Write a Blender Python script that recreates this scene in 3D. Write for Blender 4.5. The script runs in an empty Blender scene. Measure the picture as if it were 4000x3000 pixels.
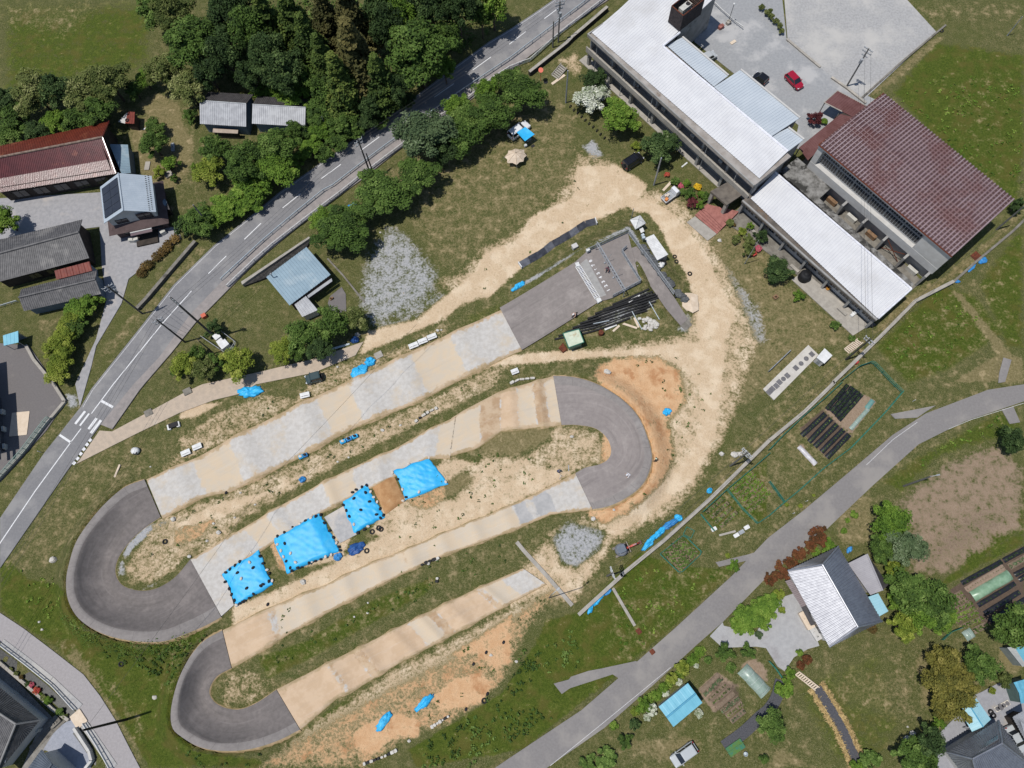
import bpy, bmesh, math, random
import numpy as np
from mathutils import Vector, Matrix
random.seed(7); RNG = np.random.default_rng(7)
S = bpy.context.scene
COL = S.collection
PI = math.pi
# ------------------------------------------------------------------ camera model (drone, tilted ~18 deg off straight down)
FPX, HGT = 2826.0, 112.0
_n = np.array([(2083 - 2000) / FPX, (1500 - 2415) / FPX, -1.0]); _n /= np.linalg.norm(_n)
_Z = -_n; _Y = np.array([0, 1, 0.0]) - _Z * _Z[1]; _Y /= np.linalg.norm(_Y); _X = np.cross(_Y, _Z)
RC = np.array([_X, _Y, _Z])

def P(x, y, z=0.0):
    d = RC @ np.array([(x - 2000) / FPX, (1500 - y) / FPX, -1.0]); t = (z - HGT) / d[2]
    return np.array([d[0] * t, d[1] * t, z])

def Qn(X, Y, Z):
    c = np.stack([X, Y, Z - HGT], -1) @ RC
    return 2000 + FPX * c[..., 0] / -c[..., 2], 1500 - FPX * c[..., 1] / -c[..., 2]

TILE = {k: (ox, oy, 1000 / 2212.0) for k, (ox, oy) in zip('ABCDEFGHIJKLMNOP',
        [(x, y) for y in (0, 750, 1500, 2250) for x in (0, 1000, 2000, 3000)])}
TILE['V'] = (0, 0, 4000 / 2212.0)
TILE['a'] = (350, 600, 1 / 4.1475); TILE['b'] = (0, 2450, 1 / 3.016); TILE['c'] = (3500, 2500, 1 / 3.318)
TILE['d'] = (2600, 0, 1 / 4.88); TILE['e'] = (3450, 1950, 1 / 3.016); TILE['f'] = (2200, 900, 1 / 4.424)
TILE['g'] = (2350, 1750, 1 / 7.373); TILE['h'] = (0, 1250, 1 / 2.553); TILE['i'] = (2350, 2050, 1 / 3.629)
TILE['X'] = (0, 0, 1.0)

def pp(s):
    t = TILE['V']; out = []
    for w in s.split():
        if w in TILE: t = TILE[w]
        else:
            x, y = w.split(','); out.append((t[0] + float(x) * t[2], t[1] + float(y) * t[2]))
    return out

def W(s, z=0.0):
    """photo points -> world points at height z (a number or one per point)"""
    q = pp(s); zs = z if isinstance(z, (list, tuple)) else [z] * len(q)
    return [P(a, b, c) for (a, b), c in zip(q, zs)]

def W1(s, z=0.0): return W(s, z)[0]

def smooth_line(pts, n):
    """Catmull-Rom through pts, resampled evenly to n points"""
    p = np.array(pts, float); q = np.vstack([2 * p[0] - p[1], p, 2 * p[-1] - p[-2]]); out = []
    for i in range(1, len(q) - 2):
        for t in np.linspace(0, 1, 12, endpoint=False):
            a, b, c, d = q[i - 1:i + 3]
            out.append(.5 * (2 * b + (c - a) * t + (2 * a - 5 * b + 4 * c - d) * t * t + (3 * b - a - 3 * c + d) * t ** 3))
    out.append(q[-2]); out = np.array(out)
    L = np.concatenate([[0], np.cumsum(np.linalg.norm(np.diff(out, axis=0), axis=1))])
    s = np.linspace(0, L[-1], n)
    return np.stack([np.interp(s, L, out[:, k]) for k in range(out.shape[1])], -1)

def even_line(pts, n):
    out = np.array(pts, float)
    L = np.concatenate([[0], np.cumsum(np.linalg.norm(np.diff(out, axis=0), axis=1))])
    s = np.linspace(0, L[-1], n)
    return np.stack([np.interp(s, L, out[:, k]) for k in range(out.shape[1])], -1)

def sdist(poly, X, Y):
    """signed distance (inside negative) of arrays X,Y to polygon"""
    p = np.array(poly, float)[:, :2]; d2 = np.full(X.shape, 1e18); ins = np.zeros(X.shape, bool)
    for i in range(len(p)):
        a, b = p[i - 1], p[i]; ab = b - a
        t = np.clip(((X - a[0]) * ab[0] + (Y - a[1]) * ab[1]) / max(ab @ ab, 1e-9), 0, 1)
        d2 = np.minimum(d2, (X - a[0] - t * ab[0]) ** 2 + (Y - a[1] - t * ab[1]) ** 2)
        c = (a[1] > Y) != (b[1] > Y)
        with np.errstate(all='ignore'):
            xi = a[0] + (Y - a[1]) / (b[1] - a[1] if b[1] != a[1] else 1e-9) * ab[0]
        ins ^= c & (X < xi)
    d = np.sqrt(d2)
    return np.where(ins, -d, d)

def ldist(line, X, Y):
    """distance to an open polyline, and the fraction along it"""
    p = np.array(line, float)[:, :2]; best = np.full(X.shape, 1e18); fr = np.zeros(X.shape); n = len(p) - 1
    for i in range(n):
        a, b = p[i], p[i + 1]; ab = b - a
        t = np.clip(((X - a[0]) * ab[0] + (Y - a[1]) * ab[1]) / max(ab @ ab, 1e-9), 0, 1)
        d = (X - a[0] - t * ab[0]) ** 2 + (Y - a[1] - t * ab[1]) ** 2
        m = d < best; best = np.where(m, d, best); fr = np.where(m, (i + t) / n, fr)
    return np.sqrt(best), fr

def _hash(i, j, s): 
    v = np.sin(i * 127.1 + j * 311.7 + s * 74.7) * 43758.5453
    return v - np.floor(v)

def vnoise(X, Y, sc, seed=0):
    x = X / sc; y = Y / sc; i = np.floor(x); j = np.floor(y); f = x - i; g = y - j
    f = f * f * (3 - 2 * f); g = g * g * (3 - 2 * g)
    return (_hash(i, j, seed) * (1 - f) * (1 - g) + _hash(i + 1, j, seed) * f * (1 - g)
            + _hash(i, j + 1, seed) * (1 - f) * g + _hash(i + 1, j + 1, seed) * f * g)
# ------------------------------------------------------------------ materials
def lin(r, g, b, k=1.0):
    """albedo for a surface that shows as this sRGB value in full sun"""
    f = lambda c: ((c / 255 + .055) / 1.055) ** 2.4 if c > 10 else c / 255 / 12.92
    return (f(r) * k, f(g) * k, f(b) * k, 1)

MATS = {}
class NB:
    def __init__(s, name):
        s.m = bpy.data.materials.new(name); s.m.use_nodes = True; s.t = s.m.node_tree; s.t.nodes.clear()
        s.out = s.n('ShaderNodeOutputMaterial'); s.b = s.n('ShaderNodeBsdfPrincipled'); s.l(s.b.outputs[0], s.out.inputs[0])
        s.tc = s.n('ShaderNodeTexCoord'); s.pos = s.tc.outputs['Object']
    def n(s, t, **kw):
        x = s.t.nodes.new(t)
        for k, v in kw.items(): setattr(x, k, v)
        return x
    def l(s, a, b): s.t.links.new(a, b)
    def set(s, sock, v):
        if hasattr(v, 'is_linked') or hasattr(v, 'links'): s.l(v, sock)
        else: sock.default_value = v
    def noise(s, scale, detail=4, rough=.55, vec=None, out=0):
        x = s.n('ShaderNodeTexNoise'); x.inputs['Scale'].default_value = scale; x.inputs['Detail'].default_value = detail
        x.inputs['Roughness'].default_value = rough; s.l(vec or s.pos, x.inputs['Vector']); return x.outputs[out]
    def math(s, op, a, b=0.0, c=None):
        x = s.n('ShaderNodeMath', operation=op); s.set(x.inputs[0], a); s.set(x.inputs[1], b)
        if c is not None: s.set(x.inputs[2], c)
        return x.outputs[0]
    def step(s, v, lo, hi, a=0.0, b=1.0):
        x = s.n('ShaderNodeMapRange', interpolation_type='SMOOTHSTEP'); s.l(v, x.inputs[0])
        for k, q in zip((1, 2, 3, 4), (lo, hi, a, b)): x.inputs[k].default_value = q
        return x.outputs[0]
    def mix(s, f, a, b, mode='MIX'):
        x = s.n('ShaderNodeMix', data_type='RGBA', blend_type=mode); s.set(x.inputs[0], f); s.set(x.inputs[6], a); s.set(x.inputs[7], b)
        return x.outputs[2]
    def attr(s, name):
        x = s.n('ShaderNodeAttribute', attribute_name=name); return x.outputs['Fac']
    def bump(s, h, strength=.5, dist=.05):
        x = s.n('ShaderNodeBump'); x.inputs['Strength'].default_value = strength; x.inputs['Distance'].default_value = dist
        s.l(h, x.inputs['Height']); s.l(x.outputs[0], s.b.inputs['Normal'])
    def mapv(s, scale=(1, 1, 1), rot=0.0):
        x = s.n('ShaderNodeMapping'); x.inputs['Scale'].default_value = scale; x.inputs['Rotation'].default_value = (0, 0, rot)
        s.l(s.pos, x.inputs['Vector']); return x.outputs[0]
    def done(s, col, rough=.8, metal=0.0, spec=.3):
        s.set(s.b.inputs['Base Color'], col); s.set(s.b.inputs['Roughness'], rough); s.b.inputs['Metallic'].default_value = metal
        s.b.inputs['Specular IOR Level'].default_value = spec; return s.m

def mat(name, c1, c2=None, rough=.8, scale=1.5, metal=0.0, spec=.3, bump=0.0, bscale=8.0, c3=None, s3=.3, t3=(.55, .7), world=True):
    """two-tone worn surface: c1/c2 by fine noise, c3 in larger stains"""
    if name in MATS: return MATS[name]
    b = NB(name)
    c2 = c2 or tuple(min(1, v * .8) for v in c1[:3]) + (1,)
    if world: g = b.n('ShaderNodeNewGeometry'); b.pos = g.outputs['Position']
    n = b.noise(scale, 6, .62); col = b.mix(b.step(n, .32, .68), c1, c2)
    if c3: col = b.mix(b.step(b.noise(s3, 5, .65), *t3), col, c3)
    if bump: b.bump(b.noise(bscale, 5), bump, .03)
    MATS[name] = b.done(col, rough, metal, spec); return MATS[name]
# ------------------------------------------------------------------ object helpers
WLOC = {}   # object -> world location of its (unrotated) frame while building
def link(o, parent=None):
    COL.objects.link(o)
    if parent is not None:
        o.parent = parent; WLOC[o.name] = WLOC.get(parent.name, np.zeros(3))
    else: WLOC[o.name] = np.zeros(3)
    return o

def mesh(name, v, f, mats, parent=None, mi=None, smooth=False, label=None):
    me = bpy.data.meshes.new(name)
    base = WLOC.get(parent.name, np.zeros(3)) if parent is not None else np.zeros(3)
    v = np.asarray(v, float) - base
    me.from_pydata(v.tolist(), [], [tuple(int(i) for i in q) for q in f])
    for m in (mats if isinstance(mats, (list, tuple)) else [mats]): me.materials.append(m)
    if mi is not None: me.polygons.foreach_set('material_index', np.asarray(mi, np.int32))
    if smooth: me.polygons.foreach_set('use_smooth', np.ones(len(me.polygons), bool))
    me.update(); o = bpy.data.objects.new(name, me)
    if label: o['label'] = label
    return link(o, parent)

def tag(o, label, cat, group=None, kind=None):
    o['label'] = label; o['category'] = cat
    if group: o['group'] = group
    if kind: o['kind'] = kind
    return o

def structure(o): o['kind'] = 'structure'; return o

def thing(name, label, cat, loc=(0, 0, 0), group=None):
    o = bpy.data.objects.new(name, None); o.empty_display_size = .3; o.location = tuple(float(v) for v in loc); link(o)
    WLOC[o.name] = np.array(loc, float); return tag(o, label, cat, group)

def copy_tree(o, parent=None):
    c = o.copy(); COL.objects.link(c); WLOC[c.name] = np.zeros(3)
    if parent is not None: c.parent = parent
    for ch in [x for x in o.children]: copy_tree(ch, c)
    return c

class MB:
    """collects simple solids; build() links them as ONE mesh object"""
    def __init__(s): s.v = []; s.f = []; s.m = []; s.cur = 0
    def add(s, v, f):
        k = len(s.v); s.v += [tuple(float(c) for c in p) for p in v]; s.f += [tuple(i + k for i in q) for q in f]; s.m += [s.cur] * len(f); return s
    def prism(s, poly, z0, z1, taper=0):
        p = [np.array(q, float)[:2] for q in poly]; n = len(p)
        ar = sum(p[i - 1][0] * p[i][1] - p[i][0] * p[i - 1][1] for i in range(n))
        if ar < 0: p = p[::-1]
        c = sum(p) / n; v = [(q[0], q[1], z0) for q in p] + [(*(q + (c - q) * taper), z1) for q in p]
        return s.add(v, [tuple(range(n - 1, -1, -1)), tuple(range(n, 2 * n))] + [(i, (i + 1) % n, n + (i + 1) % n, n + i) for i in range(n)])
    def box(s, c, size, rot=0.0, bev=0.0):
        x, y, z = [q / 2 for q in size]; ca, sa = math.cos(rot), math.sin(rot)
        b = min(bev, x, y)
        if b > 0: pts = [(-x + b, -y), (x - b, -y), (x, -y + b), (x, y - b), (x - b, y), (-x + b, y), (-x, y - b), (-x, -y + b)]
        else: pts = [(-x, -y), (x, -y), (x, y), (-x, y)]
        return s.prism([(c[0] + a * ca - d * sa, c[1] + a * sa + d * ca) for a, d in pts], c[2] - z, c[2] + z)
    def tube(s, p, q, r0, r1=None, n=8):
        p = np.array(p, float); q = np.array(q, float); r1 = r0 if r1 is None else r1
        d = q - p; d /= max(np.linalg.norm(d), 1e-9); a = np.cross(d, [0, 0, 1.0] if abs(d[2]) < .9 else [1.0, 0, 0]); a /= np.linalg.norm(a); b = np.cross(d, a)
        ang = [2 * PI * i / n for i in range(n)]
        v = [p + r0 * (a * math.cos(t) + b * math.sin(t)) for t in ang] + [q + r1 * (a * math.cos(t) + b * math.sin(t)) for t in ang]
        return s.add(v, [(i, n + i, n + (i + 1) % n, (i + 1) % n) for i in range(n)] + [tuple(range(n)), tuple(range(2 * n - 1, n - 1, -1))])
    def path(s, pts, r, n=6):
        for a, b in zip(pts[:-1], pts[1:]): s.tube(a, b, r, r, n)
        return s
    def ring(s, c, R, r, n=14, m=6, flat=True, axis=None):
        c = np.array(c, float); v = []; f = []
        ax = np.array(axis if axis is not None else (0, 0, 1), float); ax /= np.linalg.norm(ax)
        u = np.cross(ax, (1, 0, 0) if abs(ax[0]) < .9 else (0, 1, 0)); u /= np.linalg.norm(u); w = np.cross(ax, u)
        for i in range(n):
            t = 2 * PI * i / n; e = u * math.cos(t) + w * math.sin(t)
            for j in range(m):
                q = 2 * PI * j / m; v.append(c + e * (R + r * math.cos(q)) + ax * r * math.sin(q))
        for i in range(n):
            for j in range(m): f.append((i * m + j, ((i + 1) % n) * m + j, ((i + 1) % n) * m + (j + 1) % m, i * m + (j + 1) % m))
        return s.add(v, f)
    def lathe(s, c, prof, n=16):
        c = np.array(c, float); v = []; f = []; k = len(prof)
        for i in range(n):
            t = 2 * PI * i / n
            for r, z in prof: v.append(c + (r * math.cos(t), r * math.sin(t), z))
        for i in range(n):
            for j in range(k - 1): f.append((i * k + j, ((i + 1) % n) * k + j, ((i + 1) % n) * k + j + 1, i * k + j + 1))
        return s.add(v, f)
    def blob(s, c, r, seed=0, n=10, m=7, rough=.15, flat=0.0):
        c = np.array(c, float); r = np.array(r if hasattr(r, '__len__') else (r, r, r), float); v = []; f = []; g = random.Random(seed)
        for j in range(m + 1):
            ph = PI * j / m
            for i in range(n):
                t = 2 * PI * i / n; k = 1 + g.uniform(-rough, rough) if 0 < j < m else 1
                p = np.array([math.sin(ph) * math.cos(t), math.sin(ph) * math.sin(t), math.cos(ph)]) * r * k
                if flat and p[2] < -flat * r[2]: p[2] = -flat * r[2]
                v.append(c + p)
        for j in range(m):
            for i in range(n): f.append((j * n + i, (j + 1) * n + i, (j + 1) * n + (i + 1) % n, j * n + (i + 1) % n))
        return s.add(v, f)
    def build(s, name, mats, parent=None, smooth=False, label=None):
        return mesh(name, s.v, s.f, mats, parent, s.m if isinstance(mats, (list, tuple)) else None, smooth, label)

def corr(mb, a, b, c, d, spacing=.45, amp=.05, thick=.08, topm=None):
    """corrugated sheet: a-b is the eave, d-c the ridge; ribs run from eave to ridge"""
    a, b, c, d = [np.array(q, float) for q in (a, b, c, d)]
    n = np.cross(b - a, d - a); n /= np.linalg.norm(n); n = n if n[2] > 0 else -n
    k = max(2, int(round(max(np.linalg.norm(b - a), np.linalg.norm(c - d)) / spacing))); top = []
    prof = [(0, 0), (.45, 0), (.55, 1), (.9, 1)]
    us = [((i + u) / k, h) for i in range(k) for u, h in prof] + [(1.0, 0)]
    for u, h in us:
        top.append(a + (b - a) * u + n * amp * h); top.append(d + (c - d) * u + n * amp * h)
    N = len(us); v = top + [p - n * thick for p in top]; f = []; o = 2 * N
    for i in range(N - 1):
        f.append((2 * i, 2 * i + 2, 2 * i + 3, 2 * i + 1)); f.append((o + 2 * i, o + 2 * i + 1, o + 2 * i + 3, o + 2 * i + 2))
        f.append((2 * i, o + 2 * i, o + 2 * i + 2, 2 * i + 2)); f.append((2 * i + 1, 2 * i + 3, o + 2 * i + 3, o + 2 * i + 1))
    f.append((0, 1, o + 1, o)); e = 2 * N - 2; f.append((e, o + e, o + e + 1, e + 1))
    k0 = len(mb.f); mb.add(v, f)
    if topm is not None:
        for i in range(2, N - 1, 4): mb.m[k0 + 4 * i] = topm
    return mb

def inset(poly, d):
    """world XY polygon moved inwards by d"""
    p = [np.array(q, float)[:2] for q in poly]; n = len(p)
    ar = sum(p[i - 1][0] * p[i][1] - p[i][0] * p[i - 1][1] for i in range(n))
    if ar < 0: p = p[::-1]
    out = []
    for i in range(n):
        a, b, c = p[i - 1], p[i], p[(i + 1) % n]; u = (b - a) / np.linalg.norm(b - a); w = (c - b) / np.linalg.norm(c - b)
        n1 = np.array([-u[1], u[0]]); n2 = np.array([-w[1], w[0]]); m = n1 + n2; m /= max(m @ m, .2) / 2
        out.append(b + m * d)
    return out
# ------------------------------------------------------------------ light, sky, camera
def setup():
    w = bpy.data.worlds.new('World'); S.world = w; w.use_nodes = True; t = w.node_tree; bg = t.nodes['Background']
    sky = t.nodes.new('ShaderNodeTexSky'); sky.sky_type = 'NISHITA'; sky.sun_disc = False
    sd = Vector((-.295, -.093, .951)).normalized()
    sky.sun_elevation = math.asin(sd.z); sky.sun_rotation = math.atan2(sd.x, sd.y); sky.altitude = 500; sky.dust_density = .6
    t.links.new(sky.outputs[0], bg.inputs[0]); bg.inputs[1].default_value = .1
    l = bpy.data.lights.new('sun', 'SUN'); l.energy = 4.1; l.angle = math.radians(.53); l.color = (1, .965, .91)
    o = bpy.data.objects.new('sun', l); COL.objects.link(o); o.rotation_euler = sd.to_track_quat('Z', 'Y').to_euler(); o.location = (-40, -10, 130)
    c = bpy.data.cameras.new('camera'); o = bpy.data.objects.new('camera', c); COL.objects.link(o)
    c.sensor_width = 36; c.sensor_fit = 'HORIZONTAL'; c.lens = FPX / 4000 * 36; c.clip_end = 6000
    M = Matrix.Identity(4)
    for i in range(3):
        for j in range(3): M[i][j] = RC[i, j]
    M[2][3] = HGT; o.matrix_world = M; S.camera = o
    S.view_settings.view_transform = 'Standard'; S.view_settings.look = 'None'; S.view_settings.exposure = 0; S.view_settings.gamma = 1
    S.cycles.max_bounces = 5; S.cycles.diffuse_bounces = 2; S.cycles.glossy_bounces = 2; S.cycles.transparent_max_bounces = 6
setup()
# ------------------------------------------------------------------ relief: start hill, banked turns
HILL = 2.6
PLAT = W('G 545,605 640,520 1000,352 1108,785 870,915 752,948', HILL)
RAMP = W('G 545,605 752,948', HILL) + W('G 85,1365 F 2105,1000', .1)          # gate end first
PATHL = W('G 985,500 1080,640 1200,820 1330,1010 1455,1155', [HILL, 2.2, 1.5, .8, .05])
PATHR = W('G 1075,470 1180,590 1300,760 1420,940 1520,1098', [HILL, 2.2, 1.5, .8, .05])
BERMS = [  # inner edge, outer edge (rim), rim height
    (W('347,1117 320,1135 290,1160 265,1190 252,1215 250,1240 262,1262 285,1273 315,1276 345,1268 380,1245 412,1207', .05),
     W('312,1036 270,1052 230,1085 195,1125 165,1170 150,1215 143,1255 147,1295 165,1330 195,1355 240,1375 300,1386 355,1385 400,1370 445,1351 478,1333',
       [.1, .8, 1.8, 2.5, 2.8, 2.8, 2.8, 2.8, 2.8, 2.8, 2.8, 2.7, 2.3, 1.7, .8, .1]), 2.8),
    (W('1213,918 1245,918 1285,925 1310,945 1320,970 1315,990 1295,1003 1265,1010 1243,1022', .05),
     W('1195,812 1240,815 1290,830 1340,860 1375,895 1395,935 1408,985 1400,1025 1380,1055 1345,1080 1310,1095 1280,1100',
       [.1, .7, 1.4, 1.8, 1.8, 1.8, 1.8, 1.8, 1.8, 1.4, .7, .1]), 1.8),
    (W('500,1443 470,1460 455,1482 453,1500 465,1518 490,1530 520,1532 555,1518 597,1490', .05),
     W('480,1362 440,1385 410,1420 385,1470 370,1530 372,1570 390,1590 430,1613 480,1622 540,1618 600,1600 648,1576',
       [.1, .9, 1.8, 2.4, 2.5, 2.5, 2.5, 2.4, 2.2, 1.6, .8, .1]), 2.5)]
BERMS = [(smooth_line(i, 70), smooth_line(o, 70), h) for i, o, h in BERMS]
BPOLY = [np.vstack([i, o[::-1]]) for i, o, h in BERMS]
PAVED = []      # (world polygon) under which the ground is lowered

def hump(d, w):
    t = np.clip(1 - d / w, 0, 1); return t * t * (3 - 2 * t)

def ramp_t(X, Y):
    a = (np.array(RAMP[0]) + RAMP[1]) / 2; b = (np.array(RAMP[2]) + RAMP[3]) / 2; ab = (b - a)[:2]
    return np.clip(((X - a[0]) * ab[0] + (Y - a[1]) * ab[1]) / (ab @ ab), 0, 1)

def ramp_z(t):           # steep near the gate, easing out at the foot
    return .1 + (HILL - .1) * (1 - t) ** 1.25

_hp = np.array(PLAT + RAMP + PATHL + PATHR); HB = (_hp[:, 0].min() - 6, _hp[:, 0].max() + 6, _hp[:, 1].min() - 6, _hp[:, 1].max() + 6)
def Ghill(X, Y):
    z = HILL * hump(np.maximum(sdist(PLAT, X, Y) - .3, 0), 4.2)
    d = sdist([RAMP[0], RAMP[1], RAMP[2], RAMP[3]], X, Y)
    z = np.maximum(z, ramp_z(ramp_t(X, Y)) * hump(np.maximum(d - .3, 0), 3.4))
    c = (np.array(PATHL) + np.array(PATHR)) / 2; d, fr = ldist(c, X, Y)
    return np.maximum(z, HILL * (1 - fr) * hump(np.maximum(d - 2.2, 0), 3.2))

def Gz(X, Y, low=True):
    X = np.asarray(X, float); Y = np.asarray(Y, float)
    z = .16 * (vnoise(X, Y, 5, 1) - .5) + .12 * (vnoise(X, Y, 1.3, 2) - .5)
    z = z * np.clip((np.hypot(X, Y - 40) < 260) * 1.0, 0, 1)
    z = np.maximum(z, Ghill(X, Y) - .02) if X.size > 400 or ((X > HB[0]) & (X < HB[1]) & (Y > HB[2]) & (Y < HB[3])).any() else z
    for (i, o, h), poly in zip(BERMS, BPOLY):
        if X.size < 400 and ((X < poly[:, 0].min() - 5) | (X > poly[:, 0].max() + 5) | (Y < poly[:, 1].min() - 5) | (Y > poly[:, 1].max() + 5)).all(): continue
        dm, fr = ldist(o, X, Y); oz = np.interp(fr, np.linspace(0, 1, len(o)), o[:, 2])
        d = sdist(poly, X, Y)
        z = np.maximum(z, np.where(d > .35, (oz - .12) * hump(np.maximum(dm - .4, 0), 3.6), -9))
        if low: z = np.where(d <= .35, np.minimum(z, -.25), z)
    if low:
        for poly in PAVED:
            p = np.array(poly); m = (X > p[:, 0].min() - 1) & (X < p[:, 0].max() + 1) & (Y > p[:, 1].min() - 1) & (Y < p[:, 1].max() + 1)
            if m.any():
                d = sdist(poly, X[m], Y[m]); zz = z[m]; z[m] = np.where(d < .3, np.minimum(zz, -.12), zz)
        for poly in ([RAMP[0], RAMP[1], RAMP[2], RAMP[3]], PLAT, PATHL + PATHR[::-1]):
            z = np.where(sdist(poly, X, Y) < .2, z - .22, z)
    return z

def G1(x, y): return float(Gz(np.array([x]), np.array([y]), False)[0])

def PG(x, y, up=0.0):
    """photo point -> point standing on the ground (relief included)"""
    z = 0.0
    for _ in range(5):
        p = P(x, y, z + up); z = G1(p[0], p[1])
    p[2] = z; return p
def WG(s, up=0.0): return [PG(a, b, up) for a, b in pp(s)]
def WG1(s, up=0.0): return WG(s, up)[0]
# ------------------------------------------------------------------ surfaces
A_ROAD = mat('asphalt_road', lin(134, 133, 134, .8), lin(125, 124, 126, .8), .9, 3, bump=.2, bscale=30, c3=lin(148, 146, 145, .8), s3=.2, t3=(.46, .66))
A_LANE = mat('asphalt_lane', lin(138, 134, 132, .8), lin(130, 126, 124, .8), .9, 3, bump=.2, bscale=30, c3=lin(150, 145, 140, .8), s3=.16, t3=(.46, .66))
A_LOT = mat('asphalt_lot', lin(121, 116, 115, .8), lin(113, 109, 108, .8), .9, 4, bump=.2, bscale=30, c3=lin(128, 123, 120, .8), s3=.3)
CONC = mat('concrete', lin(176, 170, 160, .8), lin(158, 152, 143, .8), .9, 1.2, c3=lin(190, 182, 170, .8), s3=.3)
CONC_D = mat('weathered_concrete', lin(140, 135, 126, .8), lin(112, 107, 99, .8), .9, .9, c3=lin(84, 80, 74, .8), s3=.5)
YARD = mat('yard_asphalt', lin(162, 163, 164, .8), lin(150, 151, 153, .8), .9, 2.2, bump=.3, bscale=15, c3=lin(182, 181, 180, .8), s3=.1, t3=(.5, .62))
GRAV = mat('gravel_lot', lin(178, 177, 176, .8), lin(158, 157, 156, .8), .95, 2.5, bump=.6, bscale=12, c3=lin(190, 187, 182, .8), s3=.12, t3=(.45, .7))
LANE_C = mat('concrete_path', lin(196, 178, 158, .8), lin(180, 165, 148, .8), .9, 1.3, c3=lin(208, 198, 184, .8), s3=.2)
WHITE = mat('white_paint', lin(236, 236, 236, .8), lin(215, 215, 215, .8), .7, 5)
def track_mat(name, c1, c2, c3, joints=0.0, streak=.5, t3=(.5, .7), s3=.28, tones=None):
    """worn riding surface: streaks run along the lane (attributes su, sv are metres along and across)"""
    b = NB(name); b.pos = b.n('ShaderNodeNewGeometry').outputs['Position']; x = b.n('ShaderNodeCombineXYZ'); su = b.attr('su'); sv = b.attr('sv')
    b.l(b.math('MULTIPLY', su, .09), x.inputs[0]); b.l(b.math('MULTIPLY', sv, 1.5), x.inputs[1]); st = b.noise(1.0, 4, .6, x.outputs[0])
    col = b.mix(b.step(b.noise(1.6, 6, .65), .32, .68), lin(*c1, .8), lin(*c2, .8)); col = b.mix(b.step(b.noise(s3, 6, .68), *t3), col, lin(*c3, .8))
    for k, (d1, d2) in (tones or {}).items():
        nn = b.math('ADD', b.math('MULTIPLY', b.math('SUBTRACT', b.noise(.9, 5, .68), .5), 1.5), b.attr(k)); col = b.mix(b.step(nn, .34, .62), col, b.mix(b.step(b.noise(.5, 6, .7), .4, .6), lin(*d1, .8), lin(*d2, .8)))
    col = b.mix(b.math('MULTIPLY', b.step(st, .54, .72), streak), col, (*[min(1.0, v * 1.25 + .02) for v in lin(*c1, .8)[:3]], 1)) if not tones else b.mix(b.math('MULTIPLY', b.step(st, .54, .72), streak * .3), col, lin(224, 220, 214, .8)); col = b.mix(b.math('MULTIPLY', b.step(st, .48, .3), streak * (.35 if tones else 1)), col, lin(*[v * .86 for v in c2], .8))
    if joints:
        f = b.math('FRACT', b.math('DIVIDE', b.math('ADD', su, b.math('MULTIPLY', b.noise(.5, 2), .5)), joints)); col = b.mix(b.step(f, .0, .035, .55, 0), col, lin(*[v * .78 for v in c2], .8))
    b.bump(b.noise(9, 5), .25, .03); MATS[name] = b.done(col, .9, 0, .2); return MATS[name]
ASPH_T = track_mat('track_asphalt', (143, 135, 131), (133, 126, 122), (156, 148, 143))
ASPH_L = track_mat('light_berm_asphalt', (150, 142, 138), (140, 132, 129), (162, 154, 149), 0, .45)
ASPH_B = track_mat('berm_asphalt', (127, 120, 117), (114, 108, 105), (140, 132, 128), 0, .45)
ASPH_R = track_mat('rim_asphalt', (146, 140, 136), (134, 128, 125), (156, 150, 146), 2.6, .2)
SURF = track_mat('riding_surface', (204, 200, 194), (189, 184, 177), (200, 186, 166), 0, .4, (.48, .72), tones={'t1': ((210, 191, 165), (204, 190, 170)), 't2': ((209, 183, 154), (200, 173, 143)), 't3': ((182, 180, 178), (168, 167, 166)), 't4': ((198, 174, 145), (178, 149, 118)), 't5': ((200, 176, 146), (176, 154, 120))})
SLAB_G = track_mat('grey_slab', (184, 182, 180), (168, 167, 166), (204, 195, 184), 0, .5)
DIRT_S = mat('dirt_side', lin(196, 168, 134, .8), lin(150, 135, 95, .8), .95, 1.2)
DIRT_P = track_mat('dirt_path_surface', (200, 176, 146), (184, 157, 126), (172, 142, 110), 0, .4)

def pave(name, s, m, z=.02, thick=.2, world=None, low=True, holes=None):
    poly = world if world is not None else W(s, z)
    if low: PAVED.append(poly)
    mb = MB(); mb.prism(poly, z - thick, z); return structure(mb.build(name, m))

ROAD_L = '0,1119 95,979 175,878 197,840 307,702 375,615 462,530 553,457 603,415 678,362 765,300 841,250 978,147 1053,92 1106,60 1163,22 1225,-22'
ROAD_R = '0,1227 147,1014 217,917 287,832 345,770 410,680 480,607 553,535 628,475 703,415 760,370 828,322 878,287 988,207 1106,130 1199,57 1278,0 1320,-32'
WALK_R = '242,927 300,844 312,829 370,762 422,697 496,622 553,565 640,492 743,415 778,390 870,317 1003,225 1106,150 1216,65 1313,0 1360,-35'
def rev(s): return ' '.join(s.split()[::-1])
pave('road', ROAD_L + ' ' + rev(ROAD_R), A_ROAD, .03)
pave('pavement', '217,917 287,832 345,770 410,680 480,607 553,535 628,475 703,415 760,370 828,322 878,287 988,207 1106,130 1199,57 1278,0 1320,-32 ' + rev(WALK_R),
     mat('pavement_concrete', lin(158, 150, 146, .8), lin(140, 134, 131, .8), .9, 1.2, c3=lin(172, 163, 157, .8), s3=.15), .13)
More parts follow.
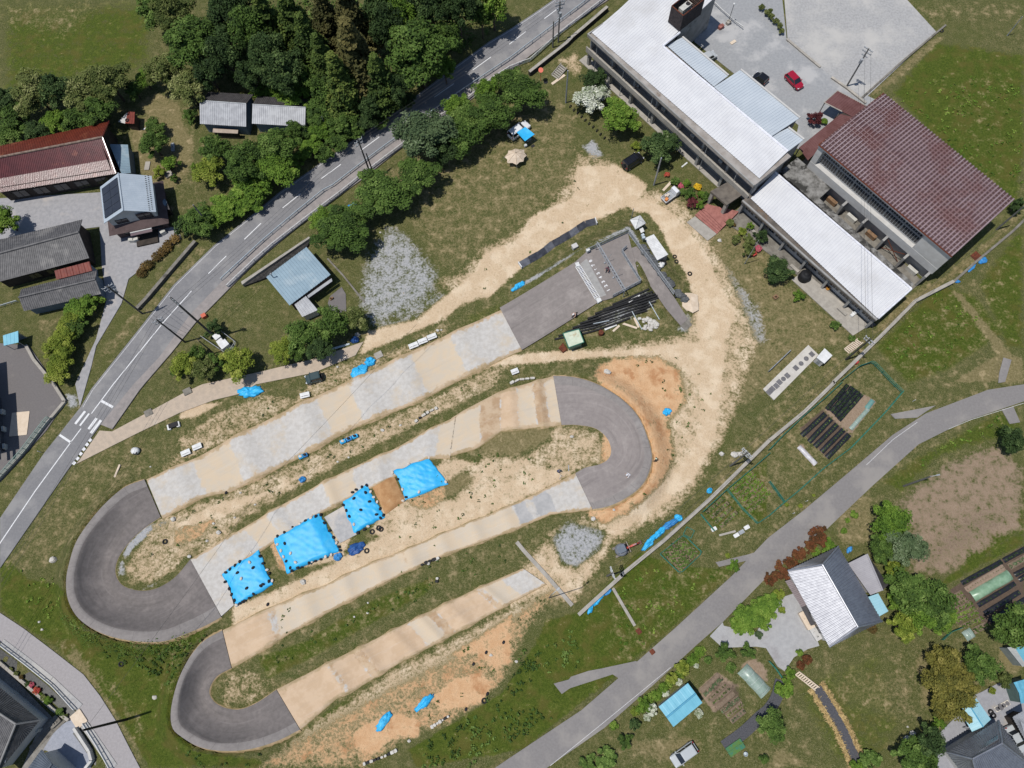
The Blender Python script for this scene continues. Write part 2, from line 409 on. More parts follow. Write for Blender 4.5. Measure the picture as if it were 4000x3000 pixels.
pave('side_road', 'E 650,1659 830,1270 920,930 880,640 860,300 -100,420 -100,60 900,0 1000,240 1540,310 1565,400 1250,640 1110,750 1050,960 830,1330 790,1500 I 690,195', mat('yard_concrete', lin(168, 166, 167, .8), lin(152, 151, 153, .8), .9, 1.5, c3=lin(178, 172, 168, .8), s3=.2, bump=.3, bscale=12), .01)
pave('car_park', 'V -40,738 62,746 144,864 100,930 -40,1085', A_LOT, .016)
pave('lane', '2260,820 2212,830 2134,842 2000,893 1929,939 1834,1020 1734,1104 1659,1162 1581,1244 1458,1357 1331,1469 1256,1534 1106,1634 1060,1665 1000,1700 1110,1710 1188,1654 1306,1572 1414,1477 1506,1392 1561,1344 1659,1244 1784,1145 1884,1050 1984,960 2084,910 2212,867 2260,855', A_LANE, .02)
pave('village_road', '-40,1300 0,1324 50,1357 112,1404 180,1457 215,1502 250,1557 275,1607 302,1659 320,1700 260,1700 242,1659 220,1614 195,1564 165,1532 120,1481 62,1434 0,1387 -40,1362', mat('asphalt_pale', lin(168, 163, 163, .8), lin(158, 153, 153, .8), .9, 3, bump=.15, bscale=30), .02)
pave('path', 'V 242,932 317,892 400,847 437,830 553,805 678,775 785,738 768,767 678,805 553,830 520,850 462,864 387,892 300,934 250,959 165,1002 215,930', LANE_C, .026)
pave('car_park', 'V 1500,-30 1690,-30 1690,0 1700,90 1860,200 1905,222 1895,260 1790,330 1715,320 1725,270 1500,90', YARD, .012)
pave('car_park', 'V 1690,-60 1900,-60 1960,0 2022,68 1868,213 1790,160 1702,92', GRAV, .02)
pave('driveway', 'O 1710,520 1820,400 V 1561,1344 O 1830,430 2110,490 V 1640,1355 1690,1290 1720,1280 1745,1330 1770,1395 1745,1402 1715,1420 1695,1450 1680,1440 1655,1400 O 2110,610 1820,620', mat('drive_concrete', lin(176, 175, 174, .8), lin(164, 163, 163, .8), .9, 1.5, c3=lin(150, 146, 146, .8), s3=.25), .012)
pave('driveway', 'P 1490,1350 1640,1200 1760,1040 1850,1000 2000,920 2260,900 2300,1700 1420,1700 1440,1520', mat('drive_grey', lin(160, 160, 164, .8), lin(148, 148, 152, .8), .9, 2, c3=lin(170, 160, 150, .8), s3=.3), .012)
pave('yard', 'b 830,1080 660,1200 510,1440 660,1500 900,1800 1040,1750 1100,1540 900,1180', mat('drive_grey2', lin(165, 168, 178, .8), lin(150, 154, 164, .8), .9, 2), .012)
pave('yard', 'b -100,330 -100,700 430,1250 200,1800 300,1800 690,1200 630,1080 280,720', mat('yard_dark', lin(150, 146, 140, .8), lin(126, 122, 116, .8), .9, 1.5), .006)
for s in ('L 1060,260 1270,220 1450,185 1370,235 1290,290 1100,300', 'O 360,930 490,895 510,870 660,820 770,800 860,780 1070,735 1090,745 925,885 870,850 500,970 430,1020',
          'L 2020,220 2120,195 2180,330 2090,345', 'K 1760,1540 2050,1470 2200,1420 2060,1520 1790,1580', 'F 640,900 740,820 775,880 780,1030 655,1060 620,960',
          'H 2035,1430 2105,1450 2050,1640 1990,1650 2000,1560'):
    pave('path', s, A_LANE if s[0] != 'F' else A_LOT, .008)
for s in ('G 1580,210 1510,260 1690,420 1770,360', 'H 205,755 310,685 880,1150 735,1240', 'H 345,1325 435,1410 60,1659 L 50,140 -20,60'):
    pave('path', s, CONC, .05)
pave('pavement', 'C 580,520 640,475 1880,1560 1790,1625 1760,1600', CONC, .06)
pave('pavement', 'D 330,1360 560,1640 H 1330,770 1240,850 100,-60', CONC_D, .05)
pave('path', 'G 1840,250 1990,110 H 940,1150 860,1170', CONC_D, .045)
LINES = []
def stripe(p, q, w, z, mb):
    p = np.array(p); q = np.array(q); d = (q - p)[:2]; d /= np.linalg.norm(d); n = np.array([-d[1], d[0]]) * w / 2
    mb.prism([p[:2] + n, p[:2] - n, q[:2] - n, q[:2] + n], z - .003, z)
mb = MB()
cl = W('I -60,1460 0,1375 300,930 610,505 700,385', .036)
for a, b in zip(cl[:-1], cl[1:]): stripe(a, b, .16, .036, mb)
for s in ('I 790,255 980,0', 'E 980,1659 1405,1135', 'E 1390,1150 1655,855', 'E 1800,705 1955,553', 'E 2112,408 2255,270', 'F 230,137 385,15', 'B 565,1543 733,1420', 'B 905,1300 1065,1183',
          'B 1235,1062 1390,950', 'B 1540,840 1710,722', 'B 1873,605 2030,492', 'B 2188,382 2330,272', 'C 280,160 400,70'):
    a, b = W(s, .036); stripe(a, b, .16, .036, mb)
for s, w in (('I 875,145 975,200', .4), ('I 515,440 612,505', .35), ('I 835,295 765,390', .45), ('I 872,312 785,425', .5), ('I 735,235 650,345', .4), ('I 770,255 690,360', .3)):
    a, b = W(s, .036); stripe(a, b, w, .036, mb)
for s in ('790,475 770,497', '762,512 742,534', '735,552 714,574', '708,592 688,614', '680,632 660,655', '650,672 630,696'):
    a, b = W('I ' + s, .036); stripe(a, b, .5, .036, mb)
for L, o in ((ROAD_L, 1), (ROAD_R, -1)):
    q = W(L, .036)
    for a, b in zip(q[2:-1], q[3:]):
        d = (b - a)[:2]; d /= np.linalg.norm(d); n = np.array([d[1], -d[0], 0]) * .35 * o
        if o == 1: stripe(a + n, b + n, .06, .036, mb)
for s in ('L 1290,330 1080,480 850,700', 'O 1370,790 860,1210 330,1640', 'L 1560,390 1750,310 2212,165'):
    q = W(s, .026)
    for a, b in zip(q[:-1], q[1:]): stripe(a, b, .045, .026, mb)
structure(mb.build('road_markings', WHITE))
# ------------------------------------------------------------------ BMX track
def along(o, U, L, m, extra):
    U = np.array(U)[:, :2]; L = np.array(L)[:, :2]; c = (U + L) / 2; su = np.concatenate([[0], np.cumsum(np.linalg.norm(np.diff(c, axis=0), axis=1))]); w = np.linalg.norm(U - L, axis=1); A = []; B = []
    for i in range(len(U)): A += [su[i]] * (m + 1 + extra); B += [w[i] * j / m for j in range(m + 1)] + [0] * extra
    for k, q in (('su', A), ('sv', B)): x = o.data.attributes.new(k, 'FLOAT', 'POINT'); x.data.foreach_set('value', np.array(q, np.float32))
    return o
def slab_strip(name, up, lo, z, mats, segs, n=120, lift=.12, skirt=.5, m=10, close=1.0):
    """strip between two edge lines; z(s) is the height along it; segs = [(s_end, material index)]"""
    U = even_line(up, n); L = even_line(lo, n); v = []; f = []; mi = []
    for i in range(n):
        s = i / (n - 1); h = lift + z(s)
        for j in range(m + 1):
            t = j / m; p = U[i] * (1 - t) + L[i] * t; v.append((p[0], p[1], h))
        k = (L[i] - U[i])[:2]; k /= np.linalg.norm(k); e = .25 + .8 * z(s)
        v.append((U[i][0] - k[0] * e, U[i][1] - k[1] * e, -skirt)); v.append((L[i][0] + k[0] * e, L[i][1] + k[1] * e, -skirt))
    r = m + 3
    for i in range(n - 1):
        s = (i + .5) / (n - 1); q = next(k for e, k in segs if s <= e)
        for j in range(m): f.append((i * r + j, i * r + j + 1, (i + 1) * r + j + 1, (i + 1) * r + j)); mi.append(0)
        f.append((i * r, (i + 1) * r, (i + 1) * r + m + 1, i * r + m + 1)); f.append((i * r + m, i * r + m + 2, (i + 1) * r + m + 2, (i + 1) * r + m)); mi += [len(mats) - 1] * 2
    PAVED.append(np.vstack([U, L[::-1]])); o = structure(along(mesh(name, v, f, mats, mi=mi, smooth=True), U, L, m, 2)); T = [next(k for e, k in segs if i / (n - 1) <= e) for i in range(n)]
    for k in (1, 2, 3, 4): x = o.data.attributes.new(f't{k}', 'FLOAT', 'POINT'); x.data.foreach_set('value', np.repeat(np.convolve(np.pad([float(q == k) for q in T], 2, 'edge'), [.15, .2, .3, .2, .15], 'valid'), r).astype(np.float32))
    x = o.data.attributes.new('t5', 'FLOAT', 'POINT'); x.data.foreach_set('value', np.tile([.85, .3] + [0.0] * (m - 3) + [.3, .85, 1, 1], n).astype(np.float32))
    return o

def bumps(*bs):
    def z(s):
        return sum(a * math.exp(-((s - c) / w) ** 2) for c, w, a in bs)
    return z
M4 = [SURF, DIRT_S]
U1 = W('1083,668 940,735 800,800 650,870 500,945 430,985 315,1035', .3); L1 = W('1127,755 1000,815 900,868 760,925 650,985 560,1030 500,1060 430,1075 350,1120', .3)
slab_strip('track_surface', U1, L1, bumps((.13, .035, 0.36), (.3, .03, 0.43), (.42, .03, 0.43), (.58, .03, 0.50), (.75, .03, 0.50), (.93, .03, 0.36)), M4,
           [(.157, 0), (.27, 1), (.447, 0), (.537, 1), (.777, 0), (.884, 1), (1.1, 0)], 140)
U2 = W('412,1207 500,1155 600,1095 700,1040 760,1010 850,970 930,925 985,899', .3); L2 = W('478,1245 560,1190 680,1115 760,1072 850,1030 920,990 972,988', .3)
slab_strip('track_surface', U2, L2, bumps((.12, .03, 0.29), (.3, .025, 0.43), (.5, .025, 0.43), (.7, .03, 0.43), (.9, .03, 0.29)), M4,
           [(.19, 0), (.27, 1), (.49, 0), (.6, 1), (.94, 0), (1.1, 1)], 110)
slab_strip('track_surface', W('975,903 1000,887 1080,845 1195,812', .2), W('962,987 1030,968 1083,930 1213,918', .2), bumps((.6, .05, 0.29), (.85, .04, 0.36)), M4,
           [(.3, 1), (.5, 4), (.66, 2), (.8, 1), (.9, 4), (1.1, 1)], 60)
mbp = W('412,1209 430,1197 486,1238 505,1307 478,1331', .1)
pave('track_surface', '', SURF, .1, .4, mbp)
U3 = W('1243,1022 1150,1070 1060,1110 960,1150 870,1190 780,1225 700,1265 600,1305 480,1362', .3)
L3 = W('1280,1100 1190,1110 1120,1140 1040,1170 950,1202 868,1239 807,1270 713,1319 620,1370 553,1412 500,1443', .3)
slab_strip('track_surface', U3, L3, bumps((.22, .02, 0.29), (.31, .02, 0.36), (.4, .02, 0.36), (.49, .02, 0.36), (.58, .02, 0.36), (.67, .02, 0.36), (.78, .025, 0.43), (.9, .03, 0.36)), M4,
           [(.09, 0), (.135, 3), (.16, 0), (.19, 3), (.5, 1), (.505, 4), (.58, 1), (.7, 1), (.705, 4), (.8, 1), (.81, 4), (.865, 1), (.875, 4), (1.1, 2)], 150)
U4 = W('597,1490 793,1390 910,1330 1040,1267 1130,1228', .3); L4 = W('648,1576 725,1509 770,1487 875,1424 953,1384 1085,1312 1180,1262', .3)
slab_strip('track_surface', U4, L4, bumps((.2, .03, 0.36), (.33, .02, 0.36), (.46, .025, 0.43), (.57, .02, 0.36), (.68, .03, 0.43), (.83, .02, 0.36)), M4,
           [(.2, 2), (.215, 4), (.3, 2), (.33, 4), (.52, 2), (.6, 1), (.63, 4), (.8, 2), (.825, 4), (.9, 1), (1.1, 0)], 130)
for (inn, out, h) in BERMS:
    n = len(inn); m = 22; v = []; f = []; mi = []
    for i in range(n):
        for j in range(m + 1):
            u = j / m; p = inn[i] * (1 - u) + out[i] * u; t = np.clip((u - .3) / .53, 0, 1)
            v.append((p[0], p[1], .06 + (out[i][2] - .06) * t ** 1.7 * (1 if u < .83 else 1) + (.04 * (u - .83) / .17 if u > .83 else 0)))
        k = (out[i] - inn[i])[:2]; k /= np.linalg.norm(k)
        v.append((inn[i][0] - k[0] * .2, inn[i][1] - k[1] * .2, -.4)); v.append((out[i][0] + k[0] * .5, out[i][1] + k[1] * .5, out[i][2] * .6 - .4))
    r = m + 3
    for i in range(n - 1):
        for j in range(m): f.append((i * r + j, (i + 1) * r + j, (i + 1) * r + j + 1, i * r + j + 1)); mi.append(1 if (j + .5) / m > .83 else 0)
        f.append((i * r, i * r + m + 1, (i + 1) * r + m + 1, (i + 1) * r)); f.append((i * r + m, (i + 1) * r + m, (i + 1) * r + m + 2, i * r + m + 2)); mi += [2, 2]
    structure(along(mesh('track_surface', v, f, [ASPH_L if h < 2 else ASPH_B, ASPH_R, DIRT_S], mi=mi, smooth=True), inn, out, m, 2))
# start ramp, platform, way up
def grid4(a, b, c, d, n, m, zf):
    v = []; f = []
    for i in range(n + 1):
        for j in range(m + 1):
            s, t = i / n, j / m; p = (a * (1 - t) + b * t) * (1 - s) + (d * (1 - t) + c * t) * s; v.append((p[0], p[1], zf(s, t, p)))
    for i in range(n):
        for j in range(m): f.append((i * (m + 1) + j, i * (m + 1) + j + 1, (i + 1) * (m + 1) + j + 1, (i + 1) * (m + 1) + j))
    return v, f
v, f = grid4(RAMP[0], RAMP[1], RAMP[2], RAMP[3], 24, 6, lambda s, t, p: ramp_z(s) + .05)
structure(along(mesh('start_ramp', v, f, ASPH_T, smooth=True), even_line([RAMP[0], RAMP[3]], 25), even_line([RAMP[1], RAMP[2]], 25), 6, 0))
mb = MB(); mb.prism(PLAT, HILL - .4, HILL + .04); structure(mb.build('start_platform', ASPH_T))
l = even_line(PATHL, 20); r = even_line(PATHR, 20)
structure(mesh('path', [x for i in range(20) for x in (l[i] + (0, 0, .05), r[i] + (0, 0, .05))], [(2 * i, 2 * i + 1, 2 * i + 3, 2 * i + 2) for i in range(19)], ASPH_T, smooth=True))
mb = MB(); mb.prism(W('G 1455,1155 1520,1100 1557,1150 1500,1197', .05), -.2, .09); structure(mb.build('path', CONC_D))
# ------------------------------------------------------------------ the ground: one sheet, its cover painted by zone
ZONES = [
 ('dry', .42, 160, 'V 250,900 800,650 1250,330 1480,430 1640,700 1560,1050 1250,1330 700,1659 420,1600 150,1250 200,1060'), ('dry', .4, 100, 'V 1250,1330 1600,1050 1900,700 2212,500 2212,900 1900,1100 1600,1300 1350,1500'), ('dry', .3, 120, 'V 0,900 700,380 900,420 400,900 0,1240'),
 ('dry', .35, 100, 'V 1560,1400 2212,1300 2212,1659 1250,1659'), ('lush', .6, 80, 'V 0,0 340,0 330,150 0,220'),
 ('orange', .85, 24, 'V 1285,795 1330,772 1420,770 1470,800 1482,870 1440,915 1458,980 1432,1040 1380,1090 1312,1132 1268,1116 1300,1000 1300,900'), ('dirt', .72, 40, 'V 1440,900 1520,780 1560,860 1545,950 1490,1050 1440,1100 1330,1165 1280,1150 1290,1110 1380,1080 1450,1000'),
 ('dirt', .72, 30, 'V 1085,1260 1130,1225 1190,1150 1260,1115 1330,1165 1290,1230 1240,1305 1170,1290 1100,1320'), ('dirt', .62, 30, 'V 860,1440 1000,1370 1100,1310 1200,1270 1130,1350 1040,1440 900,1520 740,1600 560,1659 640,1590'), ('gravel', .7, 14, 'f 850,1300 1480,1020 1640,1180 1450,1400 900,1640 100,1800 -150,1880 300,1600'),
 ('dirt', .5, 30, 'V 640,860 960,700 1090,655 1090,668 800,805 500,950 340,1030 380,980'), ('dirt', .55, 20, 'F 1600,980 2000,740 2180,740 1760,1000'),  # attribute, value, softness in photo px, outline on the photograph
 # dry / lush grass
 ('dry', .55, 60, 'V 780,380 1180,180 1260,250 1240,420 1100,520 950,600 870,450'),
 ('dry', .35, 40, 'V 230,180 430,180 680,300 560,420 440,470 380,500 260,340'),
 ('dry', .8, 25, 'A 1150,900 1350,780 1560,880 1600,1050 1700,1250 1650,1500 1500,1650 1350,1620 1200,1500 1100,1150 1250,1000'),
 ('dry', .55, 20, 'E 780,1500 1200,950 1700,450 1850,440 1500,850 1000,1380'),
 ('dry', .6, 20, 'E 300,1100 540,1080 420,1260 340,1200'), ('dry', .45, 30, 'I 0,1130 620,280 560,200 430,300 0,860'),
 ('dry', .5, 20, 'I 0,1590 590,740 1000,520 1300,440 1240,800 800,1200 300,1659'),
 ('dry', .65, 50, 'V 1440,420 1640,470 1700,600 1850,720 1700,830 1560,900 1600,700'),
 ('dry', .5, 40, 'V 1530,1000 1850,690 1910,850 1700,1080 1500,1200'),
 ('dry', .8, 30, 'H 1230,860 1450,770 1700,560 2000,330 2212,120 2212,220 1700,680 1300,960 960,1250 900,1200'),
 ('dry', .9, 14, 'H 1560,830 1680,880 1960,1220 2080,1380 2212,1450 2212,1659 1990,1640 1560,1655 1990,1400 1800,1150'),
 ('dry', .75, 25, 'D 1130,100 1420,280 1530,330 1330,520 1100,720 840,900 810,860 1450,290 1200,130'),
 ('dry', .5, 50, 'V 1900,0 2212,0 2212,60 2100,40 2000,60'), ('dry', .35, 120, 'V 1980,150 2212,100 2212,500 2100,450'),
 ('dry', .5, 60, 'V 0,0 250,0 150,90 0,60'),
 ('dry', .8, 20, 'M 650,600 900,1000 1200,1480 1240,1620 1150,1500 850,1010 560,700'),
 ('dry', .5, 40, 'M 250,450 600,520 1000,900 1350,1400 1250,1500 900,1000 500,700'),
 ('dry', .5, 60, 'P 450,900 800,700 1000,800 1250,600 1400,1300 1000,1300 600,1150'), ('dry', .7, 18, 'P 1250,700 1400,600 1420,1250 1330,1100'),
 ('dry', .95, 10, 'P 430,1000 480,1000 620,1150 760,1420 840,1640 700,1650 610,1300 530,1200'),
 ('dry', .7, 40, 'O 750,1350 1250,1400 1500,1350 1700,1450 1500,1650 1200,1620'), ('dry', .8, 30, 'P 50,1450 250,1560 450,1659 0,1659'),
 ('dry', .7, 25, 'L 430,1200 900,900 920,1250 880,1400 640,1420 560,1200'),
 ('dry', .6, 30, 'O 250,330 560,260 900,20 1000,0 400,-60'), ('dry', .8, 20, 'P 1480,1200 1750,900 2050,850 2212,820 2212,600 2000,600 1950,850 1780,1000 1500,1250'),
 ('lush', .9, 60, 'V 1930,200 2020,90 2212,120 2212,330 2190,470 2050,330'), ('lush', .8, 40, 'V 1890,750 2030,610 2110,640 2170,720 2050,800 1960,830'),
 ('lush', .7, 40, 'V 2110,610 2212,480 2212,760 2170,750'), ('lush', .6, 80, 'V 0,60 200,60 330,90 330,150 0,200'),
 ('lush', .9, 30, 'V 1255,1320 1380,1190 1450,1220 1590,1230 1450,1360 1330,1460 1240,1530 1130,1620 900,1659 880,1620 1080,1500 1150,1400 1180,1340'),
 ('lush', .8, 30, 'V 0,1180 60,1250 130,1260 180,1360 300,1400 480,1330 400,1420 370,1550 420,1620 560,1640 580,1659 320,1659 250,1540 120,1400 0,1320'),
 ('lush', .5, 60, 'V 1700,1480 1900,1400 1960,1560 1900,1659 1800,1659'), ('lush', .8, 30, 'V 2060,1180 2212,1090 2212,1140 2080,1240'),
 ('lush', .75, 25, 'N 0,700 400,560 1000,200 1600,-30 1500,150 900,480 400,760 100,900'), ('lush', .6, 20, 'N 600,1150 1050,900 1700,560 2200,250 1800,520 1100,900 700,1230 100,1470 400,1350'),
 ('lush', .7, 25, 'K 1200,320 1330,300 1330,500 1230,560'), ('lush', .6, 30, 'L 950,850 1300,600 2000,220 2212,330 2212,480 1900,500 1500,640 1150,950'),
 ('lush', .7, 20, 'A 1250,1350 1560,1380 1450,1600 1330,1640'),
 # dirt, gravel, soil
 ('dirt', .95, 14, 'V 775,768 795,715 900,690 960,640 1020,590 1045,545 1110,520 1150,465 1235,425 1245,355 1330,355 1400,400 1380,435 1300,472 1200,520 1120,585 1060,640 1000,655 960,690 900,715 830,745'),
 ('dirt', .6, 40, 'V 940,615 1000,580 1050,530 1120,495 1190,440 1230,370 1250,330 1340,350 1300,400 1200,480 1100,560 1000,640'),
 ('dirt', 1, 12, 'G 950,60 1200,50 1420,200 1560,360 1700,560 1800,800 1950,1050 1850,1250 1600,1280 1590,1000 1500,700 1370,520 1300,350 1180,180 1050,170'),
 ('dirt', .62, 30, 'V 1360,400 1460,420 1530,500 1590,620 1640,740 1600,860 1560,960 1500,1060 1450,1110 1330,1170 1290,1150 1420,1060 1480,950 1470,840 1400,770 1300,770 1100,790 950,830 940,805 1100,765 1300,750 1480,720 1500,640 1450,510'),
 ('dirt', 1, 14, 'V 1000,802 1080,770 1200,757 1320,757 1420,745 1510,735 1570,720 1560,860 1545,950 1500,1035 1440,1085 1330,1160 1300,1150 1400,1075 1480,990 1510,920 1510,840 1450,780 1300,772 1180,783 1080,790'),
 ('dirt', .55, 14, 'V 340,1120 500,1062 620,1010 760,935 900,875 1010,820 1090,785 1090,800 1070,835 900,920 760,990 640,1055 500,1140 410,1195 380,1230 330,1260 280,1255 270,1220 300,1180'),
 ('dirt', .85, 12, 'V 380,1130 470,1085 560,1065 700,1000 740,985 600,1060 500,1110 400,1170 360,1180'),
 ('dirt', .5, 14, 'V 430,985 500,945 650,870 800,800 940,735 1083,668 1010,680 900,740 800,770 690,800 640,860 560,850 470,890 380,950 400,990'),
 ('dirt', .9, 14, 'V 400,870 480,870 430,900 385,905'), ('dirt', .85, 14, 'V 500,1310 580,1280 700,1225 840,1150 960,1090 1080,1040 1200,1010 1240,1015 1230,1030 1000,1140 850,1200 700,1270 500,1365'),
 ('dirt', .75, 16, 'V 960,985 1030,1000 1080,950 1150,1000 1230,1020 1180,1060 1040,1115 960,1150 850,1190 800,1150 830,1080 900,1060'),
 ('dirt', .6, 20, 'V 1085,925 1215,920 1290,930 1312,965 1300,1000 1240,1020 1150,1010 1080,980'),
 ('orange', .95, 16, 'V 1285,800 1330,775 1400,778 1455,800 1462,870 1420,900 1390,895 1360,850'), ('orange', .9, 14, 'V 1405,905 1450,930 1440,1000 1390,1080 1300,1112 1270,1112 1350,1085 1400,1040 1412,985'),
 ('orange', .55, 30, 'V 560,1659 640,1600 760,1530 900,1455 1000,1410 1110,1330 1190,1270 1210,1280 1150,1340 1120,1400 1080,1480 980,1560 880,1590 800,1659'),
 ('orange', .9, 16, 'N 1700,880 1950,820 2050,930 1960,1100 1600,1180 1500,1050'), ('orange', .9, 14, 'N 850,1330 1150,1180 1450,1240 1400,1400 1200,1400 1000,1560 850,1480'),
 ('orange', .8, 20, 'N 1650,700 2212,330 2212,760 2050,830 1900,700'), ('orange', .6, 16, 'I 1500,1250 1900,1150 1700,1350 1500,1400'),
 ('soil', .8, 25, 'H 0,0 1,1 2,0'),
 ('gravel', .66, 44, 'F 1150,270 1300,350 1580,700 1560,870 1300,1060 1000,1160 870,980 920,700 1000,480'),
 ('gravel', .55, 30, 'F 880,1000 1300,900 1700,850 1950,740 1950,800 1400,1060 1000,1180'),
 ('gravel', .5, 24, 'K 330,1330 480,1180 640,1230 810,1280 760,1430 560,1590 420,1550'), ('gravel', .8, 12, 'K 770,1190 830,1080 880,1080 800,1200'),
 ('gravel', .7, 20, 'G 1500,1040 1600,1080 1660,1180 1560,1250 1420,1200'), ('gravel', .6, 26, 'V 1490,490 1560,560 1640,660 1660,740 1600,760 1570,660 1510,560'),
 ('gravel', .95, 8, 'I 1470,1150 1490,1190 1320,1280 1150,1420 1100,1500 1060,1480 1110,1380 1250,1240'), ('gravel', .7, 10, 'I 1020,1550 1070,1500 1090,1650 M 1010,0 1060,90 1200,120 1420,20 1300,100 1180,135 1030,80'),
 ('gravel', .9, 8, 'G 1010,290 1050,340 1180,560 1290,700 1270,720 1140,560 1000,330 620,480 200,760 100,800 100,780 560,510'), ('gravel', .8, 14, 'C 600,1260 700,1200 800,1340 700,1390'),
 ('gravel', .8, 14, 'I 560,80 660,90 680,190 600,220'), ('gravel', .7, 16, 'd 560,550 750,420 1250,950 1700,1000 1650,1200 1300,1300 800,900'),
 ('dirt', .8, 14, 'd 1010,520 1280,470 1620,760 1380,860 1100,730 870,560'), ('dirt', .6, 20, 'C 370,520 560,440 620,640 520,640 450,560'),
 ('gravel', .5, 20, 'G 1780,1250 2100,1350 2000,1480 1800,1380'), ('orange', .7, 8, 'G 1250,1480 1330,1560 1310,1650 1280,1590'),
 ('soil', .95, 14, 'L 270,390 470,220 720,450 520,650'), ('soilp', 1, 8, 'L 480,220 690,0 830,90 940,150 720,430 600,340'),
 ('soilp', 1, 8, 'L 270,390 470,240 720,450 520,650'), ('soilp', .8, 10, 'L 240,520 300,520 430,680 390,710'),
 ('soilp', .62, 40, 'L 1120,1000 1500,700 1950,500 2212,720 2212,1250 1900,1420 1560,1659 1200,1650 1230,1300 1100,1050'),
 ('soil', .42, 120, 'L 1300,1350 1500,1150 1800,950 2212,1050 2212,1200 1800,1500 1400,1700 1200,1550'), ('dry', .3, 90, 'L 1500,1180 1750,850 2100,750 2212,950 1900,1250 1600,1350'),
 ('soil', 1, 8, 'e 790,1060 1659,540 1659,1250 1260,1480 1150,1440 1060,1250 900,1500 780,1200'), ('lush', .6, 10, 'e 1659,340 1659,540 1180,780 700,1050 640,1010 760,890 1200,640'),
 ('soilp', .9, 10, 'O 1600,980 1770,830 1950,950 1750,1200'), ('soil', .6, 12, 'O 1700,900 1950,920 2000,1100 1750,1200'), ('soilp', .8, 12, 'O 1970,780 2090,700 2212,800 2212,930'),
 ('lush', .75, 16, 'K 1640,1110 1850,920 2080,725 2212,640 2212,1140 2110,1210 1980,1150 1760,1270'), ('soilp', .3, 16, 'K 1880,880 2080,720 2212,820 2212,1080 2100,1200'), ('lush', .8, 16, 'K 1280,1470 1470,1300 1640,1460 1440,1640'), ('soilp', .5, 8, 'K 1270,1460 1290,1480 1440,1650 1640,1470 1640,1450 1460,1600'),
 ('dry', .6, 10, 'A 1240,1100 1300,1300 1250,1500 1180,1300'), ('soil', .5, 12, 'P 1830,80 1900,60 1950,200 1800,200'),
 ('dirt', .85, 10, 'E 1000,1659 1000,1659 1001,1658'), ('dirt', .7, 10, 'V 640,1150 660,1130 760,1160 740,1210 640,1230'),
 ('orange', .8, 10, 'J 150,1340 260,1560 330,1640 200,1600 120,1400'), ('orange', .6, 14, 'J 1290,1010 1620,870 1660,980 1500,1090 1390,1080'),
 ('dirt', 0, 14, 'J 20,1400 150,1370 290,1600 180,1640'), ('lush', .4, 14, 'J 20,1400 150,1370 290,1600 180,1640'),
 ('dirt', 0, 24, 'K 0,250 110,240 340,370 330,480 140,600 0,640 J 1900,600 2000,400'), ('dry', .8, 24, 'K 0,250 110,240 340,370 330,480 140,600 0,640 J 1900,600 2000,400'), ('dirt', 0, 20, 'J 1560,900 1800,750 1890,820 1700,980 1600,1000'), ('dry', .8, 16, 'J 1560,900 1800,750 1890,820 1700,980 1600,1000'),
 ('dirt', .0, 20, 'K 340,1340 480,1180 640,1220 810,1270 770,1430 560,1590 430,1560'), ('gravel', .75, 40, 'K 330,1330 480,1180 640,1220 820,1270 770,1440 560,1600 420,1560'), ('dirt', .4, 20, 'V 470,1470 520,1440 600,1470 540,1525 480,1525'), ('gravel', .45, 30, 'V 800,660 900,600 960,640 900,700 810,730'), ('dirt', .6, 14, 'V 430,1160 480,1140 520,1150 430,1200'),
 ('dirt', 0, 20, 'V 980,690 1080,640 1110,660 1060,720 1000,760 960,720'), ('lush', .5, 20, 'V 1000,680 1080,650 1100,670 1020,715'),
]
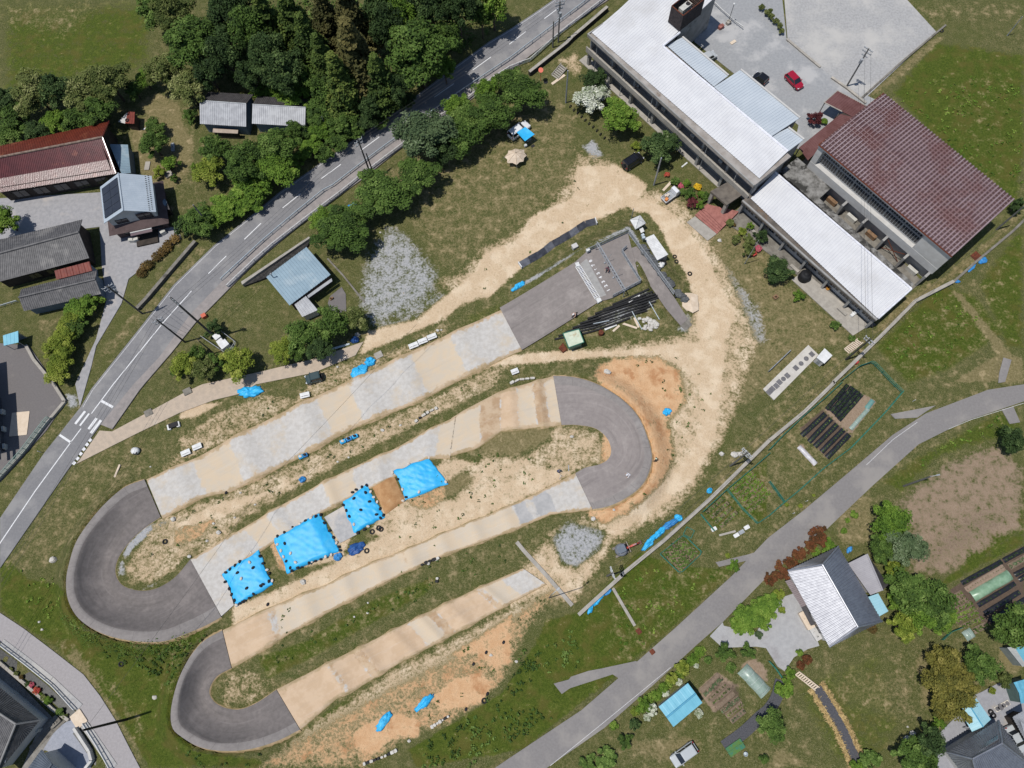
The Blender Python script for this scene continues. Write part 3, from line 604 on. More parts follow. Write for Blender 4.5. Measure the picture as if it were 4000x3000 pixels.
def ground():
    fx = np.arange(-120, 108.1, .42); fy = np.arange(-32, 130.1, .42)
    ring = np.array([4, 10, 20, 40, 80, 160, 320, 700, 1500.0])
    xs = np.concatenate([fx[0] - ring[::-1], fx, fx[-1] + ring]); ys = np.concatenate([fy[0] - ring[::-1], fy, fy[-1] + ring])
    X, Y = np.meshgrid(xs, ys); Xf, Yf = X.ravel(), Y.ravel(); Z = Gz(Xf, Yf)
    u, v = Qn(Xf, Yf, Z); far = (u < -600) | (u > 4600) | (v < -700) | (v > 3800)
    at = {k: np.zeros(len(Xf)) for k in ('dirt', 'orange', 'gravel', 'dry', 'lush', 'soil', 'soilp')}
    for k, val, soft, s in ZONES:
        q = np.array(pp(s)); m = (u > q[:, 0].min() - soft) & (u < q[:, 0].max() + soft) & (v > q[:, 1].min() - soft) & (v < q[:, 1].max() + soft) & ~far
        if not m.any(): continue
        d = sdist(q, u[m], v[m]); w = np.clip(.5 - d / (2 * soft), 0, 1); w = w * w * (3 - 2 * w); o = at[k][m]
        at[k][m] = np.where(val == 0, o * (1 - w), np.maximum(o, val * w))
    nx, ny = len(xs), len(ys)
    i = (np.arange(ny - 1)[:, None] * nx + np.arange(nx - 1)[None, :]).ravel()
    F = np.stack([i, i + 1, i + nx + 1, i + nx], -1)
    me = bpy.data.meshes.new('ground'); me.vertices.add(len(Xf)); me.vertices.foreach_set('co', np.stack([Xf, Yf, Z], -1).ravel())
    me.loops.add(F.size); me.loops.foreach_set('vertex_index', F.ravel().astype(np.int32)); me.polygons.add(len(F))
    me.polygons.foreach_set('loop_start', (np.arange(len(F)) * 4).astype(np.int32)); me.polygons.foreach_set('use_smooth', np.ones(len(F), bool))
    for k, a in at.items(): x = me.attributes.new(k, 'FLOAT', 'POINT'); x.data.foreach_set('value', a.astype(np.float32))
    me.update(); me.validate(); o = bpy.data.objects.new('ground', me); structure(link(o))
    b = NB('ground_cover'); b.pos = b.n('ShaderNodeNewGeometry').outputs['Position']
    nA = b.noise(.12, 5, .6); nB = b.noise(.7, 6, .65); nC = b.noise(2.6, 5, .7); nD = b.noise(7, 4, .7); nE = b.noise(.33, 5, .6)
    K = .87
    g = b.mix(b.step(nC, .3, .7), lin(72, 78, 40, K), lin(102, 102, 60, K)); g = b.mix(b.step(nB, .45, .7), g, lin(118, 111, 74, K)); g = b.mix(b.step(nA, .45, .7, 0, .6), g, lin(82, 89, 42, K))
    g = b.mix(b.step(nD, .5, .7, 0, .8), g, lin(56, 63, 30, K)); g = b.mix(b.step(nE, .56, .75, 0, .7), g, lin(66, 80, 34, K)); g = b.mix(b.step(nD, .36, .46, .6, 0), g, lin(150, 140, 108, K))
    def lay(base, attr, col, a=1.3, c=.9, lo=.3, hi=.72, mx=1.0):
        v = b.math('ADD', b.attr(attr), b.math('MULTIPLY', b.math('SUBTRACT', nB, .5), a)); v = b.math('ADD', v, b.math('MULTIPLY', b.math('SUBTRACT', nC, .5), c))
        return b.mix(b.step(v, lo, hi, 0, mx), base, col)
    lu = b.mix(b.step(nC, .3, .7), lin(60, 76, 22, K), lin(86, 98, 34, K)); lu = b.mix(b.step(nB, .48, .72, 0, .8), lu, lin(104, 110, 48, K)); lu = b.mix(b.step(nD, .5, .7, 0, .8), lu, lin(44, 56, 18, K)); lu = b.mix(b.step(nE, .46, .66, 0, .7), lu, lin(94, 88, 42, K)); lu = b.mix(b.step(nD, .34, .44, .5, 0), lu, lin(118, 122, 66, K))
    dr = b.mix(b.step(nC, .3, .7), lin(110, 101, 68, K), lin(146, 133, 98, K)); dr = b.mix(b.step(nD, .45, .65), dr, lin(112, 106, 66, K)); dr = b.mix(b.step(nB, .55, .7), dr, lin(166, 149, 114, K))
    di = b.mix(b.step(nC, .3, .7), lin(211, 197, 178, K), lin(196, 180, 158, K)); di = b.mix(b.step(nE, .42, .62), di, lin(218, 208, 194, K)); di = b.mix(b.step(nD, .54, .75, 0, .7), di, lin(172, 147, 115, K))
    orr = b.mix(b.step(nB, .35, .68), lin(209, 176, 141, K), lin(196, 159, 123, K)); orr = b.mix(b.step(nE, .52, .68), orr, lin(182, 140, 103, K)); orr = b.mix(b.step(nD, .54, .75, 0, .6), orr, lin(156, 120, 86, K))
    gr = b.mix(b.step(nC, .3, .7), lin(144, 146, 146, K), lin(162, 161, 158, K)); gr = b.mix(b.step(nD, .5, .72, 0, .6), gr, lin(124, 124, 104, K))
    sp = b.mix(b.step(nC, .3, .7), lin(142, 124, 106, K), lin(120, 105, 86, K)); sp = b.mix(b.step(nE, .36, .58, 0, .9), sp, lin(108, 98, 62, K)); so = b.mix(b.step(nC, .3, .7), lin(98, 84, 72, K), lin(82, 71, 62, K))
    col = lay(g, 'lush', lu, 1.0, .5, .35, .6); col = lay(col, 'dry', dr, 1.1, .8, .35, .75)
    di = b.mix(b.step(nC, .3, .7), lin(214, 191, 160, K), lin(199, 174, 143, K)); di = b.mix(b.step(nE, .45, .65), di, lin(222, 201, 172, K)); di = b.mix(b.step(nD, .56, .75, 0, .6), di, lin(178, 150, 116, K))
    orr = b.mix(b.step(nB, .35, .68), lin(216, 178, 138, K), lin(202, 160, 119, K)); orr = b.mix(b.step(nE, .52, .68), orr, lin(184, 136, 96, K)); orr = b.mix(b.step(nD, .56, .75, 0, .5), orr, lin(160, 118, 80, K))
    gr = b.mix(b.step(nC, .32, .68), lin(158, 160, 163, K), lin(180, 179, 178, K)); gr = b.mix(b.step(nD, .55, .72, 0, .7), gr, lin(132, 134, 128, K))
    sp = b.mix(b.step(nC, .3, .7), lin(158, 138, 118, K), lin(142, 122, 102, K)); so = b.mix(b.step(nC, .3, .7), lin(104, 88, 75, K), lin(88, 76, 66, K))
    col = lay(col, 'soilp', sp); col = lay(col, 'soil', so, .8, .5); th = b.mix(b.step(nD, .36, .62), lin(164, 147, 112, K), lin(112, 104, 66, K))
    col = lay(col, 'gravel', gr, 1.3, 1.4, .3, .85); col = lay(col, 'dirt', th, 1.3, 1.2, .2, .5); col = lay(col, 'dirt', di, 1.3, 1.5, .36, .82); col = lay(col, 'orange', th, 1.3, 1.2, .2, .5); col = lay(col, 'orange', orr, 1.3, 1.4, .36, .8)
    b.bump(b.math('ADD', nD, b.math('MULTIPLY', nC, 1.6)), .7, .16)
    me.materials.append(b.done(col, .95, 0, .15))
ground()
# ------------------------------------------------------------------ buildings
ROOF_W = mat('white_sheet_metal', lin(222, 222, 223, .8), lin(212, 212, 214, .8), .7, .35, spec=.2, c3=lin(204, 203, 203, .8), s3=.1, t3=(.5, .7))
ROOF_B = mat('grey_blue_sheet_metal', lin(178, 188, 197, .82), lin(166, 177, 187, .82), .5, .5, spec=.4)
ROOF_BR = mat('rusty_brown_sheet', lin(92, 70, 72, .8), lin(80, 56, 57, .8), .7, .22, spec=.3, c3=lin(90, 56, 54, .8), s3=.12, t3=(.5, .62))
ROOF_BR2 = mat('maroon_sheet', lin(116, 80, 78, .8), lin(98, 62, 59, .8), .6, .5, spec=.3)
RIBTOP = mat('pale_rib_top', lin(156, 138, 142, .8), lin(138, 118, 121, .8), .6, .3, c3=lin(124, 96, 96, .8), s3=.12, t3=(.5, .62))  # gym roof rib tops, coloured paler than the troughs between them
SEAM = mat('pale_seam', lin(166, 142, 140, .8), rough=.7)
ROOF_RED = mat('red_roof_tile', lin(104, 46, 44, .8), lin(86, 36, 34, .8), .24, .7, spec=.8, bump=.3, bscale=3, c3=lin(130, 74, 60, .8), s3=.6, t3=(.62, .7))
ROOF_RUST = mat('rust_red_sheet', lin(118, 52, 34, .8), lin(98, 42, 28, .8), .55, 1.2, c3=lin(140, 80, 55, .8), s3=.4)
ROOF_GREY = mat('grey_roof_tile', lin(110, 108, 108, .8), lin(84, 83, 84, .8), .6, 1.4, spec=.4, bump=.3, bscale=3, c3=lin(132, 129, 126, .8), s3=.2)
ROOF_BLK = mat('black_glazed_tile', lin(182, 183, 188, .8), lin(164, 165, 171, .8), .47, 1.5, metal=.85, bump=.15, bscale=3)
ROOF_SLV = mat('silver_corrugated_sheet', lin(176, 178, 182, .8), lin(150, 152, 157, .8), .42, .8, spec=.5)
ROOF_DK = mat('dark_corrugated_sheet', lin(82, 79, 79, .8), lin(64, 62, 63, .8), .55, 1.2)
ROOF_CY = mat('sky_blue_sheet', lin(122, 190, 210, .8), lin(112, 180, 202, .8), .5, .8, spec=.4)
ROOF_CY2 = mat('pale_blue_polycarbonate', lin(160, 205, 216, .8), lin(146, 194, 208, .8), .4, .4, spec=.5)
ROOF_SB = mat('steel_blue_sheet', lin(148, 170, 182, .8), lin(136, 158, 171, .8), .5, .6, spec=.4, c3=lin(164, 180, 188, .8), s3=.2)
WALL_W = mat('white_render', lin(206, 204, 200, .8), lin(194, 191, 186, .8), .85, .8)
WALL_C = mat('grey_concrete', lin(166, 164, 160, .8), lin(146, 144, 141, .8), .9, .7, c3=lin(112, 109, 104, .8), s3=.35, t3=(.58, .75))
WALL_B = mat('brown_siding', lin(98, 82, 80, .8), lin(84, 69, 67, .8), .8, 1)
WALL_D = mat('dark_timber', lin(72, 64, 58, .8), lin(54, 48, 44, .8), .9, 1)
WALL_G = mat('blue_grey_siding', lin(120, 134, 146, .8), lin(104, 118, 130, .8), .8, 1)
GLASS = mat('window_glass', (.03, .035, .045, 1), (.02, .025, .03, 1), .08, 1, spec=.6)
FRAME = mat('aluminium', lin(190, 192, 194, .8), lin(170, 172, 175, .8), .4, 2, metal=.3)
DARKF = mat('dark_frame', lin(52, 50, 50, .8), lin(40, 39, 40, .8), .5, 2)
TIMBER = mat('worn_timber', lin(150, 120, 92, .8), lin(120, 94, 70, .8), .85, 2)
RUSTM = mat('rust', lin(122, 66, 44, .8), lin(88, 50, 38, .8), .9, 3)
STEEL = mat('galvanised_steel', lin(176, 180, 184, .8), lin(150, 154, 158, .8), .5, 2, metal=.2)
BRICK = mat('red_paving', lin(172, 116, 106, .8), lin(150, 98, 90, .8), .9, 1.5)
SOLAR = mat('solar_cell', (.018, .02, .03, 1), (.025, .028, .038, 1), .3, 1, spec=.5)
AC_W = mat('ac_casing', lin(206, 204, 196, .8), lin(188, 186, 178, .8), .6, 2)
MOSS = mat('mossy_slab', lin(150, 148, 144, .8), lin(92, 90, 86, .8), .95, .9, c3=lin(60, 59, 56, .8), s3=.5, t3=(.48, .58))
GUTTER = mat('gutter_grime', lin(176, 170, 164, .8), lin(150, 142, 134, .8), .9, .5, c3=lin(118, 98, 80, .8), s3=.16, t3=(.58, .7))

def lerp(a, b, t): return np.array(a) * (1 - t) + np.array(b) * t
def unit2(a, b):
    d = (np.array(b) - np.array(a))[:2]; return d / np.linalg.norm(d)

def window(parent, p, q, z0, z1, off=.03, frame=FRAME, bars=1, name='window', proud=.06):
    """window in the vertical wall through p-q (its outward side to the right of p->q)"""
    d = unit2(p, q); n = np.array([d[1], -d[0]]); mb = MB(); a = np.array(p)[:2] + n * off; b = np.array(q)[:2] + n * off; L = np.linalg.norm(b - a); t = .07
    def bar(u0, u1, w0, w1): mb.prism([a + d * u0, a + d * u1, a + d * u1 + n * proud, a + d * u0 + n * proud], w0, w1)
    bar(0, L, z0, z0 + t); bar(0, L, z1 - t, z1); bar(0, t, z0 + t, z1 - t); bar(L - t, L, z0 + t, z1 - t)
    for k in range(1, bars + 1): bar(L * k / (bars + 1) - t / 2, L * k / (bars + 1) + t / 2, z0 + t, z1 - t)
    w = mb.build(name, frame, parent)
    g = MB(); g.prism([a + d * t, b - d * t, b - d * t + n * .02, a + d * t + n * .02], z0 + t, z1 - t); g.build('pane', GLASS, w)
    return w

def gable_walls(parent, A, R, B, oh, m, z0=0.0, name='wall', drop=.12):
    A = [np.array(x) for x in A]; B = [np.array(x) for x in B]; R = [np.array(x) for x in R]
    base = inset([A[0], A[1], B[1], B[0]], oh)
    pts = [np.array(x[:2]) for x in (A[0], A[1], B[1], B[0])]
    base = [min(base, key=lambda w: np.linalg.norm(w - p)) for p in pts]     # a0 a1 b1 b0
    rd = unit2(R[0], R[1]); r0 = R[0][:2] + rd * oh; r1 = R[1][:2] - rd * oh
    wa = np.linalg.norm((A[0] - R[0])[:2]); sl = (R[0][2] - A[0][2]) / max(wa, .1); ze = A[0][2] + sl * oh - drop; zr = R[0][2] - drop
    v = [(*base[0], z0), (*base[1], z0), (*base[2], z0), (*base[3], z0), (*base[0], ze), (*base[1], ze), (*base[2], ze), (*base[3], ze), (*r0, zr), (*r1, zr)]
    f = [(0, 1, 5, 4), (2, 3, 7, 6), (1, 2, 6, 9, 5), (3, 0, 4, 8, 7)]
    mesh(name, v, f, m, parent); return base

def gable(name, label, eA, rg, eB, ze, zr, mA, mB=None, wall=WALL_W, oh=.5, sp=.45, amp=.05, capm=None, cat='house', group=None, cap=.12):
    A = W(eA, ze); R = W(rg, zr); B = W(eB, ze); c = sum(A + B) / 4; c[2] = 0
    t = thing(name, label, cat, c, group); mb = MB(); mb.cur = 0; corr(mb, A[0], A[1], R[1], R[0], sp, amp); mb.cur = 1; corr(mb, B[0], B[1], R[1], R[0], sp, amp)
    ro = mb.build('roof', [mA, mB or mA], t); k = MB(); up = np.array([0, 0, amp + .02]); k.tube(R[0] + up, R[1] + up, cap, cap, 8); k.build('ridge_cap', capm or mA, ro)
    base = gable_walls(t, A, R, B, oh, wall); return t, base, A, R, B

def flat_box(t, s, z0, z1, m, name, taper=0, world=None):
    mb = MB(); mb.prism(world or W(s, z1), z0, z1, taper); return mb.build(name, m, t)

# ---- two-storey school
def school():
    z = 7.6; f0, f1 = W('C 650,300 2085,1610', z); e1 = W1('D 172,1312', 7.9)
    t = thing('school_building', 'long two-storey concrete school under a white ribbed metal roof', 'school', ((f0 + f1) / 2 * (1, 1, 0)))
    d = unit2(f0, f1); n = np.array([-d[1], d[0]]); n = n if n @ (e1 - f1)[:2] > 0 else -n; L = np.linalg.norm((f1 - f0)[:2])
    at = lambda u, w: f0[:2] + d * u + n * w
    bk = (e1 - f1)[:2] @ n
    mb = MB(); mb.prism([at(0, 0), at(L, 0), at(L, bk), at(0, bk)], 7.15, 7.6); mb.build('roof_slab', GUTTER, t)
    mb = MB(); mb.prism([at(0, 0), at(L, 0), at(L, .22), at(0, .22)], 7.603, 7.85); mb.prism([at(0, .223), at(.22, .223), at(.22, bk), at(0, bk)], 7.603, 7.85); mb.build('parapet', WALL_C, t)
    a, b = W('C 690,282 2138,1542', 7.75); c = W1('D 170,1310', 8.0); dd = W1('C 925,80', 8.0)
    mb = MB(); corr(mb, a, b, c, dd, .5, .05, .06)
    w0, w1, w2, w3 = W('C 925,80', 8.0) + W('C 1300,400 1790,-50 1415,-370', 8.0); w2[2] = w3[2] = 8.25
    corr(mb, w0, w1, w2, w3, .5, .05, .06); ro = mb.build('roof', ROOF_W, t)
    k = MB(); k.tube(W1('C 1302,398', 8.06), W1('D 172,1308', 8.06), .2, .2, 6); k.tube(W1('C 1302,398', 8.08), W1('C 1450,280', 8.1), .2, .2, 6); k.build('ridge_cap', mat('white_flashing', lin(238, 238, 244, .82), rough=.5), ro)
    for s, zz, sp in (('C 1335,392 1745,750 1870,655 1472,322', 7.2, .5), ('C 1745,752 D 30,1180 D 275,1020 C 1975,602', 7.5, .5), ('D 30,1178 172,1310 310,1207 175,1104', 7.2, .5)):
        q = W(s, zz); mb = MB(); corr(mb, *q, sp, .06, .06); ro2 = mb.build('roof', mat('blue_white_sheet', lin(194, 202, 209, .8), lin(184, 193, 201, .8), .65, .3, spec=.2), t, label='lower pale blue roof of the rear annex')
        k = MB(); k.box(((q[2] + q[3]) / 2 * (1, 1, 0) + (0, 0, zz + .1)), (np.linalg.norm((q[3] - q[2])[:2]), .3, .2), math.atan2(*(q[3] - q[2])[1::-1])); k.build('fascia', WALL_W, ro2)
        mb = MB(); mb.prism(inset(q, .25), 0, zz - .1); mb.build('annex_wall', WALL_C, t)
    # wing body under the left roof, rear body
    mb = MB(); mb.prism(inset([w0, w1, w2, w3], .3), 0, 7.9); mb.prism([at(.4, 1.9), at(L - .4, 1.9), at(L - .4, bk - .3), at(.4, bk - .3)], 0, 7.148); mb.build('wall', WALL_C, t)
    mb = MB(); mb.prism([at(0, .02), at(L, .02), at(L, 1.897), at(0, 1.897)], 3.5, 3.75); mb.prism([at(0, 0), at(L, 0), at(L, .2), at(0, .2)], 3.753, 4.75); mb.build('balcony', CONC, t)
    nb = 7
    for i in range(nb + 1):
        u = .3 + (L - .6) * i / nb; mb = MB(); mb.prism([at(u - .25, .5), at(u + .25, .5), at(u + .25, 1.2), at(u - .25, 1.2)], .06, 3.498); mb.prism([at(u - .2, .9), at(u + .2, .9), at(u + .2, 1.895), at(u - .2, 1.895)], 3.753, 7.148); mb.build('column', WALL_C, t)
    for i in range(nb):
        for z0, z1 in ((1.0, 2.9), (4.8, 6.7)):
            for h in (0, 1):
                u0 = .3 + (L - .6) * (i + .06 + .47 * h) / nb; u1 = u0 + (L - .6) * .4 / nb; p, q = at(u0, 1.9), at(u1, 1.9); window(t, (*p, 0), (*q, 0), z0, z1, bars=2)
    for u in (5.5, 12.1, 19, 26.3, 33.2, 40): 
        if u < L - 2:
            p = at(u, 1.55); mb = MB(); mb.box((*p, 4.15), (.8, .32, .75), math.atan2(d[1], d[0]), .03); a_ = mb.build('air_conditioner', AC_W, t); k = MB(); k.ring((*(p - n * .17), 4.15), .22, .03, 14, 4, axis=(*n, 0)); k.build('fan_grille', DARKF, a_)
    for u in (2.4, 9.5, 17, 23.5, 30.5, 37.5, 44):
        if u < L - 1:
            p = at(u, .33); mb = MB(); mb.tube((*p, .06), (*p, 7.1), .06, .06, 6); mb.build('downpipe', STEEL, t)
    # plant enclosure on the rear stair tower
    q = W('C 1350,190 1445,272 1625,130 1530,48', 8.2); zt = 11.8
    tw = MB(); tw.prism(inset(q, .2), 0, 8.24); tw.build('stair_tower', WALL_C, t)
    pw = MB()
    for i in range(4):
        a, b = q[i][:2], q[(i + 1) % 4][:2]; dd2 = unit2(a, b)
        for k in range(13):
            zz = 8.3 + k * .27; nn = np.array([dd2[1], -dd2[0]]); pw.prism([a, b, b + nn * .06, a + nn * .06], zz, zz + .2)
        pw.tube((*a, 8.2), (*a, zt), .08, .08, 6)
    sc = pw.build('louvre_screen', mat('black_timber_louvre', lin(74, 66, 66, .8), lin(54, 48, 50, .8), .8, 2), t)
    k = MB()
    for i in range(4): k.tube((*q[i][:2], zt), (*q[(i + 1) % 4][:2], zt), .09, .09, 4)
    k.build('top_rail', RUSTM, sc)
    k = MB(); 
    for u in np.linspace(.06, .94, 15):
        if .1 < u < .55: continue
        k.tube((*lerp(q[0], q[3], u)[:2], zt - .3), (*lerp(q[1], q[2], u)[:2], zt - .3), .06, .06, 4)
    k.build('rusty_joist', mat('rusty_joists', lin(96, 76, 62, .8), lin(66, 52, 44, .8), .9, 3), t)
    c = sum(q) / 4; c = lerp(c, lerp(q[0], q[1], .5), .2); ang = math.atan2(*unit2(q[1], q[2])[::-1])
    mb = MB(); mb.box((c[0], c[1], 10.6), (2.4, 1.05, 1.7), ang, .05); u_ = mb.build('condenser', AC_W, t); k = MB(); k.ring((c[0] + .6 * math.cos(ang), c[1] + .6 * math.sin(ang), 11.47), .36, .06, 16, 5); k.lathe((c[0] + .6 * math.cos(ang), c[1] + .6 * math.sin(ang), 11.46), [(0, .03), (.3, .02), (.3, 0)], 14); k.build('fan_grille', DARKF, u_)
    return at, L
school()

# ---- one-storey wing
def wing():
    z = 4.0; p0, p1 = W('G 1985,78 H 935,1112', z); m0, m1 = W('G 2062,55 H 950,1095', 4.1); b1, b0 = W('H 1237,838 D 58,1488', 4.5)
    t = thing('classroom_wing', 'low single-storey school wing with a white ribbed metal roof beside the gym', 'school', ((p0 + p1) / 2 * (1, 1, 0)))
    d = unit2(p0, p1); n = np.array([-d[1], d[0]]); n = n if n @ (b1 - p1)[:2] > 0 else -n; L = np.linalg.norm((p1 - p0)[:2]); bk = (b1 - p1)[:2] @ n
    at = lambda u, w: p0[:2] + d * u + n * w
    mb = MB(); mb.prism([at(0, 0), at(L, 0), at(L, bk - .3), at(0, bk - .3)], 3.55, 3.9); mb.build('roof_slab', mat('grimy_gutter', lin(116, 108, 100, .8), lin(92, 86, 80, .8), .9, .8, c3=lin(124, 100, 78, .8), s3=.3), t)
    mb = MB(); mb.prism([at(0, 0), at(L, 0), at(L, .3), at(0, .3)], 3.903, 4.12); mb.build('parapet', WALL_C, t)
    mb = MB(); corr(mb, m0, m1, b1, b0, .5, .05, .06); ro = mb.build('roof', ROOF_W, t)
    k = MB(); fl = MATS['white_flashing']; k.tube(b0 + (0, 0, .1), b1 + (0, 0, .1), .17, .17, 6); k.tube(m1 + (0, 0, .1), b1 + (0, 0, .1), .17, .17, 6); k.build('ridge_cap', fl, ro)
    mb = MB(); mb.prism([at(.3, 1.4), at(L - .3, 1.4), at(L - .3, bk - .5), at(.3, bk - .5)], 0, 3.548); mb.build('wall', WALL_W, t)
    nb = 6
    for i in range(nb + 1):
        u = .3 + (L - .6) * i / nb; mb = MB(); mb.prism([at(u - .2, .3), at(u + .2, .3), at(u + .2, 1.397), at(u - .2, 1.397)], 0, 3.548); mb.build('column', WALL_C, t)
    for i in range(nb):
        for h in (0, 1):
            u0 = .3 + (L - .6) * (i + .07 + .46 * h) / nb; u1 = u0 + (L - .6) * .4 / nb; window(t, (*at(u0, 1.4), 0), (*at(u1, 1.4), 0), .9, 2.9, bars=2)
    for u in (4, 14, 24.5):
        mb = MB(); mb.box((*at(u, -.4), .2), (1.8, .5, .4), math.atan2(d[1], d[0])); mb.build('step', CONC, t)
    c = W('D 95,1478 255,1362 555,1615 H 445,55 1262,795 1235,830', 3.3); t2 = thing('link_corridor', 'mossy flat-roofed corridor between the low white wing and the gym', 'corridor', (*c[3][:2], 0))
    g0 = W('D 60,1500', 3.3) + c[:1]
    mb = MB(); mb.prism(c + W('D 110,1490', 3.3), 3.0, 3.3); mb.build('roof', MOSS, t2)
    mb = MB(); mb.prism(inset(W('H 440,62 1250,790 1225,800 330,-10', 3.0), .1), 0, 2.99); mb.prism(inset(c[:3] + W('H 440,62 360,20', 3.0), .3), 0, 2.98); mb.build('wall', WALL_C, t2)
wing()

# ---- gym
def gym():
    z = 9.6; a, b, c, d = W('D 440,1250 H 1590,560 2130,65 D 1000,805', z)
    t = thing('gymnasium', 'large gymnasium with a rusty brown ribbed roof and a wall of windows', 'gymnasium', ((a + b + c + d) / 4 * (1, 1, 0)))
    m0, m1 = lerp(a, d, .5) + (0, 0, .5), lerp(b, c, .5) + (0, 0, .5)
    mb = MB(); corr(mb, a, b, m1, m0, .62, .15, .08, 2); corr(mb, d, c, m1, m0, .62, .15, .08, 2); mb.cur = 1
    for k in range(1, 22):
        w = k / 22
        if abs(w - .5) < .01: continue
        p, q = (lerp(a, m0, 2 * w), lerp(b, m1, 2 * w)) if w < .5 else (lerp(d, m0, 2 - 2 * w), lerp(c, m1, 2 - 2 * w)); mb.tube(p + (0, 0, .08), q + (0, 0, .08), .05, .05, 4)
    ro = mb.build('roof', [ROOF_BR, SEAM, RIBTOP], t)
    k = MB(); k.tube(a + (0, 0, -.05), b + (0, 0, -.05), .12, .12, 6); k.tube(a, d, .12, .12, 6); k.build('gutter', RUSTM, ro)
    ax = unit2(a, b); n = np.array([-ax[1], ax[0]]); n = n if n @ (d - a)[:2] > 0 else -n; L = np.linalg.norm((b - a)[:2]); D = (d - a)[:2] @ n
    at = lambda u, w: a[:2] + ax * u + n * w
    mb = MB(); mb.prism([at(.3, 1.2), at(L - .3, 1.2), at(L - .3, D - .5), at(.3, D - .5)], 0, 9.5); mb.build('wall', WALL_W, t)
    mb = MB(); mb.prism([at(0, .1), at(L, .1), at(L, 1.197), at(0, 1.197)], 9.0, 9.5); mb.build('eave_fascia', WALL_W, t)
    mb = MB(); mb.prism([at(.1, .25), at(L, .25), at(L, 1.197), at(.1, 1.197)], 3.3, 5.0); mb.prism([at(L - 5.2, .28), at(L - .02, .28), at(L - .02, 1.196), at(L - 5.2, 1.196)], 5.003, 8.998); mb.prism([at(.1, .28), at(1.1, .28), at(1.1, 1.196), at(.1, 1.196)], 5.003, 8.998); mb.build('spandrel', WALL_W, t)
    nb = 6
    for i in range(nb):
        u0 = 1.2 + (L - 6.5) * i / nb; u1 = 1.2 + (L - 6.5) * (i + 1) / nb; p, q = at(u0 + .05, 1.2), at(u1 - .05, 1.2)
        window(t, (*p, 0), (*q, 0), 5.1, 7.0, bars=6, proud=.12); window(t, (*p, 0), (*q, 0), 7.1, 8.95, bars=6, proud=.12)
    for i in range(nb + 1):
        u = .4 + (L - .8) * i / nb; mb = MB(); mb.prism([at(u - .2, -.9), at(u + .2, -.9), at(u + .2, 1.19), at(u - .2, 1.19)], 0, 3.297, 0); mb.build('buttress', WALL_C, t)
    for i, m in ((1, TIMBER), (3, TIMBER), (2, AC_W), (5, AC_W)):
        u = .4 + (L - .8) * (i + .5) / nb; mb = MB(); mb.box((*at(u, .5), .5), (1.9, .6, .9), math.atan2(ax[1], ax[0]), .04); mb.build('storage_chest', m, t)
    for i in (0, 4):
        u0 = .8 + (L - .8) * i / nb; u1 = u0 + (L - .8) / nb - .8; mb = MB(); mb.tube((*at(u0, .2), .2), (*at(u1, .2), 2.8), .07, .07, 5); mb.tube((*at(u0, .2), 2.8), (*at(u1, .2), .2), .07, .07, 5); mb.build('cross_brace', RUSTM, t)
gym()

def entry_roof():
    z = 3.3; t = thing('covered_walkway', 'maroon ribbed porch roof folded round the gym corner by a red maple', 'porch', W1('D 620,1000', 0))
    a = W('D 485,885 600,783 848,915 735,1012', z); mb = MB(); corr(mb, a[0], a[3], a[2], a[1], .45, .05)
    b = W('D 268,1275 345,1385 745,1015 628,985', z); b2 = W('D 628,982 735,1012 745,1018 640,1000', z)
    corr(mb, b[0], b[3], b[2] , b[1], .45, .05); ro = mb.build('roof', ROOF_BR2, t)
    k = MB(); k.tube(a[0], lerp(a[0], a[3], .62), .1, .1, 6); k.tube(a[0], a[1], .08, .08, 6); k.tube(a[1], a[2], .08, .08, 6); k.build('gutter', CONC, ro)
    for p in (a[0], a[1], lerp(a[0], a[3], .55), b[0], lerp(b[0], b[3], .5)):
        mb = MB(); mb.tube((p[0] + .2, p[1] + .1, 0), (p[0] + .2, p[1] + .1, z - .05), .1, .1, 8); mb.build('post', WALL_C, t)
    mb = MB(); mb.prism(inset(W('D 560,1000 700,930 820,920 730,1010 620,1050', z), .3), 0, z - .1); mb.build('wall', WALL_D, t)
entry_roof()

def canopy():
    z = 3.6; q = W('V 1535,413 1583,387 1619,410 1570,443', z); t = thing('entrance_canopy', 'flat dark concrete porch canopy above red tiled entrance steps', 'canopy', (*(sum(q) / 4)[:2], 0))
    mb = MB(); mb.prism(q, z - .4, z); mb.build('roof', mat('dark_concrete', lin(122, 114, 104, .8), lin(98, 91, 84, .8), .95, .8, c3=lin(80, 74, 69, .8), s3=.5), t)
    for i in (0, 3):
        p = lerp(q[i], sum(q) / 4, .16); mb = MB(); mb.box((p[0], p[1], (z - .4) / 2), (.6, .6, z - .4), .7, .05); mb.build('column', CONC, t)
    s = W('G 1580,200 1690,108 1850,285 1770,362', .1); d = unit2(s[0], s[1])
    mb = MB()
    for k in range(5): mb.prism([lerp(s[0], s[1], k * .14), lerp(s[3], s[2], k * .14), lerp(s[3], s[2], .95 if k == 4 else (k + 1) * .14 - .002), lerp(s[0], s[1], .95 if k == 4 else (k + 1) * .14 - .002)], 0, .12 * (k + 1))
    mb.prism(W('G 1640,150 1690,108 1960,170 1860,270', .5), .1, .59); mb.build('steps', BRICK, t)
canopy()

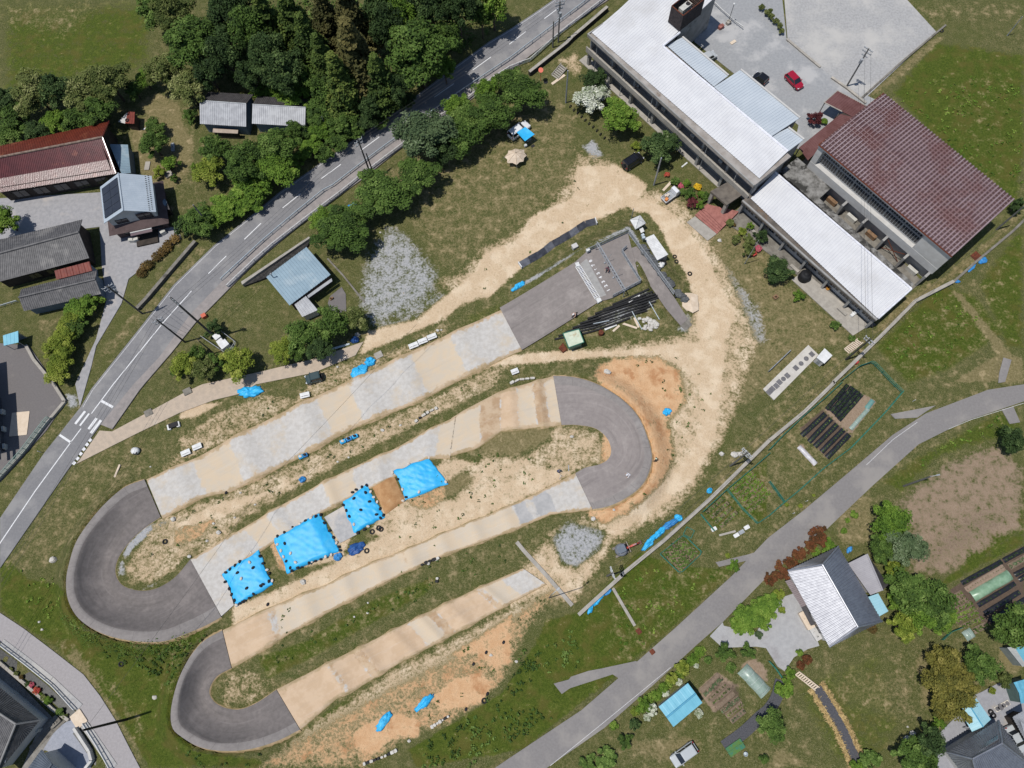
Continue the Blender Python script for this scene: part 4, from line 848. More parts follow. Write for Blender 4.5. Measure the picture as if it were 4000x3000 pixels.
# ---- farm buildings on the left
def farm():
    A_, R_, B_ = W('A -60,1275 945,1050', 3.8), W('A -60,1372 888,1187', 6.2), W('A -60,1672 1005,1500', 3.6)
    mid = [lerp(R_[0], B_[0], .55) + (0, 0, -.45), lerp(R_[1], B_[1], .55) + (0, 0, -.45)]
    t = thing('farmhouse', 'long farm hall with a red tiled roof, rusty on its far slope', 'house', (*R_[1][:2], 0))
    mb = MB(); corr(mb, A_[0], A_[1], R_[1], R_[0], .32, .05); mb.build('roof', ROOF_RUST, t, label='rust-red rear roof slope')
    mb = MB(); corr(mb, mid[0], mid[1], R_[1], R_[0], .32, .06); corr(mb, B_[0], B_[1], mid[1], mid[0], .32, .06); ro = mb.build('roof', ROOF_RED, t, label='dark red glazed roof slope, shining along its eave')
    k = MB(); k.tube(R_[0] + (0, 0, .1), R_[1] + (0, 0, .1), .2, .2, 8); k.build('ridge_cap', mat('ridge_plaster', lin(150, 132, 118, .8), lin(110, 90, 80, .8), .8, 2), ro)
    k = MB(); k.tube(R_[1] + (0, 0, .08), A_[1] + (0, 0, .08), .14, .14, 6); k.tube(R_[1] + (0, 0, .08), B_[1] + (0, 0, .08), .14, .14, 6); k.build('verge', ROOF_RED, ro)
    base = gable_walls(t, A_, R_, B_, .7, WALL_D)
    p, q = base[3], base[2]
    for i in range(5): a = lerp(p, q, .08 + i * .18); b = lerp(p, q, .08 + i * .18 + .12); window(t, (*a, 0), (*b, 0), .5, 2.4, frame=DARKF)
    q = W('A 945,1245 1105,1250 1130,1495 1050,1500', [3.0, 2.3, 2.3, 3.0]); t = thing('lean_to_shed', 'narrow grey lean-to shed against the red roofed hall', 'shed', (*q[0][:2], 0))
    mb = MB(); corr(mb, q[1], q[2], q[3], q[0], .4, .04); mb.build('roof', ROOF_SB, t); mb = MB(); mb.prism(inset(q, .15), 0, 2.2); mb.build('wall', WALL_G, t)
    # two-storey house with solar panels
    A_ = W('a 170,540 235,1130', 5.2); R_ = W('a 467,315 547,922', 6.9); B_ = W('a 1005,360 1078,945', 5.2)
    t = thing('house', 'two-storey house with a pale blue roof and solar panels on one slope', 'house', (*(A_[1] + B_[1])[:2] / 2, 0))
    mb = MB(); corr(mb, A_[0], A_[1], R_[1], R_[0], .4, .04); corr(mb, B_[0], B_[1], R_[1], R_[0], .4, .04); ro = mb.build('roof', ROOF_B, t)
    k = MB(); k.tube(R_[0] + (0, 0, .06), R_[1] + (0, 0, .06), .1, .1, 6); k.build('ridge_cap', ROOF_B, ro)
    k = MB()
    for i in range(17):
        for off in (.1, .19): p = lerp(lerp(B_[0], R_[0], off + .03 * 0), lerp(B_[1], R_[1], off), (i + (.5 if off > .15 else 0)) / 17.3 + .01); k.box(p + (0, 0, .12), (.16, .1, .1))
    k.build('snow_guard', DARKF, ro)
    base = gable_walls(t, A_, R_, B_, .55, WALL_W, 2.7); nrm = np.cross(A_[1] - A_[0], R_[0] - A_[0]); nrm /= np.linalg.norm(nrm); nrm = nrm if nrm[2] > 0 else -nrm
    for i in range(4):
        for j in range(2):
            u0, u1 = .1 + i * .205, .1 + i * .205 + .195; w0, w1 = .1 + j * .42, .1 + j * .42 + .41
            q = [lerp(lerp(A_[0], A_[1], u), lerp(R_[0], R_[1], u), w) + nrm * .1 for u, w in ((u0, w0), (u1, w0), (u1, w1), (u0, w1))]
            v = q + [x + nrm * .05 for x in q]; mesh('solar_panel', v, [(0, 1, 2, 3), (4, 5, 6, 7), (0, 1, 5, 4), (1, 2, 6, 5), (2, 3, 7, 6), (3, 0, 4, 7)], SOLAR, t)
    lo = inset(base, -.5); mb = MB(); mb.prism(lo, 0, 2.4); mb.build('ground_floor_wall', WALL_B, t)
    sk = inset(base, -1.3); up = [(*p, 3.3) for p in inset(base, -.02)]; dn = [(*p, 2.4) for p in sk]
    mesh('pent_roof', dn + up, [(0, 1, 5, 4), (1, 2, 6, 5), (2, 3, 7, 6), (3, 0, 4, 7), (0, 3, 2, 1)], WALL_B, t)
    p, q = base[1], base[2]
    if np.linalg.norm(p - np.array(A_[1])[:2]) > 3: p, q = q, p
    d = unit2(p, q)
    for u0, u1, z0, z1 in ((.12, .38, 3.5, 4.6), (.6, .92, 3.4, 5.0)): window(t, (*lerp(p, q, u0), 0), (*lerp(p, q, u1), 0), z0, z1, frame=DARKF)
    n = np.array([d[1], -d[0]]); 
    pl, ql = p + n * .5, q + n * .5
    for u0, u1 in ((.1, .3), (.72, .95)): window(t, (*lerp(pl, ql, u0), 0), (*lerp(pl, ql, u1), 0), .8, 2.1, frame=DARKF)
    g = [lerp(pl, ql, .3), lerp(pl, ql, .78)]; mb = MB(); mb.prism([g[0] + n * .05, g[1] + n * .05, g[1] + n * 1.6, g[0] + n * 1.6], 2.15, 2.27); po = mb.build('porch_roof', mat('porch_sheet', lin(124, 108, 112, .8), rough=.3), t)
    mb = MB(); mb.tube((*(g[0] + n * 1.0), 2.34), (*(g[1] + n * 1.0), 2.34), .12, .12, 8); mb.build('awning_roll', WALL_W, po)
    mb = MB(); mb.prism([g[0] + n * .05, g[1] + n * .05, g[1] + n * 2.6, g[0] + n * 2.6], 0, .35); mb.build('porch_deck', WALL_D, t)
    for k, (u, w) in enumerate(((.2, 1.2), (.3, 1.3), (.92, 1.0))): c = lerp(pl, ql, u) + n * w; mb = MB(); mb.box((*c, .4), (.9, .5, .8), .3 * k, .05); mb.build('storage_box', AC_W, t)
    # outbuilding behind the house
    q = W('a 1050,500 1135,500 1215,700 1300,905 1140,905 1095,720', 2.4); t = thing('lean_to_shed', 'dark lean-to behind the solar panel house with a round tank roof', 'shed', (*q[1][:2], 0)); mb = MB(); mb.prism(q, 2.2, 2.4); mb.build('roof', ROOF_DK, t); mb = MB(); mb.prism(inset(q, .3), 0, 2.19); mb.build('wall', WALL_D, t)
    c = W1('a 1150,810', 2.5); mb = MB(); mb.lathe((c[0], c[1], 2.41), [(1.1, 0), (1.1, .12), (.6, .3), (0, .34)], 20); mb.build('tank_lid', WALL_G, t)
    # grey tiled barns
    t, base, *_ = gable('barn', 'large weathered grey tiled barn beside the gravel yard', 'E -60,427 710,238', 'E -60,546 682,347', 'E -60,790 772,570', 3.2, 5.0, ROOF_GREY, sp=.34, amp=.05, wall=WALL_D, oh=.6, cat='barn', cap=.2)
    for i in range(3): a = lerp(base[3], base[2], .3 + i * .2); b = lerp(base[3], base[2], .3 + i * .2 + .12); window(t, (*a, 0), (*b, 0), .6, 2.2, frame=DARKF)
    t, base, *_ = gable('barn', 'smaller grey tiled barn by the roadside hedge', 'E 180,842 838,677', 'E 163,912 825,755', 'E 207,1030 875,880', 2.6, 3.9, ROOF_GREY, sp=.34, amp=.05, wall=WALL_G, oh=.5, cat='barn', cap=.17)
    q = W('E 470,680 772,600 797,680 488,757', [2.9, 2.9, 2.3, 2.3]); t = thing('lean_to_shed', 'small red metal lean-to roof between two grey barns', 'shed', (*q[0][:2], 0)); mb = MB(); corr(mb, q[3], q[2], q[1], q[0], 1.0, .06); mb.build('roof', mat('red_sheet', lin(134, 66, 54, .8), lin(112, 52, 44, .8), .6, 1.4), t); mb = MB(); mb.prism(inset(q, .2), 0, 2.25); mb.build('wall', WALL_G, t)
    # twin sheds under the wood
    for s, lab in ((('A 1800,795 2190,817', 'A 1725,870 2128,897', 'A 1728,1070 2128,1095'), 'silver and black roofed shed with a beige lean-to'), (('B 10,833 468,857', 'B -30,903 430,930', 'B -35,1068 425,1095'), 'silver and black roofed shed nearest to the main road')):
        t, base, A2, R2, B2 = gable('storage_shed', lab, *s, 2.9, 3.7, ROOF_DK, ROOF_SLV, wall=WALL_G, oh=.4, sp=.35, amp=.05, cat='shed', capm=STEEL, cap=.08)
        if 'beige' in lab:
            q = W('A 1838,1105 2055,1118 2055,1155 1838,1145', [2.0, 2.0, 1.8, 1.8]); mb = MB(); mb.prism(q, 1.75, 1.85); mb.build('lean_to_roof', mat('beige_sheet', lin(186, 168, 152, .8), rough=.7), t)
            mb = MB(); mb.prism(inset(q, .15), 0, 1.74); mb.build('lean_to_wall', WALL_D, t)
    q = W('A 1105,965 1165,968 1160,1070 1080,1065', [2.0, 2.2, 2.2, 2.0]); t = thing('hut', 'tiny red metal roofed hut at the wood edge with a tyre on top', 'hut', (*q[0][:2], 0)); mb = MB(); corr(mb, q[0], q[1], q[2], q[3], .5, .04); mb.build('roof', MATS['red_sheet'], t)
    q2 = W('A 1090,975 1105,965 1080,1065 1025,1058', [2.0, 2.0, 2.0, 1.7]); mb = MB(); mb.prism(q2, 1.85, 1.9); mb.build('side_sheet', WALL_W, t); mb = MB(); mb.prism(inset(q, .15), 0, 1.9); mb.build('wall', WALL_D, t); mb = MB(); mb.ring(W1('A 1097,1037', 2.2), .28, .09); mb.build('roof_tyre', DARKF, t)
    # workshop between road and track
    q = W('F 88,735 437,475 645,714 290,980', [2.6, 2.6, 3.1, 3.1]); t = thing('workshop', 'steel-blue roofed workshop beside the grassy gravel patch', 'workshop', (*(sum(q) / 4)[:2], 0)); mb = MB(); corr(mb, q[0], q[1], q[2], q[3], .5, .05); mb.cur = 1
    v = [lerp(q[0], q[1], .12), lerp(q[0], q[1], .155), lerp(q[3], q[2], .155), lerp(q[3], q[2], .12)]; mb.prism(v, 2.6, 2.62); mb.m[-6:] = [1] * 6
    for i in range(8): mb.v[-8 + i] = (*mb.v[-8 + i][:2], (2.64 if i % 4 in (0, 3) else 2.64) + (.5 if i % 4 in (1, 2) else 0) + (.05 if i > 3 else 0))
    ro = MB(); ro.v, ro.f, ro.m = mb.v[:-8], mb.f[:-6], mb.m[:-6]; ro.build('roof', [ROOF_SB, ROOF_B], t); mb = MB(); mb.prism(inset(q, .35), 0, 2.55); mb.build('wall', WALL_B, t)
    q3 = W('F 437,888 650,740 660,772 455,918', [2.6, 2.6, 2.3, 2.3]); mb = MB(); mb.prism(q3, 2.3, 2.38); mb.build('porch_roof', ROOF_SLV, t)
    q4 = W('F 330,970 432,898 535,1020 400,1080', [2.5, 2.5, 2.1, 2.1]); mb = MB(); corr(mb, q4[3], q4[2], q4[1], q4[0], .5, .04); mb.build('lean_to_roof', ROOF_SLV, t); mb = MB(); mb.prism(inset(q4, .2), 0, 2.05); mb.build('lean_to_wall', WALL_W, t)
    p = W1('F 150,740', 2.7); mb = MB(); mb.tube(p, p + (0, 0, 1.5), .09, .09, 8); mb.tube(p + (0, 0, 1.45), p + (.25, 0, 1.55), .12, .12, 8); mb.build('flue', STEEL, t)
    q = W('F 0,690 460,385 480,405 10,720', .9); t = thing('retaining_wall', 'long dark block retaining wall behind the workshop', 'wall', (*q[0][:2], 0)); mb = MB(); mb.prism(W('F -120,800 0,715 470,395 455,385 0,690 -130,775', 1.0), 0, 1.0); mb.build('coping', CONC, t); mb = MB(); mb.prism(W('F -100,810 90,740 440,470 478,405 470,397 0,717', .5), 0, .5); mb.build('block_face', mat('stone_blocks', lin(70, 68, 66, .8), lin(46, 45, 44, .8), .95, 3), t)
    # blue-roofed shelter in the lot
    q = W('E 25,1240 157,1200 160,1300 32,1328', [2.5, 2.5, 2.3, 2.3]); t = thing('bicycle_shelter', 'small sky-blue roofed shelter on the corner of the asphalt lot', 'shelter', (*q[0][:2], 0)); mb = MB(); corr(mb, q[0], q[1], q[2], q[3], .6, .03); mb.build('roof', ROOF_CY, t)
    for p in q: c = lerp(p, sum(q) / 4, .15); mb = MB(); mb.tube((c[0], c[1], 0), (c[0], c[1], 2.25), .06, .06, 8); mb.build('post', STEEL, t)
    mb = MB(); mb.prism([lerp(q[i], sum(q) / 4, .2)[:2] for i in (0, 1)] + [lerp(lerp(q[i], sum(q) / 4, .2), q[(i + 3) % 4], .06)[:2] for i in (1, 0)], 0, 2.2); mb.build('back_panel', WALL_G, t)
    # dark building at the picture's left edge
    p = W('h 15,780 45,1310', 0); d = unit2(p[0], p[1]); n = np.array([d[1], -d[0]]); n = n if n[0] < 0 else -n
    bse = [p[0][:2], p[1][:2], p[1][:2] + n * 9, p[0][:2] - d * 6 + n * 9, p[0][:2] - d * 6 + n * 1.2, p[0][:2] + n * 1.2]; t = thing('apartment_building', 'dark office block with wall air conditioners cut by the left edge', 'building', (*p[0][:2], 0)); mb = MB(); mb.prism(bse, 0, 6.2); mb.build('wall', mat('dark_block_wall', lin(86, 88, 94, .8), lin(70, 72, 78, .8), .8, 1), t)
    mb = MB(); mb.prism(inset(bse, -.3), 6.203, 6.5); mb.build('roof', ROOF_DK, t)
    for i in range(4): a = p[0][:2] + d * (1 + i * 2.8); window(t, (*(a + d * 1.6), 0), (*a, 0), 1.0, 2.4, off=.02); window(t, (*(a + d * 1.6), 0), (*a, 0), 3.9, 5.3, off=.02)
    for i in range(3): c = p[0][:2] + d * (2.7 + i * 3) - n * .4; mb = MB(); mb.box((*c, .45), (.35, .85, .8), math.atan2(d[1], d[0]) - PI / 2, .03); mb.build('air_conditioner', AC_W, t)
farm()

# ---- tiled houses bottom left, houses bottom right
def hipped(name, label, eaves, ridge, ze, zr, ms, sp=.36, amp=.055, oh=.6, wall=WALL_W, capm=None, cat='house'):
    E = W(eaves, ze); R = W(ridge, zr); c = sum(E) / 4; t = thing(name, label, cat, (c[0], c[1], 0))
    mb = MB(); q = [(E[0], E[1], R[1], R[0]), (E[1], E[2], R[1], R[1]), (E[3], E[2], R[1], R[0]), (E[0], E[3], R[0], R[0])]
    for i, s in enumerate(q): mb.cur = i; corr(mb, *s, sp, amp)
    ro = mb.build('roof', ms, t); k = MB()
    for a, b in ((R[0], R[1]), (R[0], E[0]), (R[0], E[3]), (R[1], E[1]), (R[1], E[2])): k.tube(a + (0, 0, .1), b + (0, 0, .08), .15, .13, 8)
    k.build('ridge_cap', capm or ms[0], ro); mb = MB(); mb.prism(inset(E, oh), 0, ze - .02); mb.build('wall', wall, t); return t, E, R
def houses():
    t, E, R = hipped('house', 'house with silver and black tiled roof on the paved forecourt', 'L 170,1612 P 530,613 985,390 L 607,1403', 'L 468,1560 P 775,440', 3.2, 5.4, [ROOF_BLK] * 4, sp=.42, amp=.08)
    q = W('P 148,45 200,28 340,248 290,272', [2.6, 2.8, 2.8, 2.6]); mb = MB(); corr(mb, q[0], q[3], q[2], q[1], .5, .04); mb.build('porch_roof', mat('plum_sheet', lin(126, 112, 112, .8), rough=.5), t); q = W('P 290,272 332,250 415,418 372,430', [2.6, 2.8, 2.8, 2.6]); mb = MB(); mb.prism(q, 2.5, 2.58); mb.build('porch_roof', ROOF_DK, t, label='flat grey porch roof')
    for u in (.2, .45, .7): a = lerp(E[0], E[1], u); b = lerp(E[0], E[1], u + .15); n = unit2(E[0], E[3]); window(t, (*(a[:2] + n * .6), 0), (*(b[:2] + n * .6), 0), .4, 2.2, frame=DARKF)
    t2, *_ = gable('house_annex', 'grey two-tone roofed annex behind the silver tiled house', 'L 690,1550 P 885,165', 'L 855,1468 P 990,125', 'L 858,1470 P 1040,75', 2.7, 3.5, mat('pale_grey_sheet', lin(160, 157, 160, .8), lin(150, 147, 151, .8), .6, 1), ROOF_DK, oh=.3, sp=.5, amp=.02)
    q = W('P 865,180 952,150 1040,305 960,350', 2.5); t = thing('carport', 'pale sky-blue carport roof at the end of the silver tiled house', 'carport', (*q[0][:2], 0)); mb = MB(); corr(mb, q[0], q[3], q[2], q[1], .7, .03); mb.build('roof', ROOF_CY2, t)
    for p in q: c = lerp(p, sum(q) / 4, .12); mb = MB(); mb.tube((c[0], c[1], 0), (c[0], c[1], 2.45), .05, .05, 8); mb.build('post', STEEL, t)
    A = W('O 1267,1130 1520,925', 2.5); B = W('O 1395,1305 1645,1095', 2.5); R = [lerp(A[0], B[0], .52) + (0, 0, .25), lerp(A[1], B[1], .52) + (0, 0, .25)]; t = thing('garage', 'teal-blue flat garage beside the vegetable rows', 'garage', (*R[0][:2], 0))
    mb = MB(); corr(mb, A[0], A[1], R[1], R[0], 1.1, .015); corr(mb, B[0], B[1], R[1], R[0], 1.1, .015); ro = mb.build('roof', ROOF_CY, t); k = MB(); k.tube(R[0] + (0, 0, .02), R[1] + (0, 0, .02), .13, .13, 6); k.build('ridge_cap', mat('mid_blue_sheet', lin(92, 168, 200, .8), rough=.5), ro); mb = MB(); mb.prism(inset([A[0], A[1], B[1], B[0]], .2), 0, 2.45); mb.build('wall', WALL_W, t)
    A = W('c 815,900 985,1190', 2.4); B = W('c 1035,750 1230,1030', 2.4); R = W('c 965,865 1130,1125', 2.8); t = thing('carport', 'pale blue gabled carport half under the golden bamboo', 'carport', (*R[0][:2], 0)); mb = MB(); corr(mb, A[0], A[1], R[1], R[0], .8, .02); corr(mb, B[0], B[1], R[1], R[0], .8, .02); ro = mb.build('roof', ROOF_CY2, t); k = MB(); k.tube(R[0], R[1], .09, .09, 6); k.build('ridge_cap', MATS['mid_blue_sheet'], ro)
    for p in A + B: c = lerp(p, sum(A + B) / 4, .12); mb = MB(); mb.tube((c[0], c[1], 0), (c[0], c[1], 2.38), .06, .06, 8); mb.build('post', STEEL, t)
    t, E, R = hipped('house', 'black and silver tiled house beside a parked silver saloon', 'c 660,1455 1325,1040 1760,1640 1120,2060', 'c 985,1540 1370,1340', 3.2, 5.6, [ROOF_BLK] * 4, sp=.4, amp=.08)
    q = [W1('c 1160,1375', 4.9), W1('c 1325,1235', 4.9), W1('c 1330,1280', 5.6), W1('c 1220,1420', 5.6), W1('c 900,1500', 4.4), W1('c 930,1540', 4.9)]; mb = MB(); corr(mb, q[4], q[1], q[2], q[5], .4, .06); mb.build('upper_roof', ROOF_BLK, t)
    q = W('c 1510,1000 1720,880 1900,1300 1720,1380', 3.0); rr = W('c 1620,1060 1800,1180', 3.9); t = thing('house', 'corner of a silver tiled roof at the right edge by the saloon', 'house', (*q[0][:2], 0)); mb = MB(); corr(mb, q[0], q[1], rr[1], rr[0], .36, .05); corr(mb, q[3], q[2], rr[1], rr[0], .36, .05); corr(mb, q[0], q[3], rr[0], rr[0], .36, .05); mb.build('roof', ROOF_SLV, t); mb = MB(); mb.prism(inset(q, .5), 0, 2.9); mb.build('wall', WALL_D, t)
    A = W('c 1525,550 1700,500', 2.5); R = W('c 1597,690 1740,650', 2.8); B = W('c 1620,825 1760,800', 2.5); t = thing('shed', 'blue gabled metal shed at the right edge above the stepping slab', 'shed', (*R[0][:2], 0)); mb = MB(); corr(mb, A[0], A[1], R[1], R[0], .6, .03); corr(mb, B[0], B[1], R[1], R[0], .6, .03); mb.build('roof', mat('azure_sheet', lin(104, 178, 204, .8), rough=.5), t); mb = MB(); mb.prism(inset([A[0], A[1], B[1], B[0]], .1), 0, 2.45); mb.build('wall', mat('green_grey_panel', lin(104, 128, 122, .8), rough=.7), t)
    A = W('c 1440,97 1640,350', 2.2); R = W('c 1535,90 1690,330', 2.6); B = W('c 1680,80 1790,300', 2.2); t = thing('greenhouse', 'small greenhouse with one grey and one blue roof slope', 'greenhouse', (*R[0][:2], 0)); mb = MB(); corr(mb, A[0], A[1], R[1], R[0], .7, .02); mb.cur = 1; corr(mb, B[0], B[1], R[1], R[0], .7, .02); mb.build('roof', [mat('clouded_plastic', lin(176, 178, 176, .8), rough=.5), ROOF_CY], t); mb = MB(); mb.prism(inset([A[0], A[1], B[1], B[0]], .1), 0, 2.15); mb.build('wall', mat('clouded_plastic_wall', lin(150, 160, 160, .8), rough=.5), t)
    # bottom-left tiled house and storehouse
    t, E, R = hipped('house', 'large dark grey tiled house below the bending village road', 'b -620,200 468,1095 -60,1760 -1100,760', 'b -640,600 190,1140', 3.4, 6.0, [ROOF_GREY] * 4, sp=.34, amp=.06, wall=WALL_W, capm=mat('ridge_tile', lin(150, 148, 146, .8), rough=.6))
    q = [W1('b -60,1500', 4.4), W1('b 210,1180', 5.0), W1('b 280,1130', 4.2), W1('b 60,1600', 3.6)]; mb = MB(); corr(mb, q[0], q[1], q[2], q[3], .36, .05); mb.build('valley_roof', ROOF_BLK, t)
    q = W('b -40,1180 45,1220 30,1300 -60,1340', 4.6); mb = MB(); corr(mb, *q, .36, .05); mb.build('dormer_roof', ROOF_GREY, t)
    d = unit2(E[0], E[1]); n = np.array([-d[1], d[0]]); n = n if n @ (E[3] - E[0])[:2] < 0 else -n
    for s in ('b 170,790', 'b 285,885', 'b 435,1195'): c = W1(s, .5); mb = MB(); mb.box((c[0], c[1], .45), (1.0, .55, .9), math.atan2(d[1], d[0]), .04); mb.build('air_conditioner', AC_W, t)
    A = W('b 490,1440 230,1800', 3.4); R = W('b 610,1605 500,1780', 4.6); B = W('b 760,1700 690,1810', 3.4); t = thing('storehouse', 'white-walled storehouse with a dark glazed tile roof at the bottom', 'storehouse', (*A[0][:2], 0)); mb = MB(); corr(mb, A[0], A[1], R[1], R[0], .34, .05); corr(mb, B[0], B[1], R[1], R[0], .34, .05); ro = mb.build('roof', mat('slate_glazed_tile', lin(98, 106, 116, .8), lin(82, 90, 100, .8), .45, 1, spec=.5), t); k = MB(); k.tube(R[0], R[1], .14, .14, 8); k.build('ridge_cap', MATS['slate_glazed_tile'], ro); gable_walls(t, A, R, B, .35, WALL_W)
houses()
# ------------------------------------------------------------------ vegetation
def leaf_mat(name, a, b, c, k=1.0):
    m = NB(name); t = m.attr('tint'); oi = m.n('ShaderNodeObjectInfo'); n = m.noise(1.1, 3)
    v = m.math('ADD', m.math('MULTIPLY', t, .75), m.math('MULTIPLY', m.math('SUBTRACT', oi.outputs['Random'], .5), .25)); v = m.math('ADD', v, m.math('MULTIPLY', n, .25))
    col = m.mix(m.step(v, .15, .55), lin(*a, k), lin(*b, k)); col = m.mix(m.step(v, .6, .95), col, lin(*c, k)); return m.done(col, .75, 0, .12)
LEAF = {k: leaf_mat('leaf_' + k, *v) for k, v in {
    'mid': ((46, 64, 28), (72, 94, 40), (112, 132, 68)), 'dark': ((34, 48, 26), (54, 72, 38), (90, 108, 62)), 'bright': ((58, 82, 28), (88, 114, 40), (128, 146, 66)),
    'olive': ((60, 72, 34), (90, 98, 52), (134, 136, 88)), 'yellow': ((78, 94, 32), (108, 120, 44), (148, 152, 72)), 'gold': ((70, 72, 34), (102, 98, 44), (140, 130, 70)),
    'grey': ((56, 72, 48), (78, 94, 62), (110, 122, 92)), 'cedar': ((54, 56, 30), (76, 74, 42), (98, 92, 54)), 'cedarg': ((46, 62, 28), (70, 86, 38), (98, 108, 50)),
    'red': ((66, 48, 28), (100, 60, 38), (106, 94, 50)), 'maple': ((62, 30, 34), (92, 46, 48), (112, 60, 58)), 'pink': ((150, 60, 86), (196, 92, 112), (110, 96, 60)),
    'scarlet': ((150, 50, 46), (190, 80, 70), (120, 90, 50)), 'white': ((96, 112, 72), (176, 180, 160), (222, 222, 212)), 'flower': ((180, 140, 30), (226, 186, 50), (120, 130, 40)), 'brownred': ((60, 58, 30), (90, 72, 40), (118, 96, 54))}.items()}
BARK = mat('bark', lin(104, 92, 80, .8), lin(80, 70, 60, .8), .95, 4)

def leaf_cards(centers, radii, per, size, rng, tints, upcut=-.35, squash=.8, aspect=1.7):
    """cards scattered over the skins of many clumps -> verts, tint per vert"""
    n = len(centers) * per; ci = np.repeat(np.arange(len(centers)), per)
    d = rng.normal(size=(n, 3)); d /= np.linalg.norm(d, axis=1)[:, None]; d[:, 2] = np.where(d[:, 2] < upcut, -d[:, 2], d[:, 2])
    p = centers[ci] + d * radii[ci][:, None] * rng.uniform(.62, 1.08, n)[:, None] * np.array([1, 1, squash])
    nn = d * .7 + rng.normal(size=(n, 3)) * .5 + np.array([0, 0, .6]); nn /= np.linalg.norm(nn, axis=1)[:, None]
    a = np.cross(nn, rng.normal(size=(n, 3))); a /= np.linalg.norm(a, axis=1)[:, None]; b = np.cross(nn, a)
    s = size * rng.uniform(.6, 1.25, n)[:, None] / 2; a = a * s * aspect ** .5; b = b * s / aspect ** .5
    V = np.stack([p - a, p + b * .9 - a * .1, p + a, p - b * .9 + a * .1], 1).reshape(-1, 3)
    return V, np.repeat(np.clip(tints[ci] + rng.normal(0, .14, n), 0, 1), 4)

def card_mesh(name, V, T):
    me = bpy.data.meshes.new(name); n = len(V) // 4; me.vertices.add(len(V)); me.vertices.foreach_set('co', V.astype(np.float32).ravel())
    me.loops.add(len(V)); me.loops.foreach_set('vertex_index', np.arange(len(V), dtype=np.int32)); me.polygons.add(n); me.polygons.foreach_set('loop_start', np.arange(0, len(V), 4, dtype=np.int32))
    x = me.attributes.new('tint', 'FLOAT', 'POINT'); x.data.foreach_set('value', T.astype(np.float32)); me.update(); return me

def crown(name, seed, R, H, ncl, per, size, kind='dome'):
    g = np.random.default_rng(seed); c = []; r = []
    while len(c) < ncl:
        if kind == 'cone':
            t = g.uniform() ** .75; z = H * (1 - t) * .92; a = g.uniform(0, 2 * PI); q = R * t * g.uniform(.45, .95); c.append((q * math.cos(a), q * math.sin(a), z)); r.append(R * (.16 + .2 * t))
        else:
            d = g.normal(size=3); d /= np.linalg.norm(d)
            if d[2] < -.25: continue
            k = g.uniform(.45, .92) if kind == 'dome' else g.uniform(.6, .75); lob = 1 + .18 * math.sin(3 * math.atan2(d[1], d[0]) + seed) * (kind == 'dome')
            rr = R * (g.uniform(.14, .36) if kind == 'dome' else g.uniform(.3, .36)); c.append((d[0] * R * k * lob, d[1] * R * k * lob, H * .42 + d[2] * H * .55 * k)); r.append(rr)
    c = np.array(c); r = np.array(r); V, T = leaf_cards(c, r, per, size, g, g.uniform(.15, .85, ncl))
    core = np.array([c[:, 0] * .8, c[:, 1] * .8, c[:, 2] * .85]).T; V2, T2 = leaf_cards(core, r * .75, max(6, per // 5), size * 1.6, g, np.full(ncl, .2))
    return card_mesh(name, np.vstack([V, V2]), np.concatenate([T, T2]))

def trunk(seed, R, zc, base=.05):
    g = random.Random(seed); mb = MB(); r = R * base + .06; mb.tube((0, 0, -.3), (0, 0, zc * .55), r, r * .7, 8); mb.tube((0, 0, zc * .55), (.05 * R, 0, zc * 1.25), r * .7, r * .25, 7)
    for i in range(6):
        a = i * 1.05 + g.uniform(-.3, .3); q = R * g.uniform(.45, .7); mb.tube((0, 0, zc * g.uniform(.4, .7)), (q * math.cos(a), q * math.sin(a), zc * g.uniform(1.0, 1.5)), r * .4, r * .12, 6)
    return mb
PROTO = {}
def proto(cls):
    """crown and trunk meshes of three variants; local origin on the ground, nominal crown radius R and height H"""
    spec = {'big': (5, 7.5, 60, 150, .4, 'dome', 4.4), 'med': (3, 4.4, 44, 110, .3, 'dome', 2.4), 'small': (1.3, 1.7, 22, 55, .22, 'dome', .5), 'ball': (.8, 1.05, 22, 48, .14, 'ball', .12), 'cedar': (3.6, 15, 130, 70, .42, 'cone', 2.5)}[cls]
    if cls not in PROTO:
        R, H, n, per, size, kd, z0 = spec; L = []
        for s in range(3):
            me = crown('crown_' + cls, 11 * s + len(cls), R, H, n, per, size, kd); co = np.empty(len(me.vertices) * 3, np.float32); me.vertices.foreach_get('co', co); co[2::3] += z0; me.vertices.foreach_set('co', co); me.update()
            mb = trunk(s, R, z0 + H * .3) if kd != 'cone' else MB().tube((0, 0, -.3), (0, 0, 14.5), .32, .05, 8)
            tm = bpy.data.meshes.new('trunk_' + cls); tm.from_pydata(mb.v, [], mb.f); tm.materials.append(BARK); me.materials.append(None); L.append((me, tm))
        PROTO[cls] = L
    return PROTO[cls], spec[0], spec[1] + spec[6]

